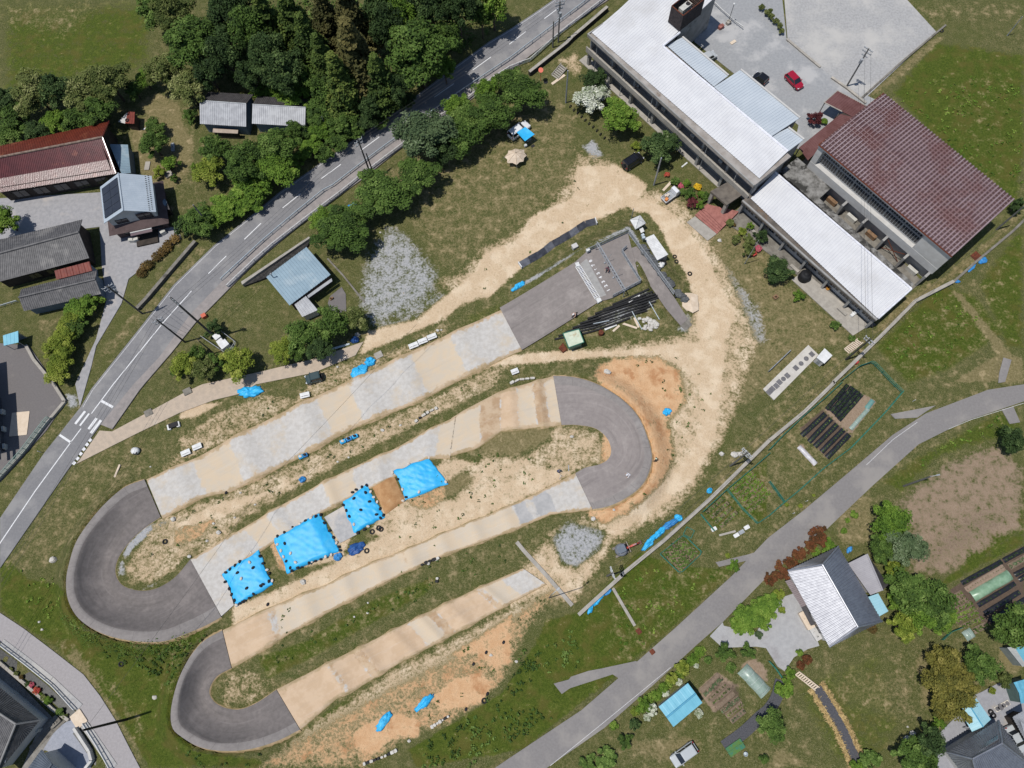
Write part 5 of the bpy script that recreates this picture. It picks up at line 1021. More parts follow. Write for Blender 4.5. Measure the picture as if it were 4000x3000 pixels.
MARKS = [('the entrance road junction', 190, 930), ('the long left bend of the main road', 420, 640), ('the sunlit upper meadow', 170, 90), ('the red roofed hall', 120, 340), ('the solar panel house', 280, 440), ('the twin silver sheds', 545, 240),
 ('the grey tiled barns', 95, 590), ('the asphalt lot', 70, 850), ('the steel-blue workshop', 650, 595), ('the road shaded by the wood', 1010, 120), ('the pale tent', 1113, 338), ('the white car with the blue awning', 1125, 285), ('the school frontage', 1400, 260),
 ('the black four-wheel drive', 1365, 350), ('the red entrance steps', 1530, 475), ('the low white school wing', 1790, 590), ('the gym roof', 1980, 370), ('the upper car park', 1690, 130), ('the meadow behind the gym', 2100, 230), ('the start platform', 1310, 590),
 ('the drive beside the tiled barn', 230, 680), ('the concrete track path', 600, 800), ('the black mulch rows', 1800, 910), ('the ploughed field', 2080, 1080), ('the silver tiled house', 1800, 1290), ('the vegetable allotment', 2130, 1260), ('the teal garage', 1460, 1520),
 ('the silver estate car', 1478, 1625), ('the straw-edged ditch', 1790, 1560), ('the pale blue carport', 2105, 1540), ('the saloon car', 2180, 1600), ('the bottom-left tiled house', 60, 1560), ('the village road', 150, 1450), ('the forecourt drive', 1690, 1370), ('the greenhouse', 2190, 1430),
 ('the roadside railing', 700, 450), ('the lane', 1400, 1410), ('the hut with a tyre', 275, 258), ('the wood', 620, 60), ('the small white hut', 1780, 770), ('the right edge field path', 2180, 640)]
USED = {}
DESC = {'mid': 'leafy green', 'dark': 'dark green', 'bright': 'bright green', 'olive': 'olive green', 'yellow': 'yellow-green', 'gold': 'golden', 'grey': 'grey-green', 'cedar': 'brownish', 'cedarg': 'deep green', 'red': 'red-leaved', 'maple': 'purple-leaved', 'pink': 'pink flowering', 'scarlet': 'scarlet flowering', 'white': 'white blossoming', 'flower': 'yellow flowering', 'brownred': 'russet'}
def where(x, y):
    """a phrase placing (x, y) (V px) by the two nearest landmarks"""
    d = sorted((math.hypot(x - a, y - b), n, a, b) for n, a, b in MARKS)
    def rel(a, b):
        dx, dy = x - a, y - b; ax, ay = abs(dx), abs(dy)
        v = 'above' if dy < 0 else 'below'; h = 'left of' if dx < 0 else 'right of'
        return v if ay > 2 * ax else h if ax > 2 * ay else f"{v} and {h}"
    for k in range(1, 8):
        s = rel(d[0][2], d[0][3]) + ' ' + d[0][1]
        yield s
        yield s + ', towards ' + d[k][1]
def uniq(head, x, y):
    sizes = ['', 'nearer ', 'farther ']
    for w in where(x, y):
        s = f'{head} {w}'
        if s not in USED and len(s.split()) <= 16: USED[s] = 1; return s
    for a in ('broader', 'lower', 'rounder', 'fuller', 'narrower', 'sparser', 'shaggier', 'denser', 'compact', 'spreading'):
        s = f'{a} {head} ' + next(iter(where(x, y)))
        if s not in USED: USED[s] = 1; return ' '.join(s.split()[:16])
    return s

def tree(x, y, r, kind='mid', h=None, cls=None, tile='V', name=None, group=None, label=None, squash=1.0):
    (px, py), = pp(f'{tile} {x},{y}'); k = {'V': 4000 / 2212.0}.get(tile, TILE[tile][2])
    sc = np.linalg.norm(P(px + 1, py) - P(px, py)) * k; rw = r * sc
    cls = cls or ('cedar' if kind.startswith('cedar') else 'big' if rw > 3.6 else 'med' if rw > 1.9 else 'small' if rw > .85 else 'ball')
    L, R, H = proto(cls); h = h or {'big': 1.9 * rw, 'med': 1.9 * rw, 'small': 1.5 * rw, 'ball': 1.35 * rw, 'cedar': 14}[cls]
    p = PG(px, py, h * (.62 if cls != 'cedar' else .55)); i = random.randrange(3); me, tm = L[i]
    tall = cls in ('big', 'med', 'cedar'); nm = name or ('cedar_tree' if cls == 'cedar' else 'tree' if tall else 'shrub')
    vx, vy = px / 4000 * 2212, py / 4000 * 2212
    sz = 'tall ' if h > 9 else 'small ' if rw < .7 else ''
    lab = label or uniq(f"{sz}{DESC[kind]} {'cedar' if cls == 'cedar' else 'tree' if tall else 'shrub'}", vx, vy)
    if label: USED[label] = 1
    t = thing(nm, lab, 'tree' if tall else 'shrub', p, group)
    s = rw / R; o = bpy.data.objects.new('crown' if tall else 'foliage', me); link(o, t); WLOC[o.name] = p; o.scale = (s * random.uniform(.93, 1.07), s * random.uniform(.93, 1.07), h / H); o.rotation_euler = (0, 0, random.uniform(0, 6.28))
    o.material_slots[0].link = 'OBJECT'; o.material_slots[0].material = LEAF[kind]
    o2 = bpy.data.objects.new('trunk' if tall else 'stem', tm); link(o2, t); o2.scale = (s, s, h / H); o2.rotation_euler = (0, 0, random.uniform(0, 6.28)); return t

FOREST = 'trees of the wood above the main road'; BELT = 'trees between the meadow and the farm'; ROADW = 'trees on the road bank'; SROW = 'trees between the road and the school field'; BED = 'shrubs around the school entrance'; HOUSE = 'trees around the silver tiled house'
def plant(group, s):
    """'x,y,r,kind[,h]' in V px"""
    for w in s.split():
        q = w.split(','); tree(float(q[0]), float(q[1]), float(q[2]), q[3], float(q[4]) if len(q) > 4 else None, group=group)
plant(FOREST, '337,25,36,mid,8 378,34,46,olive,10 425,95,58,mid,11 498,28,52,dark,12 487,118,42,dark,11 545,70,48,mid,13 578,125,42,dark,13 578,45,42,cedarg,17 632,40,44,cedarg,18 668,92,46,cedarg,17 705,35,42,cedar,18 755,40,48,cedar,19 766,118,60,cedar,20 '
      '735,175,46,cedarg,17 700,135,40,cedarg,16 615,160,46,dark,12 903,115,68,mid,14 866,50,38,bright,13 845,70,42,dark,14 930,22,48,dark,14 990,22,42,dark,13 1065,10,34,bright,10 1040,40,24,mid,8 540,165,32,dark,9 450,155,34,dark,8 820,170,40,cedarg,15 830,20,44,dark,15 800,230,30,dark,7 860,190,34,dark,9 '
      '960,90,34,mid,10 960,150,26,bright,6 640,205,36,bright,5 690,240,36,mid,5 740,262,32,mid,5 700,190,34,mid,8 660,170,30,mid,8 790,262,26,dark,4')
plant('bushes on the road bank below the wood', '560,195,24,bright,3 600,205,24,bright,3 690,285,28,bright,3.5 730,300,26,mid,3 668,320,26,bright,3 700,330,22,mid,2.5 640,345,22,bright,2.5 770,285,22,mid,3 820,262,20,mid,2.5 880,215,22,dark,3')
plant(BELT, '12,225,36,dark,6 75,202,46,olive,8 122,200,36,dark,8 175,202,46,olive,7 237,178,46,olive,8 212,240,38,mid,6 357,152,36,olive,7 405,192,37,olive,7 312,172,24,bright,4 37,252,34,mid,5 120,262,28,bright,4 168,255,30,mid,5 25,287,28,mid,4 78,284,26,dark,4 412,250,16,mid,2.5 290,195,22,mid,3.5 150,290,18,mid,3')
plant('garden trees by the solar panel house', '335,276,22,mid,3.2 332,314,28,mid,5 367,352,19,bright,2.6 343,372,14,yellow,1.8 462,326,33,mid,5 452,372,32,yellow,4.5 420,360,10,bright,1.6 375,385,10,mid,1.5')
plant(ROADW, '537,352,46,mid,8 600,322,46,mid,8 640,285,26,mid,5 590,365,46,bright,7 540,402,40,bright,4 487,452,38,bright,3.5 428,477,38,mid,5 395,490,22,dark,4 537,435,30,bright,3 560,420,24,mid,3 456,470,26,bright,3 12,478,30,bright,5')
plant(SROW, '915,292,57,grey,9 1050,197,30,bright,5 985,232,30,bright,5 1000,300,38,mid,6 1055,252,48,mid,7 1128,203,46,mid,7 905,380,47,mid,6 822,420,58,mid,6.5 735,500,58,mid,6.5 770,465,34,mid,5 695,478,28,bright,4 960,320,34,dark,5 1005,260,34,mid,6 1100,175,30,mid,5.5')
plant('trees in front of the two-storey school', '1284,177,29,dark,5 1278,213,35,white,4.5 1338,252,42,bright,6 1426,318,37,dark,5.5')
plant('hedge shrubs by the roadside lane on the left', '175,662,29,bright,3.2 158,690,24,yellow,3 142,722,28,yellow,3.4 126,748,28,yellow,3.4 133,778,28,yellow,3.4 126,806,26,yellow,3 163,706,24,mid,3 200,650,20,bright,2.6')
plant('trees beside the workshop', '655,727,36,mid,6 715,702,38,mid,6 765,690,28,olive,4.5 692,752,32,dark,5 608,757,27,yellow,3.6 640,765,20,mid,3.5 400,790,30,yellow,4 437,797,27,olive,3.6 465,780,24,mid,3.4 513,786,34,yellow,4.4 462,710,19,dark,2.8 425,765,20,mid,3 380,800,16,mid,2.4')
plant(HOUSE, '1922,1124,39,bright,5.5 1906,1186,30,mid,4.5 1954,1182,40,grey,5.5 1934,1230,25,yellow,3.4 1965,1275,46,mid,5.5 2015,1300,46,mid,5.5 1990,1330,34,bright,4.5 1950,1353,31,yellow,4 2036,1338,30,bright,3.5 2119,1437,38,mid,4.5 2190,1353,44,mid,6 2187,949,29,dark,4.5 2197,443,18,dark,3 2166,1467,18,olive,2.8 2144,1492,8,yellow,1 2007,1601,33,dark,4.5 1968,1632,36,mid,3.5 2003,1650,28,mid,3.4 2028,1560,15,bright,1.8 1940,1300,22,bright,2.6 1905,1250,14,mid,2')
plant('clumps of golden bamboo', '2040,1428,34,gold,4 2030,1478,38,gold,4.5 2060,1512,40,gold,4.5 2075,1470,34,gold,4.4 2035,1530,28,gold,3.6 2085,1500,26,gold,4')
plant(BED, '1375,315,12,yellow 1441,377,7,scarlet 1459,391,12,mid 1471,401,8,pink 1484,395,10,bright 1507,403,9,flower 1491,417,14,mid 1496,437,14,maple 1516,420,10,bright 1527,425,12,mid 1510,443,11,bright 1502,424,6,pink 1475,413,9,mid '
      '1578,481,10,olive 1603,500,11,yellow 1591,517,12,olive 1618,520,14,olive 1618,540,15,olive 1645,510,16,dark 1637,537,9,pink 1628,548,8,scarlet 1586,485,5,brownred')
plant('shrubs along the low white wing', '1680,582,29,dark,3.4 1726,639,13,bright 1805,702,12,mid 1841,731,9,mid 1668,605,10,mid')
plant('planting behind the school', '1761,255,17,maple,2.4 1780,262,9,bright')
for q in ('1840,130', '1930,230', '2020,310', '2110,395', '2175,480', '2215,590'): x, y = map(float, q.split(',')); tree(x, y, 68, 'olive', 1.3, 'ball', 'd', 'clipped_shrub', 'clipped round shrubs edging the upper car park')
plant('bright shrubs around the house forecourt', '1618,1338,32,bright,1.8 1655,1312,30,bright,1.8 1596,1352,24,bright,1.6 1650,1345,18,bright 1690,1318,9,yellow 1683,1284,14,yellow 1640,1372,10,grey 1791,1179,16,bright 1762,1191,12,bright 1845,1111,10,bright 1831,1124,6,bright 1823,1146,8,bright 1729,1093,6,yellow 1758,1070,4,yellow 1585,1223,13,bright 1572,1200,6,yellow 1700,1090,5,yellow')
plant('shrubs lining the lower lane', '1511,1407,11,bright 1496,1424,12,bright 1474,1444,18,yellow 1452,1466,15,yellow 1434,1486,12,bright 1418,1503,12,bright 1391,1524,17,bright 1371,1538,10,yellow 1504,1438,6,white 1467,1474,9,white 1437,1498,9,white 1408,1533,15,white 1398,1550,9,white 1510,1541,10,white 1371,1564,14,dark 1327,1567,11,bright 1530,1425,10,mid 1566,1408,20,mid 1615,1407,16,mid 1579,1442,12,mid 1350,1600,16,mid 1310,1640,28,mid,1.2 1270,1650,20,mid,1')
plant('planting by the ditch and bridge', '1695,1489,24,bright,2 1706,1455,14,bright 1666,1566,30,mid,3.5 1744,1426,12,red 1730,1438,10,red 1727,1410,9,bright 1650,1640,12,mid 1880,1640,26,mid,1.6 1850,1655,16,bright')
plant('garden shrubs along the bottom-left wall', '94,1507,8,olive 104,1513,10,bright 78,1492,9,scarlet 67,1480,7,pink 58,1478,7,dark 129,1538,10,mid 87,1501,5,bright 23,1446,6,olive 34,1455,6,olive 45,1463,6,brownred 140,1548,7,olive')
plant('red-leaved shrubs along the lane', '1768,1158,23,red,1.6 1751,1180,14,red 1727,1197,18,red,1.2 1709,1217,16,red 1686,1236,20,red,1.3 1664,1252,14,red 1845,1335,12,brownred 1885,1358,12,brownred')
tree(2060, 290, 38, 'bright', 1.8, 'small', 'G', 'palm_shrub', BED, 'spiky green palm beside the low white wing')
tree(20, 95, 28, 'olive', 1.3, 'ball', 'D', 'clipped_shrub', 'clipped round shrubs edging the upper car park')

def hedge(label, line, width, h, kind, z=0.0, per=60, size=.2, name='hedge'):
    L = np.array(WG(line)); Lr = even_line(L, max(4, int(np.linalg.norm(np.diff(L, axis=0), axis=1).sum() / (width * .6)))); g = np.random.default_rng(len(line))
    c = Lr + np.stack([g.normal(0, width * .12, len(Lr)), g.normal(0, width * .12, len(Lr)), np.full(len(Lr), h * .5)], -1); V, T = leaf_cards(c, np.full(len(c), width * .55), per, size, g, g.uniform(.1, .9, len(c)), squash=h / width)
    b = Lr.mean(0); b[2] = 0; USED[label] = 1; t = thing(name, label, 'hedge', b); me = card_mesh('foliage', V - b, T); me.materials.append(LEAF[kind]); link(bpy.data.objects.new('foliage', me), t)
    mb = MB()
    for p in Lr[::2]: mb.tube((p[0], p[1], p[2] - .2), (p[0], p[1], p[2] + h * .7), .04, .02, 5)
    mb.build('stem', BARK, t)
hedge('low russet clipped hedge on the bank of the gravel yard', 'E 1225,715 1320,615 1430,512 1540,410', 1.7, 1.0, 'brownred', per=300, size=.26)
hedge('green hedge strip between the lane and the white flowers', 'O 1640,640 1480,800 1260,1020 1060,1170', 1.2, .6, 'bright', per=120)
hedge('creeper strip hanging on the outer rim of the left turn', 'V 148,1340 190,1372 240,1395 320,1402 400,1385', 2.2, .5, 'mid', name='creeper')

def cover(name, label, polys, dens, size, h, kind, seed=1, clump=.35):
    """low weeds and grass tufts nobody could count: one object"""
    g = np.random.default_rng(seed); P_ = []
    for s in polys:
        q = np.array(WG(s)); a, b = q[:, :2].min(0), q[:, :2].max(0); n = int((b - a).prod() * dens); xy = g.uniform(a, b, (n, 2)); m = vnoise(xy[:, 0], xy[:, 1], 1.6, seed) + .5 * vnoise(xy[:, 0], xy[:, 1], .6, seed + 3) > .62
        d = sdist(q, xy[:, 0], xy[:, 1]); P_.append(xy[m & (d < -g.uniform(0, .8, n))])
    xy = np.vstack(P_); z = Gz(xy[:, 0], xy[:, 1], False); c = np.column_stack([xy, z + h * .4]); V, T = leaf_cards(c, g.uniform(.5, 1.2, len(c)) * clump, 7, size, g, np.clip(vnoise(xy[:, 0], xy[:, 1], 2.2, seed + 9) + g.normal(0, .15, len(xy)), 0, 1), squash=h / clump)
    me = card_mesh(name, V, T); me.materials.append(LEAF[kind]); o = link(bpy.data.objects.new(name, me)); tag(o, label, 'weeds', kind='stuff')
cover('weeds', 'tall green weeds on the banks around the track', ['V 1255,1345 1300,1300 1250,1340 1130,1420 1060,1520 900,1610 880,1659 1010,1659 1180,1570 1240,1530 1150,1520 1180,1460 1260,1440', 'V 175,1360 240,1395 330,1405 430,1375 480,1335 440,1385 400,1420 370,1490 330,1470 230,1420', 'V 370,1560 390,1600 480,1640 600,1610 570,1659 440,1659 400,1630', 'N 600,500 1000,250 1550,0 1500,130 1000,330 700,500', 'V 905,1600 960,1560 1010,1540 1060,1500 1040,1560 960,1620', 'O 0,700 150,600 260,800 230,1000 0,1100'], 1.9, .3, .35, 'mid', 1)
cover('weeds', 'bright green tufts across the meadows and slopes', ['V 1930,210 2060,150 2212,180 2212,380 2190,460 2060,330', 'V 1900,750 2030,620 2140,700 2040,800 1960,820', 'V 30,1200 140,1260 150,1350 60,1330', 'V 1300,1300 1400,1200 1560,1240 1440,1350 1330,1440', 'V 1850,720 1800,800 1860,760', 'L 1150,700 1600,430 2000,260 2050,420 1600,600 1250,780'], .8, .26, .25, 'bright', 5, .3)
cover('weeds', 'scattered weeds on the bare track sides', ['V 360,1120 500,1062 760,935 1010,820 1090,795 900,920 640,1055 420,1195 300,1250', 'V 1320,780 1460,860 1440,960 1400,1070 1320,1110 1480,1000 1560,860 1500,760', 'V 430,985 650,870 800,800 690,800 560,850', 'V 830,1080 1080,950 1240,1010 1040,1115 850,1190', 'V 1000,1400 1110,1330 1210,1270 1150,1360 1050,1500 880,1590', 'V 1030,590 1200,490 1240,350 1280,350 1200,520 1040,650', 'V 520,1360 850,1200 1130,1100 1130,1210 880,1310 600,1450'], .26, .24, .2, 'mid', 9, .28)
cover('undergrowth', 'dense undergrowth on the shaded bank under the wood', ['V 350,60 560,0 1060,0 1090,45 980,130 830,240 740,300 640,340 560,400 500,440 480,400 560,330 560,200 440,150'], 1.6, .45, .7, 'mid', 13, .6)
# ------------------------------------------------------------------ poles, rails, fences, walls
WOODP = mat('grey_pole', lin(128, 126, 122, .8), lin(108, 106, 103, .8), .8, 2)
DPOLE = mat('dark_pole', lin(84, 82, 80, .8), lin(66, 65, 64, .8), .8, 2)
GREENN = mat('green_net', lin(60, 130, 110, .8), lin(48, 112, 96, .8), .7, 3)
BLUE = mat('blue_tarpaulin', lin(56, 188, 243, .8), lin(44, 174, 234, .8), .5, 1.5, spec=.4, c3=lin(84, 190, 236, .8), s3=.4, t3=(.5, .75))
BLUE2 = mat('faded_tarpaulin', lin(66, 150, 214, .8), lin(48, 126, 190, .8), .5, 1.5, spec=.4)
NAVY = mat('dark_blue_sheet', lin(50, 96, 160, .8), lin(34, 72, 132, .8), .5, 1.5)
BLACK = mat('black_rubber', lin(38, 38, 40, .8), lin(28, 28, 30, .8), .7, 3)
BAGB = mat('black_sandbag', lin(40, 40, 46, .8), lin(28, 28, 33, .8), .75, 3)
BAGW = mat('white_sandbag', lin(222, 212, 200, .8), lin(200, 188, 174, .8), .85, 3)
STONE = mat('pale_stone', lin(214, 210, 202, .8), lin(186, 180, 170, .8), .9, 3)
ROCK = mat('dark_rock', lin(112, 114, 114, .8), lin(82, 84, 86, .8), .9, 2)
CREAM = mat('cream_canvas', lin(226, 208, 186, .8), lin(214, 195, 172, .8), .8, 2)
SKIN = mat('skin', lin(206, 160, 132, .8), rough=.6)
MULCH = mat('black_mulch_film', lin(44, 45, 50, .8), lin(30, 31, 36, .8), .35, 3, spec=.5)
FILM = mat('clear_tunnel_film', lin(160, 176, 166, .8), lin(136, 156, 142, .8), .35, 1.5, spec=.5)
SOILM = mat('garden_soil', lin(140, 122, 104, .8), lin(118, 102, 86, .8), .95, 3)

def leaning(top, base, tile):
    """pole height from its foot and the picture position of its top"""
    (tx, ty), (bx, by) = pp(f'{tile} {top} {base}'); b = PG(bx, by); best = (1e9, 8)
    for h in np.arange(2, 16, .1):
        u, v = Qn(np.array(b[0]), np.array(b[1]), np.array(b[2] + h)); e = math.hypot(u - tx, v - ty)
        if e < best[0]: best = (e, h)
    return b, best[1]

def utility_pole(tile, top, base, label, arms=(), trans=None, ang=.7, m=None, r=.16, lamp=False, group='utility poles'):
    b, h = leaning(top, base, tile); USED[label] = 1; t = thing('utility_pole', label, 'pole', b, group); m = m or WOODP
    mb = MB(); mb.tube(b + (0, 0, -.3), b + (0, 0, h), r, r * .72, 10); mb.build('shaft', m, t); ca, sa = math.cos(ang), math.sin(ang)
    for dz, L in arms:
        c = b + (0, 0, h - dz); k = MB(); k.box(c, (L, .12, .12), ang); a = k.build('crossarm', STEEL, t)
        for u in (-.46, -.16, .16, .46): q = c + np.array([ca, sa, 0]) * L * u; k = MB(); k.tube(q + (0, 0, .06), q + (0, 0, .34), .07, .05, 6); k.build('insulator', WHITE, a)
    if trans:
        for s_ in trans: c = b + np.array([-sa * s_, ca * s_, h - 2.6]); k = MB(); k.tube(c - (0, 0, .45), c + (0, 0, .45), .27, .27, 12); k.build('transformer', STEEL, t)
    if lamp: c = b + (0, 0, h - .3); k = MB(); k.tube(c, c + (ca * .9, sa * .9, .25), .04, .04, 6); k.box(c + (ca * 1.1, sa * 1.1, .25), (.5, .2, .1), ang); k.build('lamp', STEEL, t)
    return b, h
A2 = ((.3, 1.7), (1.1, 1.5)); A3 = ((.2, 1.8), (.9, 1.8), (1.7, 1.2))
TOPS = {}
for key, args, kw in (
    ('a', ('E', '905,840', '1232,1052', 'power pole by the roadside hedge with crossarms and a transformer'), dict(arms=A3, trans=(.4,), ang=.6, m=DPOLE)),
    ('b', ('E', '1440,890', '1865,1258', 'tallest dark power pole rising beside the fenced switch boxes'), dict(arms=((.4, .9), (1.2, .9), (2.0, .9)), ang=-.7, m=DPOLE, r=.2)),
    ('c', ('E', '1345,1115', '1600,1298', 'power pole on the verge between the road and the fenced switch boxes'), dict(arms=A2, ang=.6, m=DPOLE)),
    ('c2', ('E', '1715,1285', '1850,1395', 'short dark stay pole just outside the switch box fence'), dict(m=DPOLE, r=.12)),
    ('d', ('B', '868,1212', '995,1518', 'power pole standing on the railing side of the road bend'), dict(arms=A2, ang=.8, m=DPOLE)),
    ('d2', ('B', '966,1322', '1018,1508', 'shorter dark pole paired with the power pole at the road bend'), dict(m=DPOLE, r=.14)),
    ('e', ('C', '430,10', '400,365', 'tall grey power pole with a transformer beside the railing near the school'), dict(arms=A3, trans=(.4, -.4), ang=.3)),
    ('f', ('C', '372,185', '352,410', 'shorter grey pole with a lamp beside the railing near the school'), dict(lamp=True)),
    ('g', ('C', '477,610', '465,888', 'plain pale grey pole by the concrete steps and white blossom tree'), dict(m=STEEL)),
    ('h', ('C', '1297,1365', '1225,1600', 'plain pale grey pole beside the dark tree and flower bed'), dict(m=STEEL)),
    ('i', ('D', '878,425', '680,745', 'power pole with crossarms on the edge of the upper car park'), dict(arms=A3, trans=(.4,), ang=2.4)),
    ('j', ('D', '2195,140', '2066,308', 'thin pole in the far meadow at the right edge'), dict(m=STEEL, r=.1)),
    ('k', ('H', '888,1272', '672,1448', 'dark power pole beside the small white hut and slatted steps'), dict(arms=A2, ang=2.3, m=DPOLE)),
    ('l', ('H', '2205,112', '1972,325', 'grey pole beyond the shaded end of the gym'), dict(m=WOODP)),
    ('m', ('K', '2035,585', '1885,708', 'power pole with crossarms by the stones along the boundary wall'), dict(arms=A3, ang=2.3)),
    ('n', ('O', '855,-60', '822,0', 'power pole with a crossarm by the digger and boundary wall'), dict(arms=A3, ang=1.9)),
    ('o', ('L', '1412,815', '1172,882', 'grey pole with a lamp at the corner of the ploughed field'), dict(lamp=True, ang=.2)),
    ('p', ('b', '985,1225', '1495,1085', 'long dark pole leaning over the village road'), dict(m=BLACK, r=.2)),
    ('q', ('E', '1675,105', '1840,320', 'grey pole rising through the bush below the solar panel house'), dict()),
    ('r', ('B', '575,1000', '625,1140', 'slim pale pole in the shrubs by the twin sheds'), dict(r=.1)),
    ('s', ('O', '255,50', '320,190', 'thin pole with a lamp over the concrete channel'), dict(lamp=True, r=.08)),
    ('u', ('G', '1052,142', '1032,225', 'slim flag pole behind the white gazebo'), dict(m=STEEL, r=.08, group=None)),
    ('w', ('G', '2120,410', '2010,620', 'slender pole beside the pink azaleas of the low wing'), dict(m=STEEL, r=.07))):
    TOPS[key] = utility_pole(*args, **kw)
def wires(label, seq, offs=(0,), r=.018, drop=.35, sag=.5):
    mb = MB(); USED[label] = 1
    P0 = None
    for o in offs:
        pts = [TOPS[k][0] + (0, 0, TOPS[k][1] - drop) if isinstance(k, str) else np.array(k) for k in seq]
        for a, b in zip(pts[:-1], pts[1:]):
            d = unit2(a, b); n = np.array([-d[1], d[0], 0]) * o; q = [lerp(a, b, t) + n - (0, 0, sag * 4 * t * (1 - t)) for t in np.linspace(0, 1, 9)]; mb.path(q, r, 4)
    b = seq[0]; tag(mb.build('power_line', DPOLE), label, 'power line', 'overhead power lines')
wires('overhead wires following the main road from pole to pole', [W1('V -150,1500', 9), 'c', 'd', 'e', W1('V 1500,-300', 12)], (-.6, 0, .6))
wires('wires from the roadside hedge pole across to the verge pole', ['a', 'c', 'c2'], (-.3, .3))
wires('wires down the boundary wall from the car park pole', ['i', 'k', 'm', 'n'], (-.5, .5))
wires('wires along the gym side towards the right edge', ['k', 'l', W1('V 2400,330', 9)], (0,))
wires('wires across the lower left lawn beside the village road', ['p', W1('V 560,1060', 7), W1('V 900,700', 8)], (0,))

def rail(name, label, cat, line, h, posts, rails, m, r=.05, pr=.05, group=None, beam=None, pm=None, tile=None, z=None, mesh_=None):
    L = [np.array(p) for p in (WG(line) if z is None else W(line, z))]; n = max(2, posts); Q = even_line(L, n); USED[label] = 1; t = thing(name, label, cat, Q[0], group)
    for q in Q: mb = MB(); mb.tube(q - (0, 0, .1), q + (0, 0, h), pr, pr, 6); mb.build('post', pm or m, t)
    F = even_line(L, max(n, 24))
    for z_ in rails: mb = MB(); mb.path([q + (0, 0, z_) for q in F], r, 6); mb.build('rail', m, t)
    if beam:
        v = []; f = []
        for i, q in enumerate(F):
            for k, dz in enumerate((-.16, -.05, .05, .16)): v.append(q + (0, 0, beam + dz)); 
            d = unit2(F[max(i - 1, 0)], F[min(i + 1, len(F) - 1)]); nn = np.array([-d[1], d[0], 0]) * .07
            v[-4] = v[-4] + nn; v[-3] = v[-3] - nn * .3; v[-2] = v[-2] - nn * .3; v[-1] = v[-1] + nn
        for i in range(len(F) - 1):
            for k in range(3): f.append((4 * i + k, 4 * i + k + 1, 4 * i + k + 5, 4 * i + k + 4))
        mesh('beam', v, f, m, t); mb = MB(); mb.path([q + (0, 0, beam + .17) for q in F], .06, 6); mb.build('top_tube', m, t)
    return t
PALE = mat('pale_guard_rail', lin(196, 206, 212, .8), lin(178, 190, 198, .8), .5, 3, spec=.4); WRAIL = mat('white_railing', lin(232, 232, 230, .8), rough=.5)
rail('guard_rail', 'pale blue guard rail between the main road and its pavement', 'guard rail', 'E 1920,765 2000,690 2212,495 F 40,455 370,175 600,-10 B 640,1640 900,1440 1160,1245 1300,1155 1480,1010 1740,825 2000,650 2212,510 C 100,430 360,235 580,70 690,-20', .8, 46, (), PALE, beam=.65, pr=.06)
rail('railing', 'white pipe railing along the outer edge of the pavement', 'railing', 'E 1975,825 2212,598 F 140,475 440,240 760,0 B 900,1545 1270,1265 1500,1080 1800,895 2040,700 2212,590 C 150,540 430,290 620,145 820,-10', 1.0, 44, (.3, .65, 1.0), WRAIL, r=.065, pr=.06)
rail('guard_rail', 'white guard rail along the drain beside the village road', 'guard rail', 'M -60,535 0,578 240,760 470,945 660,1152', .75, 14, (), WRAIL, beam=.6); rail('guard_rail', 'shorter white guard rail below the concrete drain bridge', 'guard rail', 'M 735,1270 850,1450 950,1630 1000,1720', .75, 8, (), WRAIL, beam=.6)
rail('guard_rail', 'white guard rail edging the drive above the school yard', 'guard rail', 'd 760,-60 1050,230 1300,450 1460,565', .75, 8, (), WRAIL, beam=.6)
rail('fence', 'green mesh fence on a low wall beside the asphalt lot', 'fence', 'I -40,870 0,835 220,585 420,325 445,300', 1.3, 14, (.3, .6, .9, 1.3), mat('pale_green_wire', lin(150, 180, 168, .8), rough=.6), r=.05)
rail('railing', 'steel pipe rail left of the smaller grey barn', 'railing', 'E -60,1025 0,1002 165,952', .8, 5, (.5, .8), PALE)
rail('railing', 'pipe fence around the white switch boxes', 'railing', 'E 1755,1262 1980,1415 2050,1310 1905,1200', 1.0, 9, (.5, 1.0), STEEL, r=.05)
def wall(label, line, w, h, m, cap=None, z0=0):
    L = WG(line); Q = np.array(L); t = thing('wall', label, 'wall', Q[0]); USED[label] = 1; mb = MB()
    for a, b in zip(Q[:-1], Q[1:]):
        d = unit2(a, b); n = np.array([-d[1], d[0]]) * w / 2; mb.prism([a[:2] + n, a[:2] - n, b[:2] - n, b[:2] + n], -.3, h)
    mb.build('base', m, t); mb = MB()
    for a, b in zip(Q[:-1], Q[1:]):
        d = unit2(a, b); n = np.array([-d[1], d[0]]) * (w / 2 + .04); mb.prism([a[:2] + n, a[:2] - n, b[:2] - n, b[:2] + n], h + .002, h + .1)
    mb.build('coping', cap or m, t); return t
wall('long pale boundary wall running down from the gym to the garden slope', 'O 572,335 945,-5 K 935,1655 1300,1360 1700,1000 2212,495 L 0,497 300,250 555,0 H 545,1659 700,1510 1000,1215 1250,960 1580,790', .45, .9, CONC)
wall('boundary wall continuing past the gym end to the right edge', 'H 1590,785 1800,600 2100,350 2212,240', .3, .5, CONC_D)
wall('low pale wall bounding the asphalt lot by the crossing', 'I 445,300 570,155 470,0 E 300,1450 235,1330', .4, .35, CONC); wall('low wall under the green mesh fence', 'I -30,860 0,825 215,580 438,305', .35, .3, CONC)
wall('dark sloping retaining wall between the lane and the main road', 'E 1200,1020 1290,920 1500,670 1700,440', .5, .7, mat('grey_old_wall', lin(104, 100, 94, .8), lin(82, 79, 75, .8), .9, 1), CONC_D)
wall('stone retaining wall below the railing at the school corner', 'C 150,655 470,400 520,350 640,250 820,95', .5, 1.0, MATS['stone_blocks'], CONC)
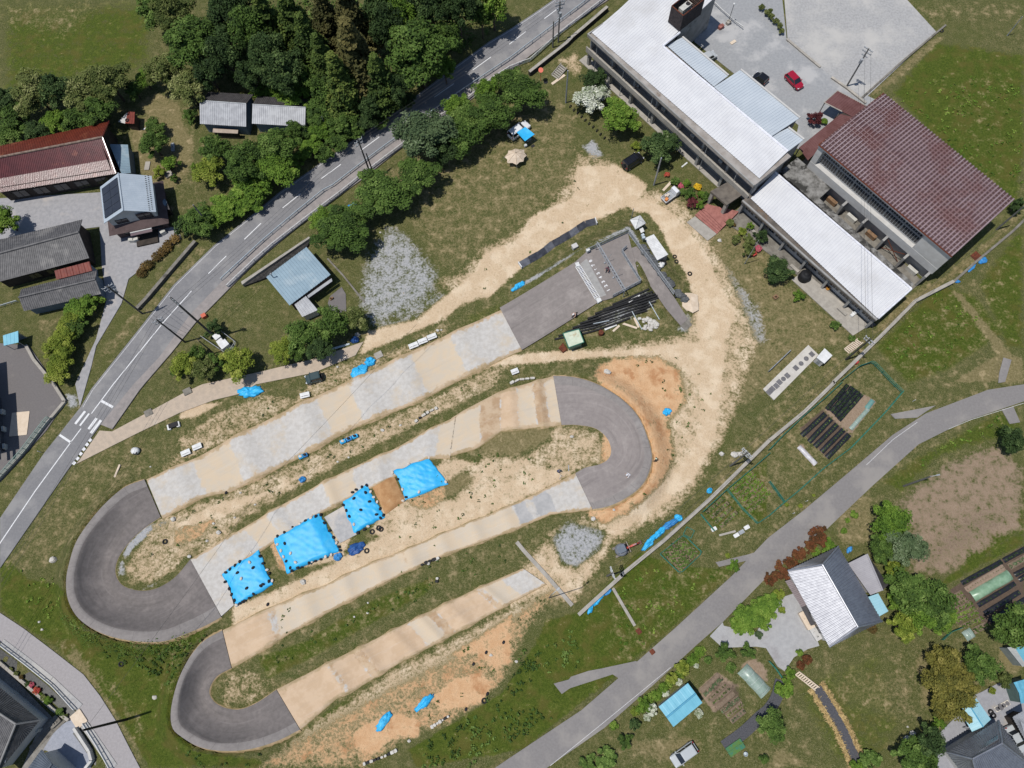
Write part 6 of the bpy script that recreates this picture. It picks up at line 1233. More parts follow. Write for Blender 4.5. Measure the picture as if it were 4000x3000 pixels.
wall('thin kerb wall beside the workshop yard', 'F 620,580 750,720 940,955', .2, .15, CONC_D); wall('concrete edge between the gravel lot and the school drive', 'D 160,340 300,460 450,585', .35, .2, CONC); wall('concrete edge from the car park pole to the gym', 'D 545,675 680,770 840,900', .35, .25, CONC)
wall('timber kerb along the gravel lot facing the meadow', 'D 805,855 1130,560 1450,290 1530,225', .25, .2, CONC_D)
wall('narrow concrete channel curb crossing the slope below the lower straight', 'K 40,1365 110,1450 O 300,0 520,255', .5, .12, CONC); wall('narrow concrete kerb across the green slope below the boundary wall', 'O 870,105 960,260 1060,430', .35, .15, CONC)
wall('low garden wall around the forecourt of the storehouse', 'b 910,1180 1080,1450 1110,1560 1040,1650', .3, .8, WALL_W); wall('low wall of the tiled house garden drain', 'b 0,400 330,680 640,960 830,1090', .35, .4, CONC)
def drain():
    for lab, s in (('long gravel-edged concrete drain beside the village road', 'b -20,235 250,440 560,680 760,870 900,1000'), ('short lower drain beside the village road', 'b 935,1180 1010,1280 1120,1450 1290,1700')):
        Q = np.array(WG(s)); t = thing('drain', lab, 'drain', Q[0]); USED[lab] = 1
        for nm, off, w, z, m in (('gravel_strip', .75, 1.1, .1, GRAV), ('channel', -.55, 1.1, .04, mat('drain_water', (.012, .013, .014, 1), (.05, .05, .045, 1), .3, 5))):
            mb = MB()
            for a, b in zip(Q[:-1], Q[1:]): d = unit2(a, b); n = np.array([-d[1], d[0]]); n = n if n[1] > 0 else -n; mb.prism([a[:2] + n * (off + w / 2), a[:2] + n * (off - w / 2), b[:2] + n * (off - w / 2), b[:2] + n * (off + w / 2)], -.2, z)
            mb.build(nm, m, t)
drain()
for lab, s, w in (('dark gravel ditch edged with straw through the lower meadow', 'P 420,965 520,1120 640,1330 720,1500 810,1690', 1.3), ('dark asphalt garden path bending round the vegetable rows', 'P 110,900 70,1050 0,1160 O 2150,1210 2000,1350 1830,1475', 1.6)):
    Q = smooth_line(np.array(WG(s)), 20); t = thing('ditch', lab, 'ditch', Q[0]); USED[lab] = 1; mb = MB(); d = np.gradient(Q, axis=0)[:, :2]; d /= np.linalg.norm(d, axis=1)[:, None]; n = np.stack([-d[:, 1], d[:, 0]], 1) * w / 2
    mb.prism(list(Q[:, :2] + n) + list((Q[:, :2] - n)[::-1]), -.1, .16); mb.build('bed', mat('dark_gravel', lin(92, 92, 96, .8), lin(70, 70, 74, .8), .9, 6), t)
    if 'straw' in lab:
        g = np.random.default_rng(4)
        for sd in (1, -1): e = np.repeat(Q, 6, 0); e[:, :2] += np.repeat(n, 6, 0) * sd * g.uniform(1.1, 1.7, (len(e), 1)); V, T = leaf_cards(e + (0, 0, .12), np.full(len(e), .3), 8, .35, g, g.uniform(.3, 1, len(e)), squash=.4, aspect=6); me = card_mesh('straw_edge', V - np.array(t.location), T); me.materials.append(mat('straw', lin(206, 180, 126, .8), lin(170, 144, 98, .8), .9, 3)); link(bpy.data.objects.new('straw_edge', me), t)
# green net fences round the plots
def net(label, line, n, h=1.2):
    t = rail('net_fence', label, 'fence', line, h, n, (h, h * .66, h * .33), GREENN, r=.04, pr=.05, group='green net fences of the allotment')
    Q = even_line(WG(line), n * 5); mb = MB()
    for a in Q: mb.tube(a, a + (0, 0, h), .009, .009, 3)
    mb.build('netting', GREENN, t)
net('green net fence along the verge of the lane by the mulch rows', 'L 1145,78 1000,250 700,560 460,740 250,930 125,1030 0,1140', 16); net('green net fence between the boundary wall and the mulch rows', 'L 620,0 480,130 290,290 110,460 0,575', 9); net('green net fence at the top corner of the allotment', 'H 620,1640 770,1520 890,1478 950,1540 1060,1659 L 1145,78', 10)
net('green net fence dividing the netted plot from the lower plot', 'K 1850,920 1980,1080 2110,1210 2212,1140', 8); net('green net fence on the wall side of the netted plot', 'K 1640,1110 1850,915 2080,725 2212,610', 8); net('green net fence on the right side of the netted plot', 'L 0,850 60,930 130,1028', 4); net('green net fence below the lower bean plot', 'K 1625,1130 1740,1270', 5, .8)
net('dark net fence around the leafy green plot', 'K 1275,1470 1480,1305 1640,1460 1450,1640 1275,1470', 14, .6); net('curved green net at the end of the vegetable allotment', 'e 680,1655 780,1560 900,1515', 5, .8); net('dark net fence along the car side of the vegetable garden', 'P 0,735 60,800 115,880', 4, .8)
# ------------------------------------------------------------------ start hill furniture
def mesh_fence(label, line, n, z=HILL):
    L = W(line, z); t = rail('fence', label, 'fence', line, 1.1, n, (1.1, .08), STEEL, r=.05, z=z); Q = even_line(L, n * 7); mb = MB()
    for k in range(1, 6): mb.path([q + (0, 0, .08 + k * .17) for q in L], .016, 4)
    for q in Q: mb.tube(q + (0, 0, .05), q + (0, 0, 1.1), .018, .018, 4)
    mb.build('wire_panel', STEEL, t)
mesh_fence('wire fence along the upper side of the start platform', 'G 640,520 1000,352', 7); mesh_fence('wire fence beside the exit ramp of the start hill', 'G 1000,352 1200,620 1395,885', 12); mesh_fence('inner wire fence bent round the back of the start platform', 'G 985,488 945,522 1030,660 1110,783', 8); mesh_fence('wire fence along the lower side of the start platform', 'G 1110,783 870,910', 6)
def start_hill():
    a, b = W('G 735,440 975,850', HILL + 2.4); t = thing('start_gantry', 'steel truss beam spanning the start platform', 'gantry', (*a[:2], HILL)); d = unit2(a, b); n = np.array([-d[1], d[0], 0]) * .22
    mb = MB(); mb.tube(a + n, b + n, .05, .05, 6); mb.tube(a - n, b - n, .05, .05, 6); mb.tube(a + (0, 0, .38), b + (0, 0, .38), .05, .05, 6)
    for i in range(14): p, q = lerp(a, b, i / 14), lerp(a, b, (i + 1) / 14); mb.tube(p + n, q - n, .03, .03, 4); mb.tube(p - n, q + (0, 0, .38), .03, .03, 4); mb.tube(p + (0, 0, .38), q + n, .03, .03, 4)
    mb.build('truss', STEEL, t)
    for p in (a, b):
        mb = MB(); mb.tube((p[0], p[1], HILL), p, .07, .07, 8); mb.build('leg', STEEL, t)
    for s in ('G 800,615', 'G 875,742'): c = W1(s, HILL + .04); q = lerp(a, b, .5); mb = MB(); mb.tube(c, (c[0] + .9, c[1] + .45, HILL + 2.3), .04, .04, 6); mb.tube(c, c + (0, 0, .25), .18, .14, 10); mb.build('prop', STEEL, t)
    # gate
    t = thing('start_gate', 'white eight-lane starting gate across the top of the start ramp', 'gate', W1('G 660,775', HILL)); p0, p1 = W('G 568,640 738,920', HILL + .08); d = unit2(p0, p1); n = np.array([-d[1], d[0]]); n = n if n[0] < 0 else -n; L = np.linalg.norm((p1 - p0)[:2]); mb = MB()
    for u in np.linspace(0, L, 25): c = p0[:2] + d * u; mb.prism([c - n * .42 - d * .05, c + n * .42 - d * .05, c + n * .42 + d * .05, c - n * .42 + d * .05], HILL + .07, HILL + .17)
    for w in (-.42, 0, .42): q0, q1 = p0[:2] + n * w, p1[:2] + n * w; mb.prism([q0 - n * .05, q0 + n * .05, q1 + n * .05, q1 - n * .05], HILL + .172, HILL + .2)
    mb.build('gate_frame', WRAIL, t); mb = MB(); mb.prism([p0[:2] - n * .4, p0[:2] + n * .4, p1[:2] + n * .4, p1[:2] - n * .4], HILL + .05, HILL + .066); mb.build('gate_plate', mat('gate_panel', lin(104, 106, 130, .8), lin(150, 140, 120, .8), .6, 1.2), t)
    for s in ('G 545,612 575,603 588,635 556,645', 'G 727,925 762,912 776,938 742,958'): mb = MB(); mb.prism(W(s, HILL + .5), HILL + .05, HILL + .5); mb.build('end_box', WRAIL, t)
    mb = MB(); mb.prism(W('G 590,620 645,575 815,890 755,912', HILL + .06), HILL - .1, HILL + .06); k = mb.build('steel_deck', mat('steel_deck', lin(168, 166, 162, .8), lin(152, 150, 147, .8), .6, 1.5), t)
    # lane numbers, painted on the platform
    up = unit2((np.array(RAMP[0]) + RAMP[1]) / 2, (np.array(RAMP[2]) + RAMP[3]) / 2); ang = math.atan2(up[1], up[0]) - PI / 2
    for ch, s in zip('87654321', ('475,527', '518,600', '565,667', '605,740', '648,810', '693,886', '738,957', '782,1032')):
        c = W1('f ' + s, HILL + .05); cu = bpy.data.curves.new('lane_number', 'FONT'); cu.body = ch; cu.size = .75; cu.align_x = 'CENTER'; cu.align_y = 'CENTER'; cu.extrude = .004; cu.offset = .03; cu.materials.append(WHITE); o = bpy.data.objects.new('lane_number', cu); structure(link(o)); o.location = c; o.rotation_euler = (0, 0, ang)
    # terraced bank of black sleepers
    t = thing('terraced_bank', 'terraced bank of long black steps below the start ramp', 'steps', WG1('G 900,1050')); 
    for ln in ('850,1290 1100,1190 1350,1080 1480,1020', '690,1375 1000,1270 1300,1160 1540,1070', '550,1450 900,1330 1300,1200 1590,1105', '420,1535 800,1410 1250,1260 1625,1135', '290,1615 750,1480 1250,1310 1640,1170', '160,1690 700,1545 1250,1360 1600,1235', '40,1760 650,1610 1250,1410 1560,1300', '-80,1830 550,1690 1150,1470 1450,1390', '-150,1890 400,1780 900,1620 1150,1520'):
        Q = smooth_line(np.array(WG('f ' + ln)), 14); mb = MB()
        for a, b in zip(Q[:-1], Q[1:]): d = unit2(a, b); n = np.array([-d[1], d[0]]) * .14; z = max(a[2], b[2]); mb.prism([a[:2] + n, a[:2] - n, b[:2] - n, b[:2] + n], z - .4, z + .28)
        mb.build('step', BLACK, t)
start_hill()
def gazebo():
    q = W('G 1020,238 1108,200 1157,268 1068,322', 2.2); pk = sum(q) / 4 + (0, 0, .7); t = thing('gazebo', 'white pyramid-roofed gazebo beside the start platform', 'tent', (*pk[:2], 0)); v = q + [pk] + [p - (0, 0, .25) for p in q]
    mesh('canopy', v, [(0, 1, 4), (1, 2, 4), (2, 3, 4), (3, 0, 4), (0, 1, 6, 5), (1, 2, 7, 6), (2, 3, 8, 7), (3, 0, 5, 8)], WRAIL, t); mb = MB()
    for i in range(4): mb.tube(q[i], pk, .03, .03, 4)
    mb.build('seam', STEEL, t)
    for p in q: mb = MB(); c = lerp(p, pk, .04); mb.tube((c[0], c[1], 0), (c[0], c[1], 2.2), .035, .035, 6); mb.build('leg', STEEL, t)
    c = W1('G 1040,300', 1.0); mb = MB(); mb.prism(W('G 1030,280 1075,300 1070,330 1030,310', 1.0), 0, 1.4); mb.build('timber_counter', TIMBER, t)
    q = W('G 1098,318 1128,303 1145,340 1115,355', 1.4); t = thing('awning', 'small white awning beside the pyramid gazebo', 'awning', (*q[0][:2], 0)); mb = MB(); mb.prism(q, 1.35, 1.42); mb.build('canopy', WRAIL, t)
    for p in q: mb = MB(); c = lerp(p, sum(q) / 4, .1); mb.tube((c[0], c[1], 0), (c[0], c[1], 1.36), .03, .03, 6); mb.build('leg', STEEL, t)
    q = W('G 1145,400 1225,365 1350,540 1255,590', 2.4); t = thing('container', 'long white ribbed storage container beside the start hill', 'container', (*q[0][:2], 0)); mb = MB(); corr(mb, q[0], q[3], q[2], q[1], .3, .03, .06); mb.build('roof', WRAIL, t); mb = MB(); mb.prism(inset(q, .05), .1, 2.33); mb.build('body', mat('white_grey_panel', lin(190, 190, 194, .8), rough=.6), t)
    bs = inset(q, .05); mb = MB(); e0, e1 = sorted(bs, key=lambda p: p[1])[:2]; d = unit2(e0, e1); n = np.array([d[1], -d[0]]); n = n if n[1] < 0 else -n
    for u in (.05, .52): a, b = lerp(e0, e1, u), lerp(e0, e1, u + .43); mb.prism([a, b, b + n * .04, a + n * .04], .15, 2.2)
    mb.build('door', mat('dull_door', lin(150, 150, 156, .8), rough=.6), t)
    q = W('G 440,1222 578,1185 622,1298 490,1345', 2.2); t = thing('shed', 'small pale mint roofed shed beside the black terraces', 'shed', (*q[0][:2], 0)); mb = MB(); mb.prism(q, 2.05, 2.2); mb.build('roof', mat('mint_roof', lin(214, 222, 200, .8), lin(196, 206, 182, .8), .7, 1, c3=lin(184, 172, 140, .8), s3=.6), t); mb = MB(); mb.prism(inset(q, .25), 0, 2.04); mb.build('wall', mat('mint_wall', lin(120, 150, 130, .8), rough=.8), t); mb = MB()
    for i in range(4): mb.tube(q[i] + (0, 0, .05), q[(i + 1) % 4] + (0, 0, .05), .07, .07, 6)
    mb.build('roof_edge', GREENN, t)
    q = WG('G 400,1350 440,1300 480,1370 440,1395'); mb = MB(); mb.prism([p[:2] for p in q], .05, .5, .1); t = tag(mb.build('scrap_heap', RUSTM), 'heap of rusty sheets leaning on the mint roofed shed', 'scrap')
gazebo()
def small(name, label, cat, s, build, m, group=None, smooth=False):
    """a one-mesh thing: build(mb, point)"""
    p = WG1(s); mb = MB(); build(mb, p); USED[label] = 1; return tag(mb.build(name, m, None, smooth), label, cat, group)
def boxy(L, w, h, rot=0, bev=.03, dz=0): return lambda mb, p: mb.box((p[0], p[1], p[2] + dz + h / 2), (L, w, h), rot, bev)
# boulders along the exit ramp
for i, s in enumerate('1132,482 1145,508 1152,540 1178,560 1195,588 1212,612 1236,640 1245,662 1292,718 1310,738 1336,762 1355,790 1368,812 1425,868 1455,900 1492,935'.split()):
    where_ = ['by the white container', 'below the container', 'midway down', 'near the foot'][min(3, i // 4)]
    small('boulder', f'dark angular boulder in the row beside the exit ramp, {where_}', 'boulder', 'G ' + s, lambda mb, p, i=i: mb.blob((p[0], p[1], p[2] + .2), (.75 + .12 * (i % 3), .55, .5), i, 7, 5, .22, .4), ROCK, 'boulders along the exit ramp')
small('boulder', 'large flat cream boulder beyond the end of the boulder row', 'boulder', 'G 1540,960', lambda mb, p: mb.blob((p[0], p[1], p[2] + .1), (1.5, 1.9, .35), 3, 9, 5, .2, .5), mat('cream_rock', lin(224, 206, 184, .8), lin(206, 186, 162, .8), .9, 1))
def rubble():
    t = thing('rubble_pile', 'pile of broken pale concrete below the terraces', 'rubble', WG1('G 1180,1150')); g = random.Random(5); q = WG('G 1100,1100 1170,1085 1230,1120 1260,1160 1200,1205 1130,1190')
    for i in range(60):
        a = q[g.randrange(6)]; c = lerp(lerp(a, q[g.randrange(6)], g.random()), sum(q) / 6, .35 * g.random()); mb = MB(); r = g.uniform(.16, .45); mb.blob((c[0], c[1], c[2] + r * .4 + .1 * g.random()), (r, r * .75, r * .55), i, 6, 4, .3, .4); mb.build('chunk', STONE, t)
rubble()
def drum(s, label, m=None, r=.42, h=.95):
    small('barrel', label, 'barrel', s, lambda mb, p: mb.lathe(p, [(0, 0), (r, 0), (r, h * .3), (r * 1.04, h * .33), (r, h * .36), (r, h * .66), (r * 1.04, h * .69), (r, h), (r * .9, h), (r * .9, h - .06), (0, h - .06)], 18), m or RUSTM)
drum('G 766,1228', 'rusty oil drum on the grass below the terraces')
small('tank', 'large round black water tank on the terrace of the low wing', 'tank', 'H 305,745', lambda mb, p: mb.lathe(p, [(0, 0), (.95, 0), (1.0, .1), (.95, 1.35), (.7, 1.6), (.45, 1.65), (.45, 1.75), (0, 1.75)], 24), BLACK, smooth=True)
for s, a, L, lab in (('G 850,1165', .42, 2.2, 'white plank lying beside the lower terrace steps'), ('G 1045,922', .6, 2.6, 'white board lying across the upper terrace steps'), ('G 1010,1155', -.35, 2.8, 'cream timber beam by the rubble pile'), ('G 900,1180', .75, 1.5, 'short tan plank beside the terrace foot'), ('G 1075,1130', -1.2, 1.9, 'tan board leaning near the rubble pile')): small('plank', lab, 'plank', s, boxy(L, .5 if 'white' in lab else .35, .12, a), WRAIL if 'white' in lab else CREAM)
for s, lab in (('G 1182,955 1272,1105', 'long pale pole lying on the grass right of the rubble'), ('G 1035,1038 1122,1192', 'long pale pole lying across the terrace end'), ('G 700,1145 838,1115', 'thin white pipe lying along the terrace')):
    q = WG(s); mb = MB(); mb.tube(q[0] + (0, 0, .35), q[1] + (0, 0, .2), .07, .07, 8); tag(mb.build('pole', PALE), lab, 'pole')
def tyre(s, label, R=.3, group=None, tile=None, z=0, up=False, axis=None):
    small('tyre', label, 'tyre', s, lambda mb, p: mb.ring((p[0], p[1], p[2] + (R * .3 if axis is None else R * .55) + z), R * .72, R * .28, 16, 7, axis=axis), BLACK, group)
for s, lab in (('G 1535,708', 'old tyre on the dirt track by the exit ramp'), ('I 1428,1363', 'old tyre on the brown grass inside the left turn'), ('J 958,1442', 'tyre beside the crumpled dark blue sheet'), ('J 1005,1277', 'tyre lying below the second blue cover'), ('J 1062,1245', 'upper tyre of the pair by the second blue cover'), ('J 1080,1255', 'lower tyre of the pair by the second blue cover'), ('N 1972,1078', 'tyre on the bare orange bank above the slope'), ('D 1497,270', 'black tyre at the corner of the gravel lot'), ('c 1225,935', 'upper tyre stacked beside the pale blue carport'), ('c 1255,975', 'lower tyre stacked beside the pale blue carport'), ('M 1050,760', 'pale ring tyre in the grass between the two turns')): tyre(s, lab, .42)
tyre('G 1405,560', 'rust-brown tyre on the grass behind the container', .38); tyre('G 1420,603', 'brown scrap wheel on the grass behind the container', .38)
for s in '505,925 537,957 568,982 602,1015 634,1045 667,1075 702,1103 735,1135 766,1167 800,1198'.split(): tyre('C ' + s, 'half-buried tyre in the slanting row under the school trees', .32, 'row of half-buried tyres on the school field', axis=(.72, -.7, .25))
# banner boards, tents, boards beside the straights
def banner():
    L = even_line(W('G 75,628 150,585 270,520 330,460 470,385 540,340 620,280 720,252', .5), 10); t = thing('banner_fence', 'long low run of dark padded barrier panels by the dirt road', 'barrier', L[0] * (1, 1, 0))
    for i in range(9):
        a, b = L[i], L[i + 1]; d = unit2(a, b); n = np.array([-d[1], d[0]]); z = .75 + (.12 if i % 2 else 0); v = [(*(a[:2] - n * .5), .05), (*(b[:2] - n * .5), .05), (*(b[:2] + n * .5), z), (*(a[:2] + n * .5), z)]; v += [(p[0], p[1], p[2] - .08) for p in v]
        mesh('panel', v, [(0, 1, 2, 3), (7, 6, 5, 4), (0, 4, 5, 1), (1, 5, 6, 2), (2, 6, 7, 3), (3, 7, 4, 0)], mat('dark_panel', lin(86, 88, 96, .8), lin(60, 62, 70, .8), .4, 1.2) if i % 3 else MATS.get('dark_panel_b') or mat('dark_panel_b', lin(120, 122, 130, .8), lin(92, 94, 102, .8), .4, 1.2), t)
    for p, q in ((L[0], L[1]), (L[9], L[8])): d = unit2(p, q); mb = MB(); mb.box((*(p[:2] - d * .12), .4), (.14, 1.2, .8), math.atan2(d[1], d[0])); mb.build('end_post', WRAIL, t)
banner()
def board(s0, s1, label, w=.9):
    a, b = WG(s0 + ' ' + s1.split()[-1] if ' ' in s1 else s0 + ' ' + s1); d = unit2(a, b); n = np.array([-d[1], d[0]]); t = thing('sign_board', label, 'board', lerp(a, b, .5), 'white boards lying beside the straights'); USED[label] = 1; L = np.linalg.norm((b - a)[:2]); ang = math.atan2(d[1], d[0]); c = lerp(a, b, .5)
    mb = MB(); mb.box(c + (0, 0, .12 + .3), (L, w, .12), ang, .03); mb.build('panel', WRAIL, t); mb = MB(); g = random.Random(len(label))
    for k in range(7): u = -L * .38 + k * L * .125; mb.box((c[0] + d[0] * u - n[0] * w * .18, c[1] + d[1] * u - n[1] * w * .18, c[2] + .485), (L * g.uniform(.04, .09), .14, .006), ang)
    mb.build('faded_lettering', DARKF, t); mb = MB()
    for u in (-.4, .4): mb.box((c[0] + d[0] * L * u, c[1] + d[1] * L * u, c[2] + .15), (.1, w * .8, .36), ang)
    mb.build('foot', STEEL, t)
board('F 1325,1348', 'F 1402,1318', 'left white board of the three beside the first straight'); board('F 1405,1310', 'F 1480,1280', 'middle white board of the three beside the first straight'); board('F 1484,1272', 'F 1560,1242', 'right white board of the three beside the first straight')
board('I 1575,615', 'I 1652,582', 'lower white board of the two near the left turn'); board('I 1673,562', 'I 1750,530', 'upper white board of the two near the left turn'); board('J 388,112', 'J 468,92', 'lone white board above the middle of the first straight'); board('G -5,1568', 'G 55,1545', 'lone white board in the grass above the right turn')
for s, lab in (('I 1285,250', 'square drain grate beside the entrance path'), ('I 1620,65', 'upper square drain grate beside the entrance path'), ('F 1060,1410', 'square concrete manhole by the blue bundles')): small('manhole', lab, 'manhole', s, boxy(1.3, 1.1, .16, .5), CONC if 'manhole' in lab else CONC_D)
def bench():
    c = WG1('I 1508,360'); t = thing('bench', 'black bench on white concrete feet near the left turn', 'bench', c)
    mb = MB(); mb.box(c + (0, 0, .5), (1.5, .8, .08), .35, .03); mb.build('seat', BLACK, t)
    for u in (-.75, .75): mb = MB(); mb.box(c + (u * math.cos(.35), u * math.sin(.35) - .1, .22), (.5, .9, .4), .35, .04); mb.build('foot', WRAIL, t)
bench()
c = WG1('I 1183,580'); small('sack', 'white sack with a black wheel on the grass by the entrance path', 'sack', 'I 1180,580', lambda mb, p: (mb.blob((p[0], p[1], p[2] + .35), (.75, .65, .5), 2, 9, 6, .12, .5)), WRAIL, smooth=True); tyre('I 1184,600', 'black wheel with a white hub leaning on the white sack', .36, z=.5)
small('post', 'pale wooden post lying on the grass bank of the left turn', 'post', 'I 1017,752', boxy(2.1, .28, .2, 1.35), CREAM)
STN = [('I 462,1520', .7, 'largest white stone, alone on the left grass bank'), ('I 1500,1170', .55, 'white stone at the end of the grey gravel strip'), ('I 1845,1205', .3, 'white stone on the bare strip between the straights'), ('I 1790,1357', .3, 'white block at the edge of the second straight'), ('I 1635,1490', .4, 'white stone at the start of the second straight'), ('I 1890,1285', .5, 'long white stone between the first two straights'), ('I 2030,1155', .25, 'small white stone above the second straight'), ('I 2205,1042', .25, 'small white stone nearer the middle of the second straight'), ('I 2078,940', .25, 'white stone by the tufts under the first straight'), ('I 1302,715', .2, 'tiny white stone above the left turn entry'),
       ('J 1095,400', .4, 'pale stone in the infield grass above the second straight'), ('J 1247,358', .3, 'smaller pale stone in the upper infield'), ('J 800,635', .25, 'pale stone near the long blue roll'), ('J 706,672', .25, 'pale stone below the long blue roll'), ('J 1490,1550', .4, 'white rubble on the verge of the third straight'), ('J 1560,1520', .35, 'white rubble farther along the third straight verge'), ('J 2108,315', .3, 'white stone inside the right turn approach'),
       ('N 408,52', .6, 'white boulder below the largest blue cover'), ('N 965,318', .25, 'white stone in the grass between the lower straights'), ('N 850,352', .25, 'small white stone beside the lower infield path'), ('N 968,232', .22, 'white pebble in the dark grass strip'), ('N 1325,1425', .35, 'white stone on the lower orange bank'), ('N 2030,683', .3, 'white stone on the upper orange bank'), ('O 38,738', .35, 'white block on the orange bank by the slope'), ('K 703,1165', .5, 'pale boulder by the grey gravel below the right turn'), ('K 880,1087', .3, 'small pale stone by the grey slab below the right turn'), ('K 1920,612', .7, 'pale round boulder by the wall side power pole'), ('K 1810,605', .5, 'flat pale stone left of the wall side boulder'), ('K 1962,605', .6, 'tall pale boulder nearest the wall side power pole'), ('K 518,455', .4, 'pale stone inside the right turn'), ('G 820,1560', .7, 'pale flat stone on the orange dirt'), ('G 1790,422', .5, 'white stone ring ornament on the school lawn'),
       ('F 878,1240', .6, 'pale sack-like stone by the dark blue bundle'), ('F 1570,1198', .35, 'white stone left of the pair above the first straight'), ('F 1602,1192', .25, 'white stone right of the pair above the first straight'), ('F 1075,352', .25, 'white stone on the grassy gravel patch'), ('F 705,1512', .3, 'white stone by the path under the dark tree'), ('M 340,397', .25, 'upper white stone on the village road verge'), ('M 367,462', .28, 'lower white stone on the village road verge'), ('M 1340,1050', .5, 'pale stone in the weeds between the turns'), ('P 1200,1400', .6, 'white block on the lower meadow near the round dark tree'), ('P 1245,1358', .55, 'white slab beside the round dark tree'), ('P 1205,1302', .2, 'small white pebble on the lower meadow')]
for i, (s, r, lab) in enumerate(STN): small('stone', lab, 'stone', s, lambda mb, p: mb.blob((p[0], p[1], p[2] + r * .3), (r * .8, r * .65, r * .5), i, 8, 5, .25, .4), STONE, 'pale stones scattered around the track')
def kerb_blocks(label, line, n, seed):
    Q = even_line(WG(line), n); t = thing('block_row', label, 'block row', Q[0], 'rows of white edging blocks'); g = random.Random(seed)
    for i in range(n - 1):
        a, b = Q[i], Q[i + 1]; d = unit2(a, b); mb = MB(); mb.box(lerp(a, b, .5) + (0, 0, .22), (np.linalg.norm((b - a)[:2]) * g.uniform(.6, .98), g.uniform(.28, .5), g.uniform(.3, .5)), math.atan2(d[1], d[0]) + g.uniform(-.15, .15), .08); mb.build('block', STONE if g.random() > .25 else BLACK, t)
kerb_blocks('curved row of white blocks on the lowest grass bank', 'N 925,1625 990,1600 1100,1560 1222,1500', 11, 1); kerb_blocks('straight row of white blocks above the lowest bank', 'N 1512,1308 1600,1250 1672,1205', 8, 2); kerb_blocks('row of white and black blocks beside the second straight', 'J 1370,335 1430,285 1500,240 1575,205', 7, 3); kerb_blocks('broken white rubble edging beside the third straight', 'J 1420,1570 1500,1530 1590,1500', 6, 4); kerb_blocks('edge blocks on the upper rim of the right turn', 'G -20,1659 60,1625 200,1610', 6, 5); kerb_blocks('white blocks in the grass right of the start gate', 'N 1560,60 1570,10', 3, 6)
# ------------------------------------------------------------------ vehicles
def paint(name, c, rough=.25): return mat(name, lin(*c, .8), tuple(v * .94 for v in lin(*c, .8)[:3]) + (1,), rough, .8, spec=.55)
AUTOGL = mat('car_glass', (.02, .024, .03, 1), (.012, .014, .018, 1), .06, 1, spec=.7)
LAMP_W = mat('headlamp_lens', lin(230, 232, 236, .8), rough=.15); LAMP_R = mat('tail_lamp_lens', lin(150, 24, 24, .8), rough=.2)
def loft(mb, secs):
    n = len(secs[0]); v = [p for s in secs for p in s]; f = [tuple(range(n - 1, -1, -1)), tuple(range((len(secs) - 1) * n, len(secs) * n))]
    for i in range(len(secs) - 1):
        for j in range(n): f.append((i * n + j, i * n + (j + 1) % n, (i + 1) * n + (j + 1) % n, (i + 1) * n + j))
    mb.add(v, f)
def ring8(x, w, z0, z1, r=.14): return [(x, -w, z0 + r), (x, -w, z1 - r), (x, -w + r, z1), (x, w - r, z1), (x, w, z1 - r), (x, w, z0 + r), (x, w - r, z0), (x, -w + r, z0)]
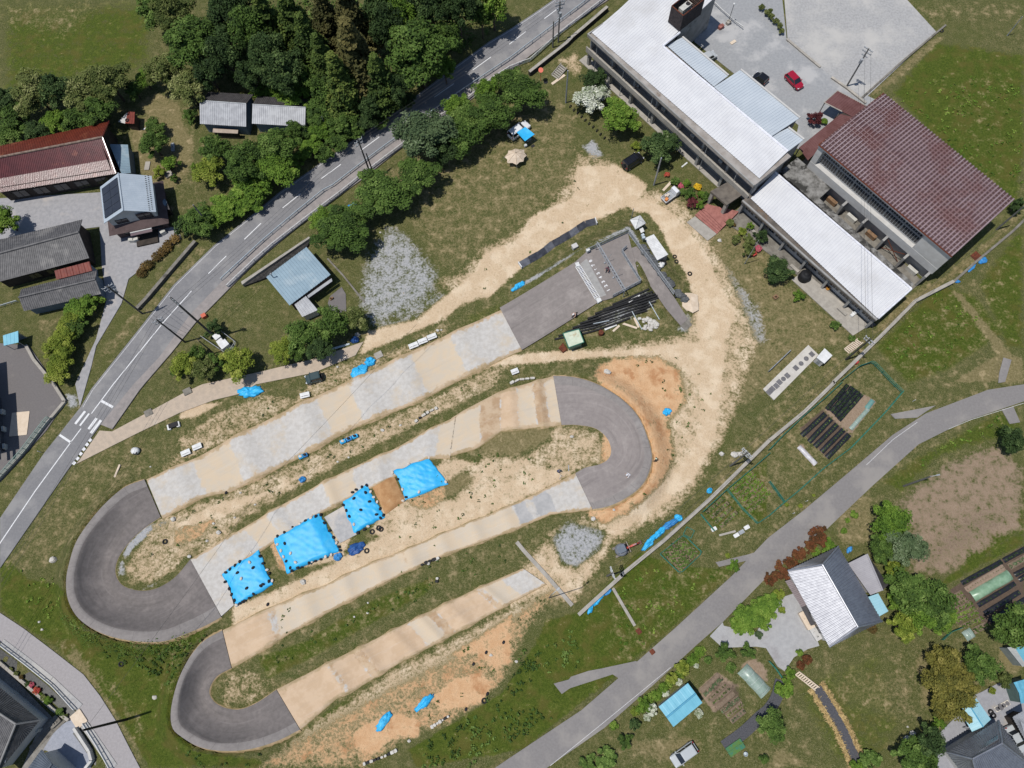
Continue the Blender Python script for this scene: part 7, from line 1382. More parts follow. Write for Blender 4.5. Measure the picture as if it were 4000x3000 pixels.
def car(name, label, rear, front, body, Wd=1.7, H=1.5, hood=.27, ws=.16, rw=.08, trunk_=0.03, hz=.92, group='parked cars', z=.5, rack=False, L=None, spare=False):
    (ax, ay), (bx, by) = pp(rear + ' ' + front if front[0].isdigit() is False else rear + ' ' + front)
    a, b = PG(ax, ay, z), PG(bx, by, z); c = (a + b) / 2; L = L or float(np.linalg.norm((b - a)[:2])); ang = math.atan2(b[1] - a[1], b[0] - a[0]); USED[label] = 1
    t = thing(name, label, 'car', (c[0], c[1], c[2] + .02), group); t.rotation_euler = (0, 0, ang); WLOC[t.name] = np.zeros(3)
    X = lambda u: -L / 2 + u * L; w = Wd / 2; mb = MB()
    loft(mb, [ring8(X(0), w * .82, .38, hz - .12), ring8(X(.02), w * .94, .28, hz - .04), ring8(X(.1), w, .24, hz), ring8(X(.5), w, .22, hz), ring8(X(1 - hood), w, .24, hz), ring8(X(1 - hood * .5), w * .98, .24, hz - .05), ring8(X(.965), w * .92, .26, hz - .13), ring8(X(1), w * .74, .36, hz - .26)]); mb.build('body', body, t)
    x0, x1, x2, x3 = X(trunk_), X(trunk_ + rw), X(1 - hood - ws), X(1 - hood + .02); wb, wt = w * .93, w * .76
    A = [(x0, -wb, hz - .02), (x3, -wb, hz - .02), (x3, wb, hz - .02), (x0, wb, hz - .02)]; B = [(x1, -wt, H - .06), (x2, -wt, H - .06), (x2, wt, H - .06), (x1, wt, H - .06)]
    mesh('windscreen', [A[1], A[2], B[2], B[1]], [(0, 1, 2, 3)], AUTOGL, t); mesh('rear_window', [A[3], A[0], B[0], B[3]], [(0, 1, 2, 3)], AUTOGL, t)
    mesh('side_window', [A[0], A[1], B[1], B[0]], [(0, 1, 2, 3)], AUTOGL, t); mesh('side_window', [A[2], A[3], B[3], B[2]], [(0, 1, 2, 3)], AUTOGL, t)
    mb = MB(); e = .05; loft(mb, [[(x1 - e, -wt * .9, H - .08), (x1 - e, wt * .9, H - .08), (x1 - e, wt * .9, H - .05), (x1 - e, -wt * .9, H - .05)], [(x1 + .12, -wt - .03, H - .08), (x1 + .12, wt + .03, H - .08), (x1 + .12, wt - .06, H), (x1 + .12, -wt + .06, H)], [(x2 - .12, -wt - .03, H - .08), (x2 - .12, wt + .03, H - .08), (x2 - .12, wt - .06, H), (x2 - .12, -wt + .06, H)], [(x2 + e, -wt * .9, H - .08), (x2 + e, wt * .9, H - .08), (x2 + e, wt * .9, H - .05), (x2 + e, -wt * .9, H - .05)]])
    for p, q in zip(A, B): mb.tube(p, q, .05, .04, 6)
    for s in (-1, 1): xm = (x1 + x2) / 2; mb.tube((xm, s * wb, hz), (xm, s * wt, H - .06), .05, .04, 6)
    ro = mb.build('roof', body, t)
    if rack:
        k = MB()
        for s in (-1, 1): k.tube((x1 + .1, s * wt * .9, H + .08), (x2 - .1, s * wt * .9, H + .08), .03, .03, 6)
        for u in (.2, .5, .8): k.tube((lerp(x1, x2, u), -wt * .9, H + .09), (lerp(x1, x2, u), wt * .9, H + .09), .025, .025, 6)
        k.build('roof_rack', BLACK, ro)
    if spare: k = MB(); k.tube((X(0) - .02, 0, hz - .2), (X(0) - .22, 0, hz - .2), .36, .36, 16); k.build('spare_wheel', BLACK, t)
    for u in (.18, .82):
        for s in (-1, 1):
            k = MB(); k.tube((X(u), s * (w - .2), .31), (X(u), s * (w + .01), .31), .31, .31, 16); wh = k.build('wheel', BLACK, t); k = MB(); k.tube((X(u), s * (w - .05), .31), (X(u), s * (w + .025), .31), .19, .19, 12); k.build('rim', STEEL, wh)
    for s in (-1, 1):
        k = MB(); k.box((X(.955), s * w * .68, hz - .2), (.24, .34, .14), s * -.35, .03); k.build('headlight', LAMP_W, t); k = MB(); k.box((X(.02), s * w * .76, hz - .1), (.12, .24, .2), 0, .02); k.build('tail_light', LAMP_R, t)
        k = MB(); k.box((x3 - .22, s * (w + .09), hz + .08), (.12, .2, .14), 0, .03); k.build('mirror', body, t)
    return t, L
car('car', 'red hatchback parked on the upper school yard', 'D 165,640', 'D 285,765', paint('red_paint', (164, 28, 52)), 1.7, 1.5)
car('car', 'black hatchback parked behind the two-storey school', 'd 1915,1590', 'd 1690,1425', paint('black_paint', (30, 30, 34), .12), 1.72, 1.6, rw=.04)
car('car', 'silver car half hidden behind the school annex roof', 'd 720,1140', 'd 940,1030', paint('silver_paint', (186, 190, 192)), 1.7, 1.5)
car('car', 'black four-wheel drive with a roof rack by the school trees', 'C 965,1448', 'C 1118,1352', paint('black_paint', (30, 30, 34)), 1.85, 1.85, hood=.24, ws=.06, rw=.03, trunk_=.02, hz=1.05, rack=True, spare=True)
car('car', 'dark green jeep-like car on the grass beside the concrete path', 'F 568,1592', 'F 432,1630', paint('dark_green_paint', (56, 74, 76)), 1.6, 1.7, hood=.3, ws=.08, rw=.03, trunk_=.02, hz=1.0, spare=True)
car('car', 'silver estate car parked on the grass near the lane', 'O 1585,1468', 'O 1385,1612', paint('silver_paint', (200, 203, 208)), 1.72, 1.5, hood=.24, ws=.16)
car('car', 'silver saloon car squeezed between two tiled roofs', 'c 1455,1105', 'c 1650,1450', paint('silver_paint', (200, 203, 208)), 1.75, 1.42, trunk_=.17, rw=.12)
car('car', 'white car carrying the bright blue awning on the field', 'C -20,1190', 'C 140,1072', paint('white_car_paint', (232, 233, 235)), 1.8, 1.75, hz=1.0, rw=.04)
def kei_truck():
    a, b = PG(*pp('G 1308,78')[0], .5), PG(*pp('G 1428,-8')[0], .5); c = (a + b) / 2; L = 3.4; t = thing('pickup_truck', 'small white flatbed truck loaded with orange tools by the flower bed', 'truck', (c[0], c[1], c[2] + .02)); t.rotation_euler = (0, 0, math.atan2(b[1] - a[1], b[0] - a[0])); WLOC[t.name] = np.zeros(3); wp = MATS.get('white_car_paint'); USED[t['label']] = 1
    mb = MB(); loft(mb, [ring8(.55, .72, .35, 1.75, .1), ring8(.95, .72, .35, 1.8, .1), ring8(1.2, .72, .35, 1.78, .1), ring8(1.6, .7, .35, 1.0, .1), ring8(1.7, .66, .4, .9, .1)]); mb.build('cab', wp, t); mesh('windscreen', [(1.26, -.6, 1.7), (1.26, .6, 1.7), (1.6, .62, 1.08), (1.6, -.62, 1.08)], [(0, 1, 2, 3)], AUTOGL, t)
    mb = MB(); mb.box((-.58, 0, .62), (2.2, 1.4, .1)); mb.build('bed', STEEL, t)
    for cx, cy, sx, sy in ((-.58, .7, 2.2, .05), (-.58, -.7, 2.2, .05), (-1.68, 0, .05, 1.4)): mb = MB(); mb.box((cx, cy, .82), (sx, sy, .3)); mb.build('bed_side', wp, t)
    for x in (-1.1, 1.1):
        for s in (-1, 1): k = MB(); k.tube((x, s * .5, .27), (x, s * .7, .27), .27, .27, 14); wh = k.build('wheel', BLACK, t); k = MB(); k.tube((x, s * .66, .27), (x, s * .715, .27), .16, .16, 10); k.build('rim', STEEL, wh)
    for s in (-1, 1): k = MB(); k.box((1.69, s * .5, .75), (.06, .26, .16)); k.build('headlight', LAMP_W, t)
    R_ = Matrix.Rotation(t.rotation_euler.z, 3, 'Z')
    for off, nm, lab, m, bl in (((-1.2, -.25, .7), 'crate', 'orange crate on the bed of the small white truck', paint('orange_plastic', (226, 140, 70), .6), (.6, .5, .4)), ((-.5, .25, .7), 'toolbox', 'white bundle of tools on the bed of the small white truck', BAGW, (.7, .45, .4)), ((-.9, .35, .7), 'machine', 'small cream machine at the back of the white truck bed', CREAM, (.4, .35, .5))):
        p = np.array(R_ @ Vector(off)) + np.array(t.location); mb = MB(); mb.box((p[0], p[1], p[2] + bl[2] / 2), bl, t.rotation_euler.z + .3, .06); tag(mb.build(nm, m), lab, nm)
kei_truck()
def awning():
    q = W('C 40,1142 116,1096 196,1160 112,1220', 2.0); t = thing('awning', 'bright blue awning stretched from the white car on the field', 'awning', (*q[2][:2], 0)); v, f = grid4(q[0], q[1], q[2], q[3], 8, 8, lambda s, t_, p: 2.0 - .15 * math.sin(PI * s) * math.sin(PI * t_) + .1 * (1 - abs(2 * t_ - 1)) * .3); mesh('canopy', v, f, BLUE, t, smooth=True)
    for p in q[2:]: mb = MB(); mb.tube((p[0], p[1], 0), p, .025, .025, 6); mb.build('pole', STEEL, t)
    for s, lab, m, sz in (('C 145,1225', 'folding camp table in the shade of the blue awning', STEEL, (.9, .5)), ('C 118,1268', 'white cool box beside the blue awning', WRAIL, (.5, .4)), ('C 180,1262', 'grey mat on the grass below the blue awning', DARKF, (.7, .5))):
        p = WG1(s); mb = MB(); h = .65 if 'table' in lab else .4 if 'box' in lab else .05
        mb.box((p[0], p[1], p[2] + h - .03), (*sz, .06 if 'table' in lab else h), .6, .02)
        if 'table' in lab:
            for dx in (-.35, .35):
                for dy in (-.18, .18): mb.tube((p[0] + dx, p[1] + dy, p[2]), (p[0] + dx, p[1] + dy, p[2] + h - .06), .02, .02, 5)
        if 'box' in lab: mb.box((p[0], p[1], p[2] + h + .04), (sz[0] + .04, sz[1] + .04, .06), .6, .03)
        tag(mb.build('camp_table' if 'table' in lab else 'cool_box' if 'box' in lab else 'mat', m), lab, 'table' if 'table' in lab else 'cool box' if 'box' in lab else 'mat'); USED[lab] = 1
    q = pp('C -65,1355 -30,1300 30,1283 105,1290 128,1343 100,1395 40,1425 -40,1410'); q = [P(x, y, 1.3) for x, y in q]; c = sum(q) / 8 + (0, 0, 1.1); t = thing('tent', 'pale tan eight-sided tent canopy on the school field', 'tent', (*c[:2], 0)); v = [c]; f = []
    for i in range(8): v += [q[i], lerp(lerp(q[i], q[(i + 1) % 8], .5), c, .12) - (0, 0, .06), lerp(q[i], c, .5) + (0, 0, .1)]
    for i in range(8): a, m_, h = 1 + 3 * i, 2 + 3 * i, 3 + 3 * i; b, hb = 1 + 3 * ((i + 1) % 8), 3 + 3 * ((i + 1) % 8); f += [(a, m_, h), (m_, b, hb), (m_, hb, h), (h, hb, 0)]
    mesh('canopy', v, f, CREAM, t); mb = MB()
    for i in range(8): mb.path([q[i] + (0, 0, .02), lerp(q[i], c, .5) + (0, 0, .12), c + (0, 0, .02)], .025, 4)
    mb.build('seam', mat('tan_seam', lin(190, 168, 142, .8)), t); mb = MB(); mb.tube((c[0], c[1], 0), c + (0, 0, .3), .04, .04, 8); mb.build('centre_pole', STEEL, t)
    for i in range(0, 8, 2): o = q[i] + (q[i] - c) * (.35, .35, 0); mb = MB(); mb.tube(q[i], (o[0], o[1], 0), .012, .012, 4); mb.build('guy_line', STEEL, t); mb = MB(); mb.tube((q[i][0], q[i][1], 0), q[i], .025, .025, 6); mb.build('pole', STEEL, t)
awning()
def digger():
    c = PG(*pp('K 940,1435')[0], .5); f = PG(*pp('K 1100,1365')[0], .8); ang = math.atan2(f[1] - c[1], f[0] - c[0]); t = thing('excavator', 'small grey and red excavator parked by the boundary wall', 'excavator', c); t.rotation_euler = (0, 0, ang); WLOC[t.name] = np.zeros(3)
    for s in (-1, 1):
        mb = MB(); loft(mb, [[(x, s * .62 - .17, z0), (x, s * .62 + .17, z0), (x, s * .62 + .17, z1), (x, s * .62 - .17, z1)] for x, z0, z1 in ((-1.1, .18, .34), (-.95, .02, .5), (.95, .02, .5), (1.1, .18, .34))]); mb.build('track', mat('track_pad', lin(150, 140, 128, .8), lin(104, 98, 92, .8), .9, 4), t)
    mb = MB(); mb.lathe((0, 0, .5), [(0, 0), (.8, 0), (.95, .12), (.95, .62), (.8, .78), (0, .8)], 20); mb.build('body', mat('grey_machine', lin(112, 116, 124, .8), rough=.45), t)
    mb = MB(); mb.box((-.1, .05, 2.38), (1.25, 1.1, .1), 0, .12); ro = mb.build('cab_roof', mat('grey_cab_roof', lin(108, 118, 130, .8), rough=.5), t)
    for x, y in ((-.6, -.4), (-.6, .5), (.45, -.4), (.45, .5)): mb = MB(); mb.tube((x, y, 1.3), (x, y, 2.35), .04, .04, 6); mb.build('cab_post', BLACK, t)
    mb = MB(); mb.box((-.25, .05, 1.5), (.5, .55, .5), 0, .08); mb.build('seat', BLACK, t); red = mat('red_boom', lin(206, 86, 70, .8), lin(186, 70, 58, .8), .5, 2)
    mb = MB(); loft(mb, [[(x, -.13 + y, z - .14), (x, .13 + y, z - .14), (x, .13 + y, z + .14), (x, -.13 + y, z + .14)] for x, y, z in ((.7, -.1, 1.1), (1.4, -.1, 1.9), (2.2, -.1, 2.0))]); mb.build('boom', red, t)
    mb = MB(); loft(mb, [[(x, -.2, z - .11), (x, .0, z - .11), (x, .0, z + .11), (x, -.2, z + .11)] for x, z in ((2.0, 2.05), (2.7, 1.4), (3.1, .6))]); mb.build('arm', red, t); mb = MB(); mb.tube((1.0, -.1, 1.75), (2.3, -.1, 2.25), .06, .06, 8); mb.build('hydraulic_ram', STEEL, t)
    mb = MB(); loft(mb, [[(3.0, -.4, .7), (3.0, .2, .7), (3.05, .2, .55), (3.05, -.4, .55)], [(3.35, -.4, .55), (3.35, .2, .55), (3.3, .2, .4), (3.3, -.4, .4)], [(3.4, -.4, .15), (3.4, .2, .15), (3.3, .2, .15), (3.3, -.4, .15)], [(3.05, -.4, .02), (3.05, .2, .02), (3.05, .2, .1), (3.05, -.4, .1)]]); mb.build('bucket', mat('dull_bucket', lin(132, 104, 98, .8), rough=.7), t)
    mb = MB(); mb.box((1.3, 0, .28), (.08, 1.7, .42)); mb.build('dozer_blade', mat('worn_blade', lin(180, 168, 156, .8), rough=.6), t)
digger()
# ------------------------------------------------------------------ people
def skin_body(name, joints, edges, parent, mats, pick):
    me = bpy.data.meshes.new(name); idx = {k: i for i, k in enumerate(joints)}; me.from_pydata([joints[k][:3] for k in joints], [(idx[a], idx[b]) for a, b in edges], []); o = bpy.data.objects.new('tmp_skin', me); COL.objects.link(o)
    md = o.modifiers.new('s', 'SKIN'); md.use_smooth_shade = True
    for k, i in idx.items(): me.skin_vertices[0].data[i].radius = (joints[k][3], joints[k][3] * (joints[k][4] if len(joints[k]) > 4 else 1))
    me.skin_vertices[0].data[idx['pelvis']].use_root = True; s2 = o.modifiers.new('u', 'SUBSURF'); s2.levels = 1; s2.render_levels = 1
    dg = bpy.context.evaluated_depsgraph_get(); new = bpy.data.meshes.new_from_object(o.evaluated_get(dg)); bpy.data.objects.remove(o); new.name = name
    new.materials.clear()
    for m in mats: new.materials.append(m)
    jn = list(joints); J = np.array([joints[k][:3] for k in jn])
    for p in new.polygons: p.material_index = pick(jn[int(np.argmin(((J - np.array(p.center)) ** 2).sum(1)))])
    for p in new.polygons: p.use_smooth = True
    return link(bpy.data.objects.new(name, new), parent)
def person(label, s, ang, pose, shirt, trousers, hat, z=0.0, hatcol=None, group=None):
    """pose: 'ride', 'stand' or 'squat'; local +X is forward"""
    p = WG1(s, .9); p[2] += z; t = thing('person', label, 'person', p, group); t.rotation_euler = (0, 0, ang); WLOC[t.name] = np.zeros(3); USED[label] = 1
    if pose == 'ride': base = dict(pelvis=(-.28, 0, .92, .14), waist=(-.14, 0, 1.08, .13), chest=(.06, 0, 1.26, .16), neck=(.2, 0, 1.36, .06), head=(.3, 0, 1.47, .1)); sh, el, ha = (.08, .2, 1.29), (.2, .34, 1.08), (.42, .3, .98); kn, an, to, hip = {1: (.1, .14, .72), -1: (.06, .14, .86)}, {1: (-.02, .14, .34), -1: (.02, .14, .5)}, {1: (.14, .14, .3), -1: (.18, .14, .46)}, (-.26, .1, .9)
    elif pose == 'squat': base = dict(pelvis=(-.1, 0, .42, .15), waist=(-.02, 0, .6, .13), chest=(.14, 0, .8, .16), neck=(.24, 0, .92, .06), head=(.31, 0, 1.03, .1)); sh, el, ha = (.16, .2, .83), (.34, .26, .6), (.5, .16, .42); kn, an, to, hip = {1: (.28, .2, .5), -1: (.26, .2, .48)}, {1: (.02, .16, .1), -1: (0, .16, .1)}, {1: (.2, .18, .05), -1: (.18, .18, .05)}, (-.08, .1, .4)
    else: base = dict(pelvis=(0, 0, .92, .14), waist=(.01, 0, 1.1, .12), chest=(.02, 0, 1.32, .16), neck=(.03, 0, 1.48, .06), head=(.06, 0, 1.62, .1)); sh, el, ha = (.02, .21, 1.4), (.1, .32, 1.16), (.3, .26, 1.06); kn, an, to, hip = {1: (.05, .12, .5), -1: (-.02, .12, .5)}, {1: (0, .13, .1), -1: (-.1, .13, .1)}, {1: (.18, .14, .05), -1: (.08, .14, .05)}, (0, .1, .88)
    J = dict(base); E = [('pelvis', 'waist'), ('waist', 'chest'), ('chest', 'neck'), ('neck', 'head')]; h = base['head']; J['crown'] = (h[0] + .01, 0, h[2] + .1, .085); J['nose'] = (h[0] + .1, 0, h[2] - .01, .025); E += [('head', 'crown'), ('head', 'nose')]
    for sd in (1, -1):
        k = 'l' if sd == 1 else 'r'; m = lambda q: (q[0], q[1] * sd, q[2])
        J['sh' + k] = (*m(sh), .075); J['el' + k] = (*m(el), .05); J['ha' + k] = (*m(ha), .035); J['hip' + k] = (*m(hip), .1); J['kn' + k] = (*m(kn[sd]), .068); J['an' + k] = (*m(an[sd]), .045); J['to' + k] = (*m(to[sd]), .04)
        E += [('chest', 'sh' + k), ('sh' + k, 'el' + k), ('el' + k, 'ha' + k), ('pelvis', 'hip' + k), ('hip' + k, 'kn' + k), ('kn' + k, 'an' + k), ('an' + k, 'to' + k)]
        d = np.array(ha) - np.array(el); d /= np.linalg.norm(d)
        for i, (ln, off) in enumerate(((.075, -.03), (.085, -.01), (.08, .01), (.065, .03))): q = np.array(ha) + d * ln + np.array([0, off, -.02]); J[f'fi{i}{k}'] = (q[0], q[1] * sd, q[2], .01); E.append(('ha' + k, f'fi{i}{k}'))
        q = np.array(ha) + d * .03 + np.array([0, -.05, .01]); J['th' + k] = (q[0], q[1] * sd, q[2], .011); E.append(('ha' + k, 'th' + k))
    sm, tm = paint('cloth_%d_%d_%d' % shirt, shirt, .85), paint('cloth_%d_%d_%d' % trousers, trousers, .85)
    skin_body('body', J, E, t, [SKIN, sm, tm, BLACK], lambda n: 0 if n[:2] in ('ha', 'fi', 'th', 'he', 'cr', 'no', 'ne') and n != 'hat' else 2 if n[:2] in ('pe', 'hi', 'kn', 'an') else 3 if n[:2] == 'to' else 1)
    mb = MB()
    for sd in (1, -1): mb.blob((h[0] + .09, sd * .035, h[2] + .02), .012, 1, 6, 4, 0)
    mb.build('eyes', BLACK, t); mb = MB(); r = .135 if hat == 'helmet' else .118; mb.blob((h[0] + .0, 0, h[2] + .045), (r * 1.1, r, r * .95), 2, 14, 8, 0, .25)
    if hat == 'helmet': mb.box((h[0] + .17, 0, h[2] + .08), (.14, .2, .02), 0, .04)
    mb.build('helmet' if hat == 'helmet' else 'cap' if hat == 'cap' else 'hair', paint('head_%d_%d_%d' % hatcol, hatcol, .5), t); return t
def bike(label, s, ang, col, z=0.0):
    p = WG1(s, .4); p[2] += z; t = thing('bicycle', label, 'bicycle', p, 'racing bicycles on the track'); t.rotation_euler = (0, 0, ang); WLOC[t.name] = np.zeros(3); USED[label] = 1; fm = paint('frame_%d_%d_%d' % col, col, .4)
    mb = MB(); 
    for a, b in (((-.42, 0, .27), (-.1, 0, .3)), ((-.42, 0, .27), (-.22, 0, .62)), ((-.1, 0, .3), (-.24, 0, .66)), ((-.1, 0, .3), (.32, 0, .62)), ((-.22, 0, .6), (.3, 0, .7)), ((.28, 0, .8), (.44, 0, .27))): mb.tube(a, b, .022, .022, 6)
    mb.build('frame', fm, t)
    for x in (-.42, .44): k = MB(); k.ring((x, 0, .27), .235, .035, 20, 6, axis=(0, 1, 0)); w_ = k.build('wheel', BLACK, t); k = MB(); [k.tube((x, 0, .27), (x + .22 * math.cos(a), 0, .27 + .22 * math.sin(a)), .006, .006, 3) for a in np.linspace(0, 2 * PI, 12, endpoint=False)]; k.build('spokes', STEEL, w_)
    k = MB(); k.tube((.27, 0, .8), (.3, 0, .96), .02, .02, 6); k.tube((.3, -.34, .98), (.3, .34, .98), .016, .016, 6); k.build('handlebar', BLACK, t); k = MB(); k.box((-.26, 0, .7), (.24, .11, .05), 0, .03); k.build('saddle', BLACK, t)
up_ = unit2((np.array(RAMP[0]) + RAMP[1]) / 2, (np.array(RAMP[2]) + RAMP[3]) / 2); RA = math.atan2(up_[1], up_[0])
RD = 'riders on the track'
bike('black race bicycle under the rider waiting on the start platform', 'G 824,664', RA + .6, (40, 40, 44)); person('person in a dark pink top waiting on a bicycle on the start platform', 'G 824,664', RA + .6, 'ride', (130, 84, 96), (40, 42, 56), 'helmet', hatcol=(40, 40, 46), group=RD)
bike('race bicycle under the white-helmeted rider at the ramp edge', 'G 542,1058', RA + .2, (170, 60, 50)); person('person with a white helmet crouched at the lower edge of the start ramp', 'G 542,1058', RA + .2, 'ride', (214, 176, 158), (60, 50, 54), 'helmet', hatcol=(240, 240, 240), group=RD)
bike('red and black race bicycle in the right banked turn', 'K 1010,788', RA - .35, (150, 50, 44)); person('person in a white shirt riding through the right banked turn', 'K 1010,788', RA - .35, 'ride', (240, 240, 244), (44, 44, 66), 'helmet', hatcol=(236, 238, 244), group=RD)
person('person in dark clothes standing outside the right banked turn', 'K 1242,655', 2.6, 'stand', (40, 48, 46), (50, 58, 58), 'cap', hatcol=(196, 226, 206)); person('person in blue crouching over the third straight near the right turn', 'K 398,745', -.4, 'squat', (50, 70, 110), (44, 46, 54), 'cap', hatcol=(60, 76, 70))
small('stand', 'white tripod stand beside the crouching person', 'tripod', 'K 420,800', lambda mb, p: [mb.tube((p[0] + .5 * math.cos(a), p[1] + .5 * math.sin(a), p[2]), (p[0], p[1], p[2] + .9), .03, .03, 5) for a in (0, 2.1, 4.2)], WRAIL)
small('rail', 'short steel rail lying near the crouching person', 'rail', 'K 489,727', boxy(1.0, .12, .12, 1.6), STEEL)
# ------------------------------------------------------------------ blue covers
TARPV = []
def tarp(label, s, hump, prof, seed, m=BLUE, n=34, wave=.05):
    q = W(s, .35); g = np.random.default_rng(seed); V, F = grid4(q[0], q[1], q[2], q[3], n, n, lambda a, b, p: 0)
    V = np.array(V); ab = np.array([(i / n, j / n) for i in range(n + 1) for j in range(n + 1)]); a, b = ab[:, 0], ab[:, 1]
    ed = np.minimum(np.minimum(a, 1 - a), np.minimum(b, 1 - b)); z = prof(a, b) * hump * np.clip(ed * 14, 0, 1) ** .6
    wr = (vnoise(V[:, 0] * .6 + V[:, 1], V[:, 1] * .5 - V[:, 0] * .4, .5, seed) - .5) * wave * 1.6 + (vnoise(V[:, 0] + V[:, 1] * .3, V[:, 1], .22, seed + 1) - .5) * wave * .7
    V[:, 2] = .16 + z + wr; wob = np.clip(1 - ed * 10, 0, 1)[:, None] * (np.stack([vnoise(V[:, 0], V[:, 1], .9, seed + 4), vnoise(V[:, 0], V[:, 1], .9, seed + 6)], -1) - .5) * .4; V[:, :2] += wob
    TARPV.append(V); t = mesh('tarpaulin', V, F, m, smooth=True); USED[label] = 1; tag(t, label, 'tarpaulin', 'blue covers over the jumps'); ring_ = [i * (n + 1) for i in range(n + 1)] + [n * (n + 1) + j for j in range(1, n + 1)] + [i * (n + 1) + n for i in range(n - 1, -1, -1)] + [j for j in range(n - 1, 0, -1)]
    k = len(ring_); me = t.data
    bmx = bmesh.new(); bmx.from_mesh(me); bmx.verts.ensure_lookup_table(); low = [bmx.verts.new((V[i][0], V[i][1], -.1)) for i in ring_]; bmx.verts.ensure_lookup_table()
    for i in range(k): bmx.faces.new((bmx.verts[ring_[i]], bmx.verts[ring_[(i + 1) % k]], low[(i + 1) % k], low[i]))
    bmx.to_mesh(me); bmx.free(); return t
arch = lambda a, b: np.sin(PI * a) ** .8
tarp('blue cover with black sandbags nearest the left turn', 'V 480,1238 556,1186 588,1263 510,1309', .4, lambda a, b: np.sin(PI * b) ** .7, 1)
tarp('largest blue cover, spread over the widest jump', 'V 591,1162 690,1106 734,1190 619,1238', .6, lambda a, b: np.clip(np.sin(PI * b) * 1.6, 0, 1), 2); tarp('blue cover with a folded upper corner beside the pale slab', 'V 740,1085 792,1045 831,1116 763,1153', .4, lambda a, b: np.sin(PI * b) ** .8, 3, wave=.07)
tarp('plain blue cover with stretched corners nearest the brown mound', 'V 850,1016 925,988 966,1045 876,1079', .35, lambda a, b: np.sin(PI * b), 5, wave=.08)
pave('track_surface', 'J 590,1150 755,1055 870,1300 725,1375', SLAB_G, .14, .4)
q = W('J 985,862 1185,782 1285,1005 1115,1128', .4); v, f = grid4(q[0], q[1], q[2], q[3], 20, 24, lambda a, b, p: .05 + .5 * math.sin(PI * b) * min(1, 8 * min(a, 1 - a)) ** .5); structure(mesh('dirt_jump', v, f, mat('brown_earth', lin(190, 148, 104, .8), lin(170, 126, 84, .8), .95, 1.2, c3=lin(202, 170, 130, .8), s3=.3, bump=.5, bscale=5), smooth=True))
BAGP = {}
def sandbags(tile, pts, m, where_):
    global BAGP
    for s in pts.split():
        (x, y), = pp(f'{tile} {s}'); p = P(x, y, .5)
        for _ in range(3):
            i = min(((np.hypot(V[:, 0] - p[0], V[:, 1] - p[1]).min(), k) for k, V in enumerate(TARPV)))[1]; V = TARPV[i]; d = np.hypot(V[:, 0] - p[0], V[:, 1] - p[1]); j = int(np.argmin(d)); z = V[j, 2] if d[j] < .6 else .1; p = P(x, y, z + .1)
        col = 'black' if m is BAGB else 'white'; lab = f'{col} sandbag weighing down {where_}'
        if m.name not in BAGP: mb = MB(); mb.blob((0, 0, .11), (.27, .2, .14), 3, 10, 6, .12, .5); mb.v = [(a * (1 + .15 * (b > 0)), b, c) for a, b, c in mb.v]; o = mb.build('sandbag', m, smooth=True); BAGP[m.name] = o
        else: o = BAGP[m.name].copy(); link(o)
        o.location = (p[0], p[1], z - .01); o.rotation_euler = (0, 0, random.uniform(0, 6.28)); tag(o, lab, 'sandbag', f'{col} sandbags weighing down {where_}')
B1, B2, B3, B4 = 'the blue cover nearest the left turn', 'the largest blue cover', 'the blue cover beside the pale slab', 'the blue cover nearest the brown mound'
sandbags('J', '515,1142 558,1130 427,1180 312,1238 245,1283 185,1315 247,1377 590,1200 635,1267 668,1325 715,1407 725,1437 262,1530 295,1588 308,1613 360,1587 393,1575 457,1547 513,1527 557,1510', BAGB, B2)
sandbags('J', '473,1157 378,1210 262,1267 183,1387 215,1440 297,1462 237,1492 340,1540 478,1537 600,1492 650,1475 695,1372', BAGW, B2)
sandbags('J', '955,875 915,890 865,912 833,935 945,937 845,988 980,1015 755,1045 905,1087 780,1092 805,1143 1072,1077 1040,1127 1100,1133 1075,1157 937,1257 882,1285', BAGB, B3); sandbags('J', '990,930 1017,977 1047,1018 845,1212 968,1230', BAGW, B3)
sandbags('J', '1225,822 1297,977', BAGB, B4); sandbags('J', '1318,690 1265,910 1408,932 1270,1008 1640,845 1492,635 1180,765', BAGW, B4)
sandbags('I', '2130,1485 2070,1535 2030,1567 1985,1600 1950,1628 2050,1630 2185,1587', BAGB, B1); sandbags('M', '1945,50 1980,110 2000,160 2025,210 2130,105 2190,155 2150,185 2112,210 2095,222 2070,237', BAGB, B1); sandbags('J', '33,1488 60,1550 113,1637', BAGB, B1); sandbags('N', '110,45 40,85 58,72', BAGB, B1)
sandbags('I', '2155,1540 2165,1455', BAGW, B1); sandbags('M', '2083,22 2040,250', BAGW, B1); sandbags('J', '95,1605', BAGW, B1); sandbags('N', '140,40', BAGW, B1)
for s, w_ in (('N 103,245', 'upper edge of the third straight'), ('N 183,550', 'lower edge of the third straight'), ('N 2140,573', 'bare orange bank, the upper one'), ('N 1880,760', 'bare orange bank beside the weeds'), ('N 2000,1018', 'bare orange bank near the tyre'), ('N 1815,1150', 'bare orange bank, the lower one'), ('N 1990,660', 'bare orange bank near the white stone'), ('I 1955,940', 'grass by the first straight')):
    lab = f'black sandbag lying on the {w_}'; o = BAGP[BAGB.name].copy(); link(o); p = WG1(s); o.location = tuple(p); USED[lab] = 1; tag(o, lab, 'sandbag')
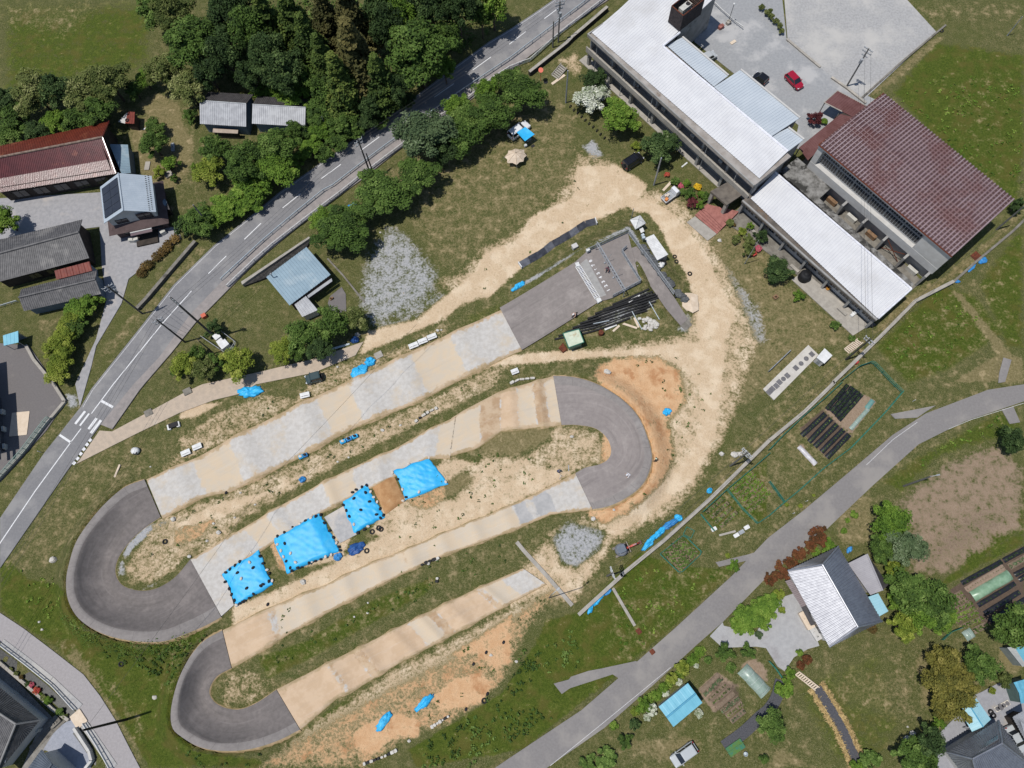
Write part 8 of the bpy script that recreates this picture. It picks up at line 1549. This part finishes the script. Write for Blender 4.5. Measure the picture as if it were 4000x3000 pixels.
def bundle(s, a, b, rot, h, m, label, name='tarpaulin', seed=0, lump=.28):
    p = WG1(s); mb = MB(); g = random.Random(seed + len(label)); c, s_ = math.cos(rot), math.sin(rot); n, k = 30, 12
    mb.blob((0, 0, 0), (a, b, h), seed + len(label), n, k, .1, .3); V = np.array(mb.v)
    nz = vnoise(V[:, 0] + 3 * seed, V[:, 1] + 7, .3, seed) - .5; nz2 = vnoise(V[:, 0] * .4 + V[:, 1], V[:, 1] - V[:, 0], .2, seed + 2) - .5; f = 1 + lump * 1.7 * nz; V[:, 0] *= f; V[:, 1] *= f; V[:, 2] = np.where(V[:, 2] > 0, V[:, 2] * (1 + 1.6 * nz2) + .06 * nz, V[:, 2])
    X, Y = V[:, 0] * c - V[:, 1] * s_, V[:, 0] * s_ + V[:, 1] * c; mb.v = [tuple(q) for q in np.stack([X + p[0], Y + p[1], V[:, 2] + p[2] + .12], -1)]; USED[label] = 1; return tag(mb.build(name, m, None, True), label, 'tarpaulin', 'crumpled blue sheets')
for i, (s, a, b, r, h, m, lab) in enumerate((('F 897,1548', 1.5, .95, .55, .55, BLUE, 'bright blue crumpled sheet on the edge of the first straight'), ('F 990,1468', .9, .75, .4, .7, BLUE, 'rounded blue bundle beside the concrete manhole'), ('F 858,1282', .75, .6, .2, .7, NAVY, 'dark blue barrel-like bundle under the workshop tree'), ('I 2165,70', 2.0, .9, .12, .5, BLUE, 'wide blue crumpled sheet beside the concrete path'),
    ('G 60,815', 1.4, .5, .62, .4, BLUE, 'blue sheet on the grass above the start ramp'), ('J 868,1422', 1.4, .9, .45, .4, NAVY, 'dark blue crumpled sheet below the pale slab'), ('J 712,1495', .75, .55, .6, .35, BLUE2, 'small faded sheet at the corner of the largest cover'), ('J 400,825', .5, .5, 0, .4, BLUE2, 'small round blue bundle above the second straight'),
    ('N 1110,1250', 1.6, .6, .95, .4, BLUE, 'blue sheet on the lower orange bank, the left one'), ('N 1460,1090', 1.6, .55, .75, .4, BLUE, 'blue sheet on the lower orange bank, the right one'), ('K 1338,240', .7, .6, .3, .35, BLUE, 'blue sheet by the orange dirt outside the right turn'), ('K 1705,922', .5, .4, .5, .3, BLUE, 'small blue sheet tucked against the boundary wall'),
    ('K 1440,1158', .6, .55, .3, .4, BLUE, 'topmost blue bundle of the row along the boundary wall'), ('K 1370,1210', 1.5, .5, .6, .35, BLUE2, 'second blue bundle of the row along the boundary wall'), ('K 1275,1285', 1.2, .45, .75, .35, BLUE, 'third blue bundle of the row along the boundary wall'), ('K 1185,1375', 1.5, .5, .85, .35, BLUE, 'lowest blue bundle of the row along the boundary wall'),
    ('H 1850,595', .8, .5, .5, .2, BLUE2, 'pale blue sheet in the grass beyond the gym'), ('H 1760,660', 1.0, .25, .75, .15, BLUE2, 'narrow pale blue sheet along the wall beyond the gym'), ('H 1632,775', .45, .35, .1, .2, BLUE2, 'small pale blue sheet at the field path corner'), ('O 738,210', 1.2, .4, .75, .25, BLUE, 'long blue sheet in the slope grass under the boundary wall'), ('O 678,288', .8, .3, 1.2, .25, BLUE, 'short blue sheet at the bottom of the boundary wall'), ('O 828,140', .6, .25, .7, .2, BLUE2, 'faded blue strip in the slope grass under the boundary wall'),
    ('F 890,225', 1.1, .8, .3, .8, BLUE2, 'faded blue sheet caught in the school field trees'), ('L 700,1430', .6, .35, .8, .25, BLUE2, 'small blue sheet beside the silver tiled house'))): bundle(s, a, b, r, h, m, lab, seed=i)
p = WG1('F 890,225'); bpy.data.objects[[o.name for o in bpy.data.objects if o.get('label') == 'faded blue sheet caught in the school field trees'][0]].location.z += 3.2
for s0, s1, n, lab in (('J 730,512', 'J 885,445', 3, 'long blue wrapped roll in the upper infield'), ('J 375,640', 'J 450,610', 2, 'short blue wrapped roll beside the first straight')):
    a, b = WG(s0 + ' ' + s1.split()[1]); d = unit2(a, b); t = thing('wrapped_roll', lab, 'roll', a, 'blue wrapped rolls'); USED[lab] = 1
    for i in range(n): u, w_ = lerp(a, b, i / n + .02), lerp(a, b, (i + 1) / n - .02); mb = MB(); mb.tube(u + (0, 0, .3), w_ + (0, 0, .3), .36, .34, 10); mb.build('segment', BLUE if i != 1 else BLUE2, t)
    for i in range(n): c = lerp(a, b, (i + .5) / n); mb = MB(); mb.blob((c[0], c[1], c[2] + .68), (.3, .22, .12), i, 8, 5, .1); mb.build('weight', BAGB if i else BAGW, t)
# ------------------------------------------------------------------ gardens
def crop(label, s0, w=.6, h=.22, film=None, plants=None, psize=.2, n=None, name='crop_row', group=None, ph=.18, cat='crop row'):
    q = WG(s0); a, b = q[0], q[1]; L = np.linalg.norm((b - a)[:2]); d = unit2(a, b); nn = np.array([-d[1], d[0]]); t = thing(name, label, cat, lerp(a, b, .5), group); USED[label] = 1; K = max(6, int(L / .8)); v = []; f = []; g = np.random.default_rng(len(label))
    for i in range(K + 1):
        c = lerp(a, b, i / K); e = 1 if 0 < i < K else .3
        for y, z in ((-.5, 0), (-.36, .75), (0, 1), (.36, .75), (.5, 0)): o = c[:2] + nn * w * y * (1 + g.uniform(-.06, .06)); v.append((o[0], o[1], c[2] + .03 + z * h * e + g.uniform(-.015, .015)))
    for i in range(K):
        for j in range(4): f.append((i * 5 + j, i * 5 + j + 1, (i + 1) * 5 + j + 1, (i + 1) * 5 + j))
    mesh('mulch_film' if film is MULCH else 'tunnel_film' if film is FILM else 'ridge', v, f, film or SOILM, t, smooth=True)
    if plants:
        n = n or max(3, int(L / .45)); c = np.array([lerp(a, b, (i + .5) / n) + (0, 0, h + .08) for i in range(n)]); c[:, :2] += g.normal(0, .04, (n, 2)); V, T = leaf_cards(c, np.full(n, psize), 14, psize * .8, g, g.uniform(.1, .9, n), squash=ph / psize); me = card_mesh('plants', V - np.array(t.location), T); me.materials.append(LEAF[plants]); link(bpy.data.objects.new('plants', me), t)
    if film is FILM:
        for i in range(int(L / .9)): c = lerp(a, b, (i + .5) / max(1, int(L / .9))); mb = MB(); mb.path([(*(c[:2] + nn * w * y * 1.02), c[2] + .05 + z * h * 1.03) for y, z in ((-.5, 0), (-.36, .75), (0, 1), (.36, .75), (.5, 0))], .015, 4); mb.build('hoop', WRAIL, t)
    return t
WHICH = ['first', 'second', 'third', 'fourth', 'fifth', 'sixth', 'seventh']
for i, s in enumerate(('290,447 497,258', '352,502 545,300', '402,543 597,350', '460,588 652,395', '507,638 702,437')): crop(f'{WHICH[i]} wide black mulch row counting from the boundary wall', 'L ' + s, .85, .3, MULCH, 'mid', .14, group='lower black mulch rows')
for i, s in enumerate(('503,222 690,8', '540,240 728,26', '565,262 755,45', '588,290 785,66', '612,316 812,90')): crop(f'{WHICH[i]} leek row on black film counting from the boundary wall', 'L ' + s, .7, .25, MULCH, 'dark', .2, group='upper leek rows', ph=.3)
for i, s in enumerate(('920,993 1395,735', '1112,1252 1552,990', '1188,1352 1605,1092', '1252,1442 1690,1165', '1415,725 1700,570', '1545,895 1700,810', '1595,955 1700,890')): crop(['black film row under the green strip of the allotment', 'upper long black film row below the green tunnel', 'middle long black film row below the green tunnel', 'lower long black film row below the green tunnel', 'leafy black film row at the right edge of the allotment', 'short black film row at the right edge, the upper one', 'short black film row at the right edge, the lower one'][i], 'e ' + s, .75, .25, MULCH, 'dark' if i in (4, 0) else 'mid', .18 if i in (0, 4) else .1, n=None if i in (0, 4) else 8, group='black film rows of the vegetable allotment')
crop('long cloudy green plastic tunnel in the vegetable allotment', 'e 1045,1150 1490,888', 1.6, .8, mat('green_tunnel_film', lin(148, 178, 150, .8), lin(118, 152, 120, .8), .35, 1.2, spec=.5), None, name='plastic_tunnel', cat='tunnel'); crop('pale cabbage row at the right edge of the allotment', 'e 1478,800 1690,680', .9, .2, None, 'grey', .28, group='leafy rows of the vegetable allotment')
for i, s in enumerate(('800,1165 920,1092', '795,1215 950,1135', '800,1275 985,1175', '820,1330 1040,1212', '830,1392 1070,1272', '850,1442 1110,1325', '925,1500 1165,1398')): crop(f'{WHICH[i]} bright leafy row down the left end of the allotment', 'e ' + s, .6, .18, None, 'bright' if i not in (1, 2) else 'olive', .26 if i > 2 else .18, group='leafy rows of the vegetable allotment')
crop('pale soil ridge, upper of two beside the green tunnel', 'e 965,1065 1415,790', .7, .2, mat('pale_soil', lin(158, 138, 120, .8), lin(140, 120, 104, .8), .95, 3), 'olive', .08, group='leafy rows of the vegetable allotment'); crop('pale soil ridge, lower of two beside the green tunnel', 'e 985,1085 1435,820', .5, .2, MATS['pale_soil'], None, group='leafy rows of the vegetable allotment')
crop('short clear tunnel at the foot of the vegetable allotment', 'e 955,1625 1050,1565', 1.4, .5, FILM, None, name='plastic_tunnel', cat='tunnel'); crop('leafy stub row at the foot of the vegetable allotment', 'e 1060,1560 1215,1480', .9, .2, None, 'mid', .3)
crop('clear film tunnel on the pale bed above the lane', 'L 865,215 712,392', .7, .3, FILM, None, name='plastic_tunnel', cat='tunnel'); crop('short green netted tunnel at the head of the pale bed', 'L 905,140 850,215', .8, .3, mat('teal_net', lin(96, 150, 146, .8), lin(120, 150, 140, .8), .6, 4), None, name='plastic_tunnel', cat='tunnel'); crop('lone white film tunnel on the grass below the mulch rows', 'L 265,540 412,695', .8, .35, mat('white_film', lin(214, 212, 214, .8), lin(186, 180, 182, .8), .4, 2), None, name='plastic_tunnel', cat='tunnel')
crop('long plastic tunnel above the garden path', 'O 1990,795 2195,1015', 2.0, .8, FILM, None, name='plastic_tunnel', cat='tunnel')
for i, (s, k, r) in enumerate((('1630,1000 1790,850', None, .1), ('1655,1030 1815,880', 'grey', .3), ('1690,1075 1850,930', 'olive', .16), ('1725,1105 1885,970', 'mid', .2), ('1765,1140 1920,1010', None, .1), ('1810,1175 1960,1050', 'grey', .28), ('1850,1215 1990,1095', 'olive', .22), ('1890,1260 2010,1160', 'grey', .2))): crop(f"{(WHICH + ['last'])[i]} row of the vegetable garden counting from the teal garage lane end", 'O ' + s, .75, .22, None, k, r, group='rows of the vegetable garden')
for i in range(6): u = i / 5.6; crop(f'{WHICH[i]} potato row of the leafy plot counting from the wall', f'K {1300 + 165 * u:.0f},{1475 + 150 * u:.0f} {1465 + 150 * u:.0f},{1325 + 135 * u:.0f}', .75, .2, None, 'mid', .36, group='potato rows of the leafy plot')
for i in range(6): u = i / 5.6; crop(f'{WHICH[i]} sparse green row inside the netted plot', f'K {1885 + 190 * u:.0f},{915 + 210 * u:.0f} {2070 + 180 * u:.0f},{755 + 190 * u:.0f}', .6, .15, None, 'bright', .34, group='rows inside the netted plot')
for i in range(4): u = i / 3; crop(f'{WHICH[i]} olive row of the lower bean plot', f'K {1680 + 120 * u:.0f},{1115 + 120 * u:.0f} {1830 + 110 * u:.0f},{985 + 120 * u:.0f}', .6, .15, None, 'mid', .32, group='rows of the lower bean plot')
for s, lab in (('K 2025,1240', 'white crate at the right of the row of garden boxes'), ('K 1980,1280', 'grey basin in the middle of the row of garden boxes'), ('K 1935,1308', 'small white tray at the left of the row of garden boxes'), ('K 1742,1255', 'white bucket by the lower net post')): small('crate', lab, 'crate', s, lambda mb, p: (mb.box((p[0], p[1], p[2] + .12), (.8, .5, .24), .5, .05), mb.box((p[0], p[1], p[2] + .25), (.86, .56, .03), .5, .05)), WRAIL if 'white' in lab else STEEL)
small('plank', 'weathered planks in the grass by the garden boxes', 'plank', 'K 1860,1290', boxy(2.6, .3, .1, .25), CONC)
small('planter', 'green-edged planter box by the lower garden path', 'planter', 'O 1925,1480', lambda mb, p: (mb.box((p[0], p[1], p[2] + .2), (2.5, 1.3, .4), .55, .05), mb.box((p[0], p[1], p[2] + .42), (2.6, .12, .1), .55)), mat('planter_green', lin(52, 118, 100, .8), lin(86, 120, 50, .8), .7, 1.5)); small('bucket', 'pale green bucket by the garden path corner', 'bucket', 'O 2012,1535', lambda mb, p: mb.lathe(p, [(0, 0), (.22, 0), (.3, .45), (.27, .45), (.2, .05), (0, .05)], 14), PALE)
small('frame', 'green square frame in the lane verge grass', 'frame', 'K 1525,1285', lambda mb, p: [mb.tube((p[0] + .9 * math.cos(a), p[1] + .9 * math.sin(a), p[2] + .3), (p[0] + .9 * math.cos(a + PI / 2), p[1] + .9 * math.sin(a + PI / 2), p[2] + .3), .06, .06, 5) for a in (.3, .3 + PI / 2, .3 + PI, .3 + PI * 1.5)], GREENN)
# ------------------------------------------------------------------ small yard things
def septic():
    t = thing('septic_slab', 'long pale slab with eleven dark covers beside the small white hut', 'slab', WG1('H 200,1500')); q = WG('H 345,1325 435,1410 60,1750 -45,1665'); q = WG('H 345,1325 435,1410') + WG('L 50,140 -45,45'); mb = MB(); mb.prism([p[:2] for p in q], -.1, .14); mb.build('slab', mat('clean_concrete', lin(206, 201, 192, .8), lin(192, 186, 177, .8), .9, 1), t)
    for i, s in enumerate(('H 375,1405', 'H 327,1443', 'H 283,1485', 'H 238,1523', 'H 165,1588', 'H 131,1617', 'H 97,1645', 'L 70,18', 'L 35,45', 'L 8,72', 'H 60,1680')):
        if i == 10: continue
        p = WG1(s); mb = MB(); (mb.lathe((p[0], p[1], .145), [(0, .02), (.4, .02), (.4, 0)], 16) if i in (1, 2, 5) else mb.box((p[0], p[1], .155), (.75, .85, .02), .72)); mb.build('cover', mat('cast_cover', lin(120, 118, 120, .8), lin(98, 96, 98, .8), .7, 3), t)
    q = W('H 490,1350 557,1412 487,1482 420,1430', 2.0); t = thing('pump_hut', 'small white flat-roofed hut at the end of the slab', 'hut', (*q[0][:2], 0)); mb = MB(); mb.prism(q, 1.88, 2.0); mb.build('roof', WRAIL, t); mb = MB(); mb.prism(inset(q, .12), 0, 1.87); mb.build('wall', WALL_W, t); p = inset(q, .12); e = sorted(p, key=lambda a: a[0] + a[1])[:2]; d = unit2(*e); mb = MB(); n = np.array([d[1], -d[0]]); n = n if n @ (-(sum(p) / 4)) > 0 else -n; mb.prism([lerp(e[0], e[1], .3), lerp(e[0], e[1], .7), lerp(e[0], e[1], .7) + n * .04, lerp(e[0], e[1], .3) + n * .04], .1, 1.7); mb.build('door', STEEL, t)
    t = thing('rest_slab', 'cream slab with four grey discs by the blue shed', 'slab', WG1('c 1370,855')); q = WG('c 1262,872 1435,772 1478,832 1303,938'); mb = MB(); mb.prism([p[:2] for p in q], -.1, .12); mb.build('slab', mat('cream_slab', lin(222, 214, 200, .8), rough=.9), t)
    for s, r in (('c 1308,890', .3), ('c 1350,868', .42), ('c 1388,845', .3), ('c 1433,820', .3)): p = WG1(s); mb = MB(); mb.lathe((p[0], p[1], .125), [(0, .02), (r, .02), (r, 0)], 16); mb.build('cover', MATS['cast_cover'], t)
septic()
def slat_steps(label, s, n, m):
    q = WG(s); t = thing('steps', label, 'steps', q[0]); USED[label] = 1
    for i in range(n): a, b, c, d = lerp(q[0], q[1], i / n), lerp(q[3], q[2], i / n), lerp(q[3], q[2], (i + .6) / n), lerp(q[0], q[1], (i + .6) / n); mb = MB(); mb.prism([a[:2], b[:2], c[:2], d[:2]], -.1, .12 + .05 * i); mb.build('step', m, t)
    for e in ((q[0], q[1]), (q[3], q[2])): mb = MB(); mb.tube(e[0] + (0, 0, .15), e[1] + (0, 0, .15 + .05 * n), .09, .09, 6); mb.build('side_rail', m, t)
slat_steps('slatted timber steps at the corner of the low white wing', 'H 655,1360 760,1280 808,1310 700,1398', 9, CREAM); slat_steps('concrete steps up the bank at the school corner', 'C 340,650 425,560 475,600 395,690', 7, CONC); slat_steps('green and cream plank bridge at the head of the straw ditch', 'P 232,850 395,985 430,960 265,825', 10, CREAM)
small('plank', 'long worn board laid beside the school corner steps', 'plank', 'C 400,690', boxy(3.2, .5, .15, .7), CREAM); small('sign_board', 'narrow white notice board on the ground by the flower bed', 'board', 'C 1490,1425', boxy(1.4, .25, .1, .72), WRAIL); small('plank', 'timber beam lying beside the flower bed path', 'plank', 'C 1350,1600', boxy(3.0, .45, .12, .85), CREAM)
small('traffic_mirror', 'round orange road mirror at the school corner wall', 'mirror', 'C 248,700', lambda mb, p: (mb.tube(p, p + (0, 0, 2.6), .05, .05, 6), mb.tube(p + (0, 0, 2.8), p + (0, -.12, 3.0), .45, .45, 16)), paint('orange_mirror', (226, 104, 74), .5)); small('stand', 'round black disc lying beside the road mirror', 'disc', 'C 292,710', lambda mb, p: mb.lathe(p, [(0, .06), (.4, .06), (.42, 0)], 16), BLACK)
small('hydrant_box', 'orange-red box on the verge beside the main road', 'box', 'E 1770,1078', boxy(.8, .7, .7, .6, .05), paint('orange_box', (206, 96, 66), .6)); small('hydrant_box', 'red hydrant box on the boundary wall near the slatted steps', 'box', 'H 757,1478', boxy(.6, .45, .6, .7, .05), paint('red_box', (190, 50, 46), .6)); small('road_mirror', 'red-topped marker under the workshop tree', 'marker', 'F 560,1375', lambda mb, p: (mb.tube(p, p + (0, 0, 2.2), .05, .05, 6), mb.tube(p + (0, 0, 2.3), p + (0, -.1, 2.5), .35, .35, 14)), paint('red_box', (190, 50, 46), .6))
for s, sz, lab in (('E 1903,1275', (.9, .9, 1.5), 'upper white switch box inside the pipe fence'), ('E 1925,1312', (.9, .6, 1.2), 'middle white switch box inside the pipe fence'), ('E 1965,1345', (1.3, 1.1, 1.6), 'lower and largest white switch box inside the pipe fence')):
    def sb(mb, p, sz=sz): mb.box((p[0], p[1], p[2] + sz[2] / 2), sz, .75, .05); mb.box((p[0], p[1], p[2] + sz[2] + .04), (sz[0] + .15, sz[1] + .15, .08), .75, .05)
    small('switch_box', lab, 'switch box', s, sb, WRAIL)
small('speaker_box', 'white box on a post at the upper edge of the start ramp', 'box', 'G 653,522', lambda mb, p: (mb.tube(p, p + (0, 0, .6), .05, .05, 6), mb.box((p[0], p[1], p[2] + .8), (.6, .5, .5), .5, .06)), WRAIL); small('cabinet', 'grey-white cabinet on the grass above the start ramp', 'cabinet', 'G 540,488', lambda mb, p: (mb.box((p[0], p[1], p[2] + .5), (.9, .7, .9), .5, .05), mb.box((p[0], p[1], p[2] + .98), (1.0, .8, .08), .5, .05)), WALL_W)
small('speaker_box', 'upper pale speaker box by the container corner', 'box', 'G 1120,405', lambda mb, p: (mb.tube(p, p + (0, 0, 1), .04, .04, 6), mb.box((p[0], p[1], p[2] + 1.2), (.5, .4, .4), .5, .05)), PALE); small('speaker_box', 'lower pale speaker box by the container corner', 'box', 'G 1128,425', lambda mb, p: (mb.tube(p, p + (0, 0, 1), .04, .04, 6), mb.box((p[0], p[1], p[2] + 1.2), (.5, .4, .4), .2, .05)), PALE)
bundle('G 1275,640', .9, .6, .6, .3, WRAIL, 'white crumpled sheet at the end of the container', seed=31); bundle('G 1300,615', .7, .4, .2, .35, BLACK, 'black crumpled sheet at the end of the container', seed=32)
for s, lab, m, sz in (('H 62,912', 'tan wooden crate on the lawn below the low wing', TIMBER, (.8, .7, .4)), ('H 515,838', 'orange-brown basin on the terrace of the low wing', mat('orange_basin', lin(206, 146, 60, .8), rough=.7), (.6, .5, .35)), ('H 492,818', 'maroon pot on the terrace of the low wing', ROOF_BR2, (.4, .4, .5)), ('H 745,1050', 'white bench at the terrace end of the low wing', WRAIL, (1.9, .5, .45)), ('H 1795,555', 'rusty sheet lying on the grass beyond the gym', RUSTM, (1.5, 1.3, .08)), ('F 655,925', 'tan box on the asphalt pad beside the workshop', TIMBER, (.7, .4, .3)), ('F 720,1340', 'bundle of pale poles under the workshop tree', PALE, (3.6, .3, .2)), ('A 1275,1435', 'pale slab in the garden path of the farm', CONC, (.9, 1.8, .15)), ('A 1460,1510', 'stacked grey slabs at the end of the farm garden', CONC, (1.4, 1.2, .3)), ('A 1500,1280', 'dark trough beside the farm garden conifer', STEEL, (.6, 1.8, .4)), ('A 1255,1112', 'white board lying by the tyre hut', WRAIL, (.9, .25, .1)), ('d 1050,535', 'brick planter block on the bank above the school yard', BRICK, (1.1, .7, .6)), ('d 1190,455', 'concrete lamp base on the bank above the school yard', CONC, (.9, .7, .6)), ('d 1285,810', 'pale slab on the gravel of the school yard', CREAM, (1.2, .6, .15)), ('h 195,1035', 'square pale concrete pad on the asphalt lot', CREAM, (2.9, 4.0, .06)), ('b 570,1250', 'mossy stepping strip before the bottom-left storehouse', CONC_D, (1.1, 6.0, .08)), ('b 660,1110', 'rough stone steps beside the bottom-left house', CONC_D, (1.6, 1.2, .5)), ('b 935,1080', 'pale drain bridge slab between the two white guard rails', CREAM, (1.7, 2.2, .25)), ('O 1095,478', 'rusty square lid in the green slope', RUSTM, (.7, .8, .12)), ('O 1212,655', 'rusty square lid on the edge of the lane', RUSTM, (.7, .7, .1)), ('P 325,380', 'cluttered potting table against the silver tiled house', CREAM, (1.2, 2.6, .6)), ('P 400,490', 'heap of plastic pots against the silver tiled house', WALL_W, (1.0, 2.2, .4))):
    an = {'h 195,1035': .1, 'b 570,1250': -.75, 'b 660,1110': .8, 'b 935,1080': .75, 'A 1275,1435': 0, 'A 1500,1280': .2, 'P 325,380': .45, 'P 400,490': .5, 'F 720,1340': .3}.get(s, .65)
    def bb(mb, p, sz=sz, an=an):
        mb.box((p[0], p[1], p[2] + sz[2] / 2), sz, an, .08)
        if sz[2] > .25:
            for k in range(4): q = random.Random(k + len(lab)); mb.box((p[0] + q.uniform(-.3, .3) * sz[0], p[1] + q.uniform(-.3, .3) * sz[1], p[2] + sz[2] + .08), (.25, .2, .16), an + k, .04)
    small({'crate': 'crate', 'basin': 'basin', 'pot': 'pot'}.get(lab.split()[2], 'slab') if 'slab' in lab or 'crate' in lab else 'yard_object', lab, 'yard object', s, bb, m)
def rail_stack():
    q = WG('H 0,1555 182,1382'); t = thing('post_fence', 'short dark pipe fence on the lawn beside the slab', 'fence', q[0]); Q = even_line(q, 5)
    for p in Q: mb = MB(); mb.tube(p, p + (0, 0, .9), .06, .06, 6); mb.build('post', STEEL, t)
    for h in (.45, .9): mb = MB(); mb.tube(q[0] + (0, 0, h), q[1] + (0, 0, h), .07, .07, 6); mb.build('rail', STEEL, t)
rail_stack()
b, h = leaning('1302,80', '1195,420', 'd'); t = thing('street_lamp', 'slim street lamp with a white globe above the school yard', 'lamp', b); mb = MB(); mb.tube(b, b + (0, 0, h), .06, .05, 8); mb.build('shaft', DPOLE, t); mb = MB(); mb.blob(b + (0, 0, h + .1), .22, 1, 12, 8, 0); mb.build('globe', WRAIL, t)
for s, lab in (('I 355,590', 'small white marker post on the roadside verge'), ('L 1250,150', 'white marker post on the straw verge of the lane'), ('L 325,1015', 'upper white marker stick on the verge of the lane'), ('L 212,1120', 'lower white marker stick on the verge of the lane'), ('E 1560,1045', 'tiny verge stake beside the sloping wall')): small('marker_post', lab, 'post', s, lambda mb, p: (mb.tube(p, p + (0, 0, .9), .05, .05, 6), mb.tube(p + (0, 0, .6), p + (0, 0, .75), .058, .058, 6)), WRAIL)
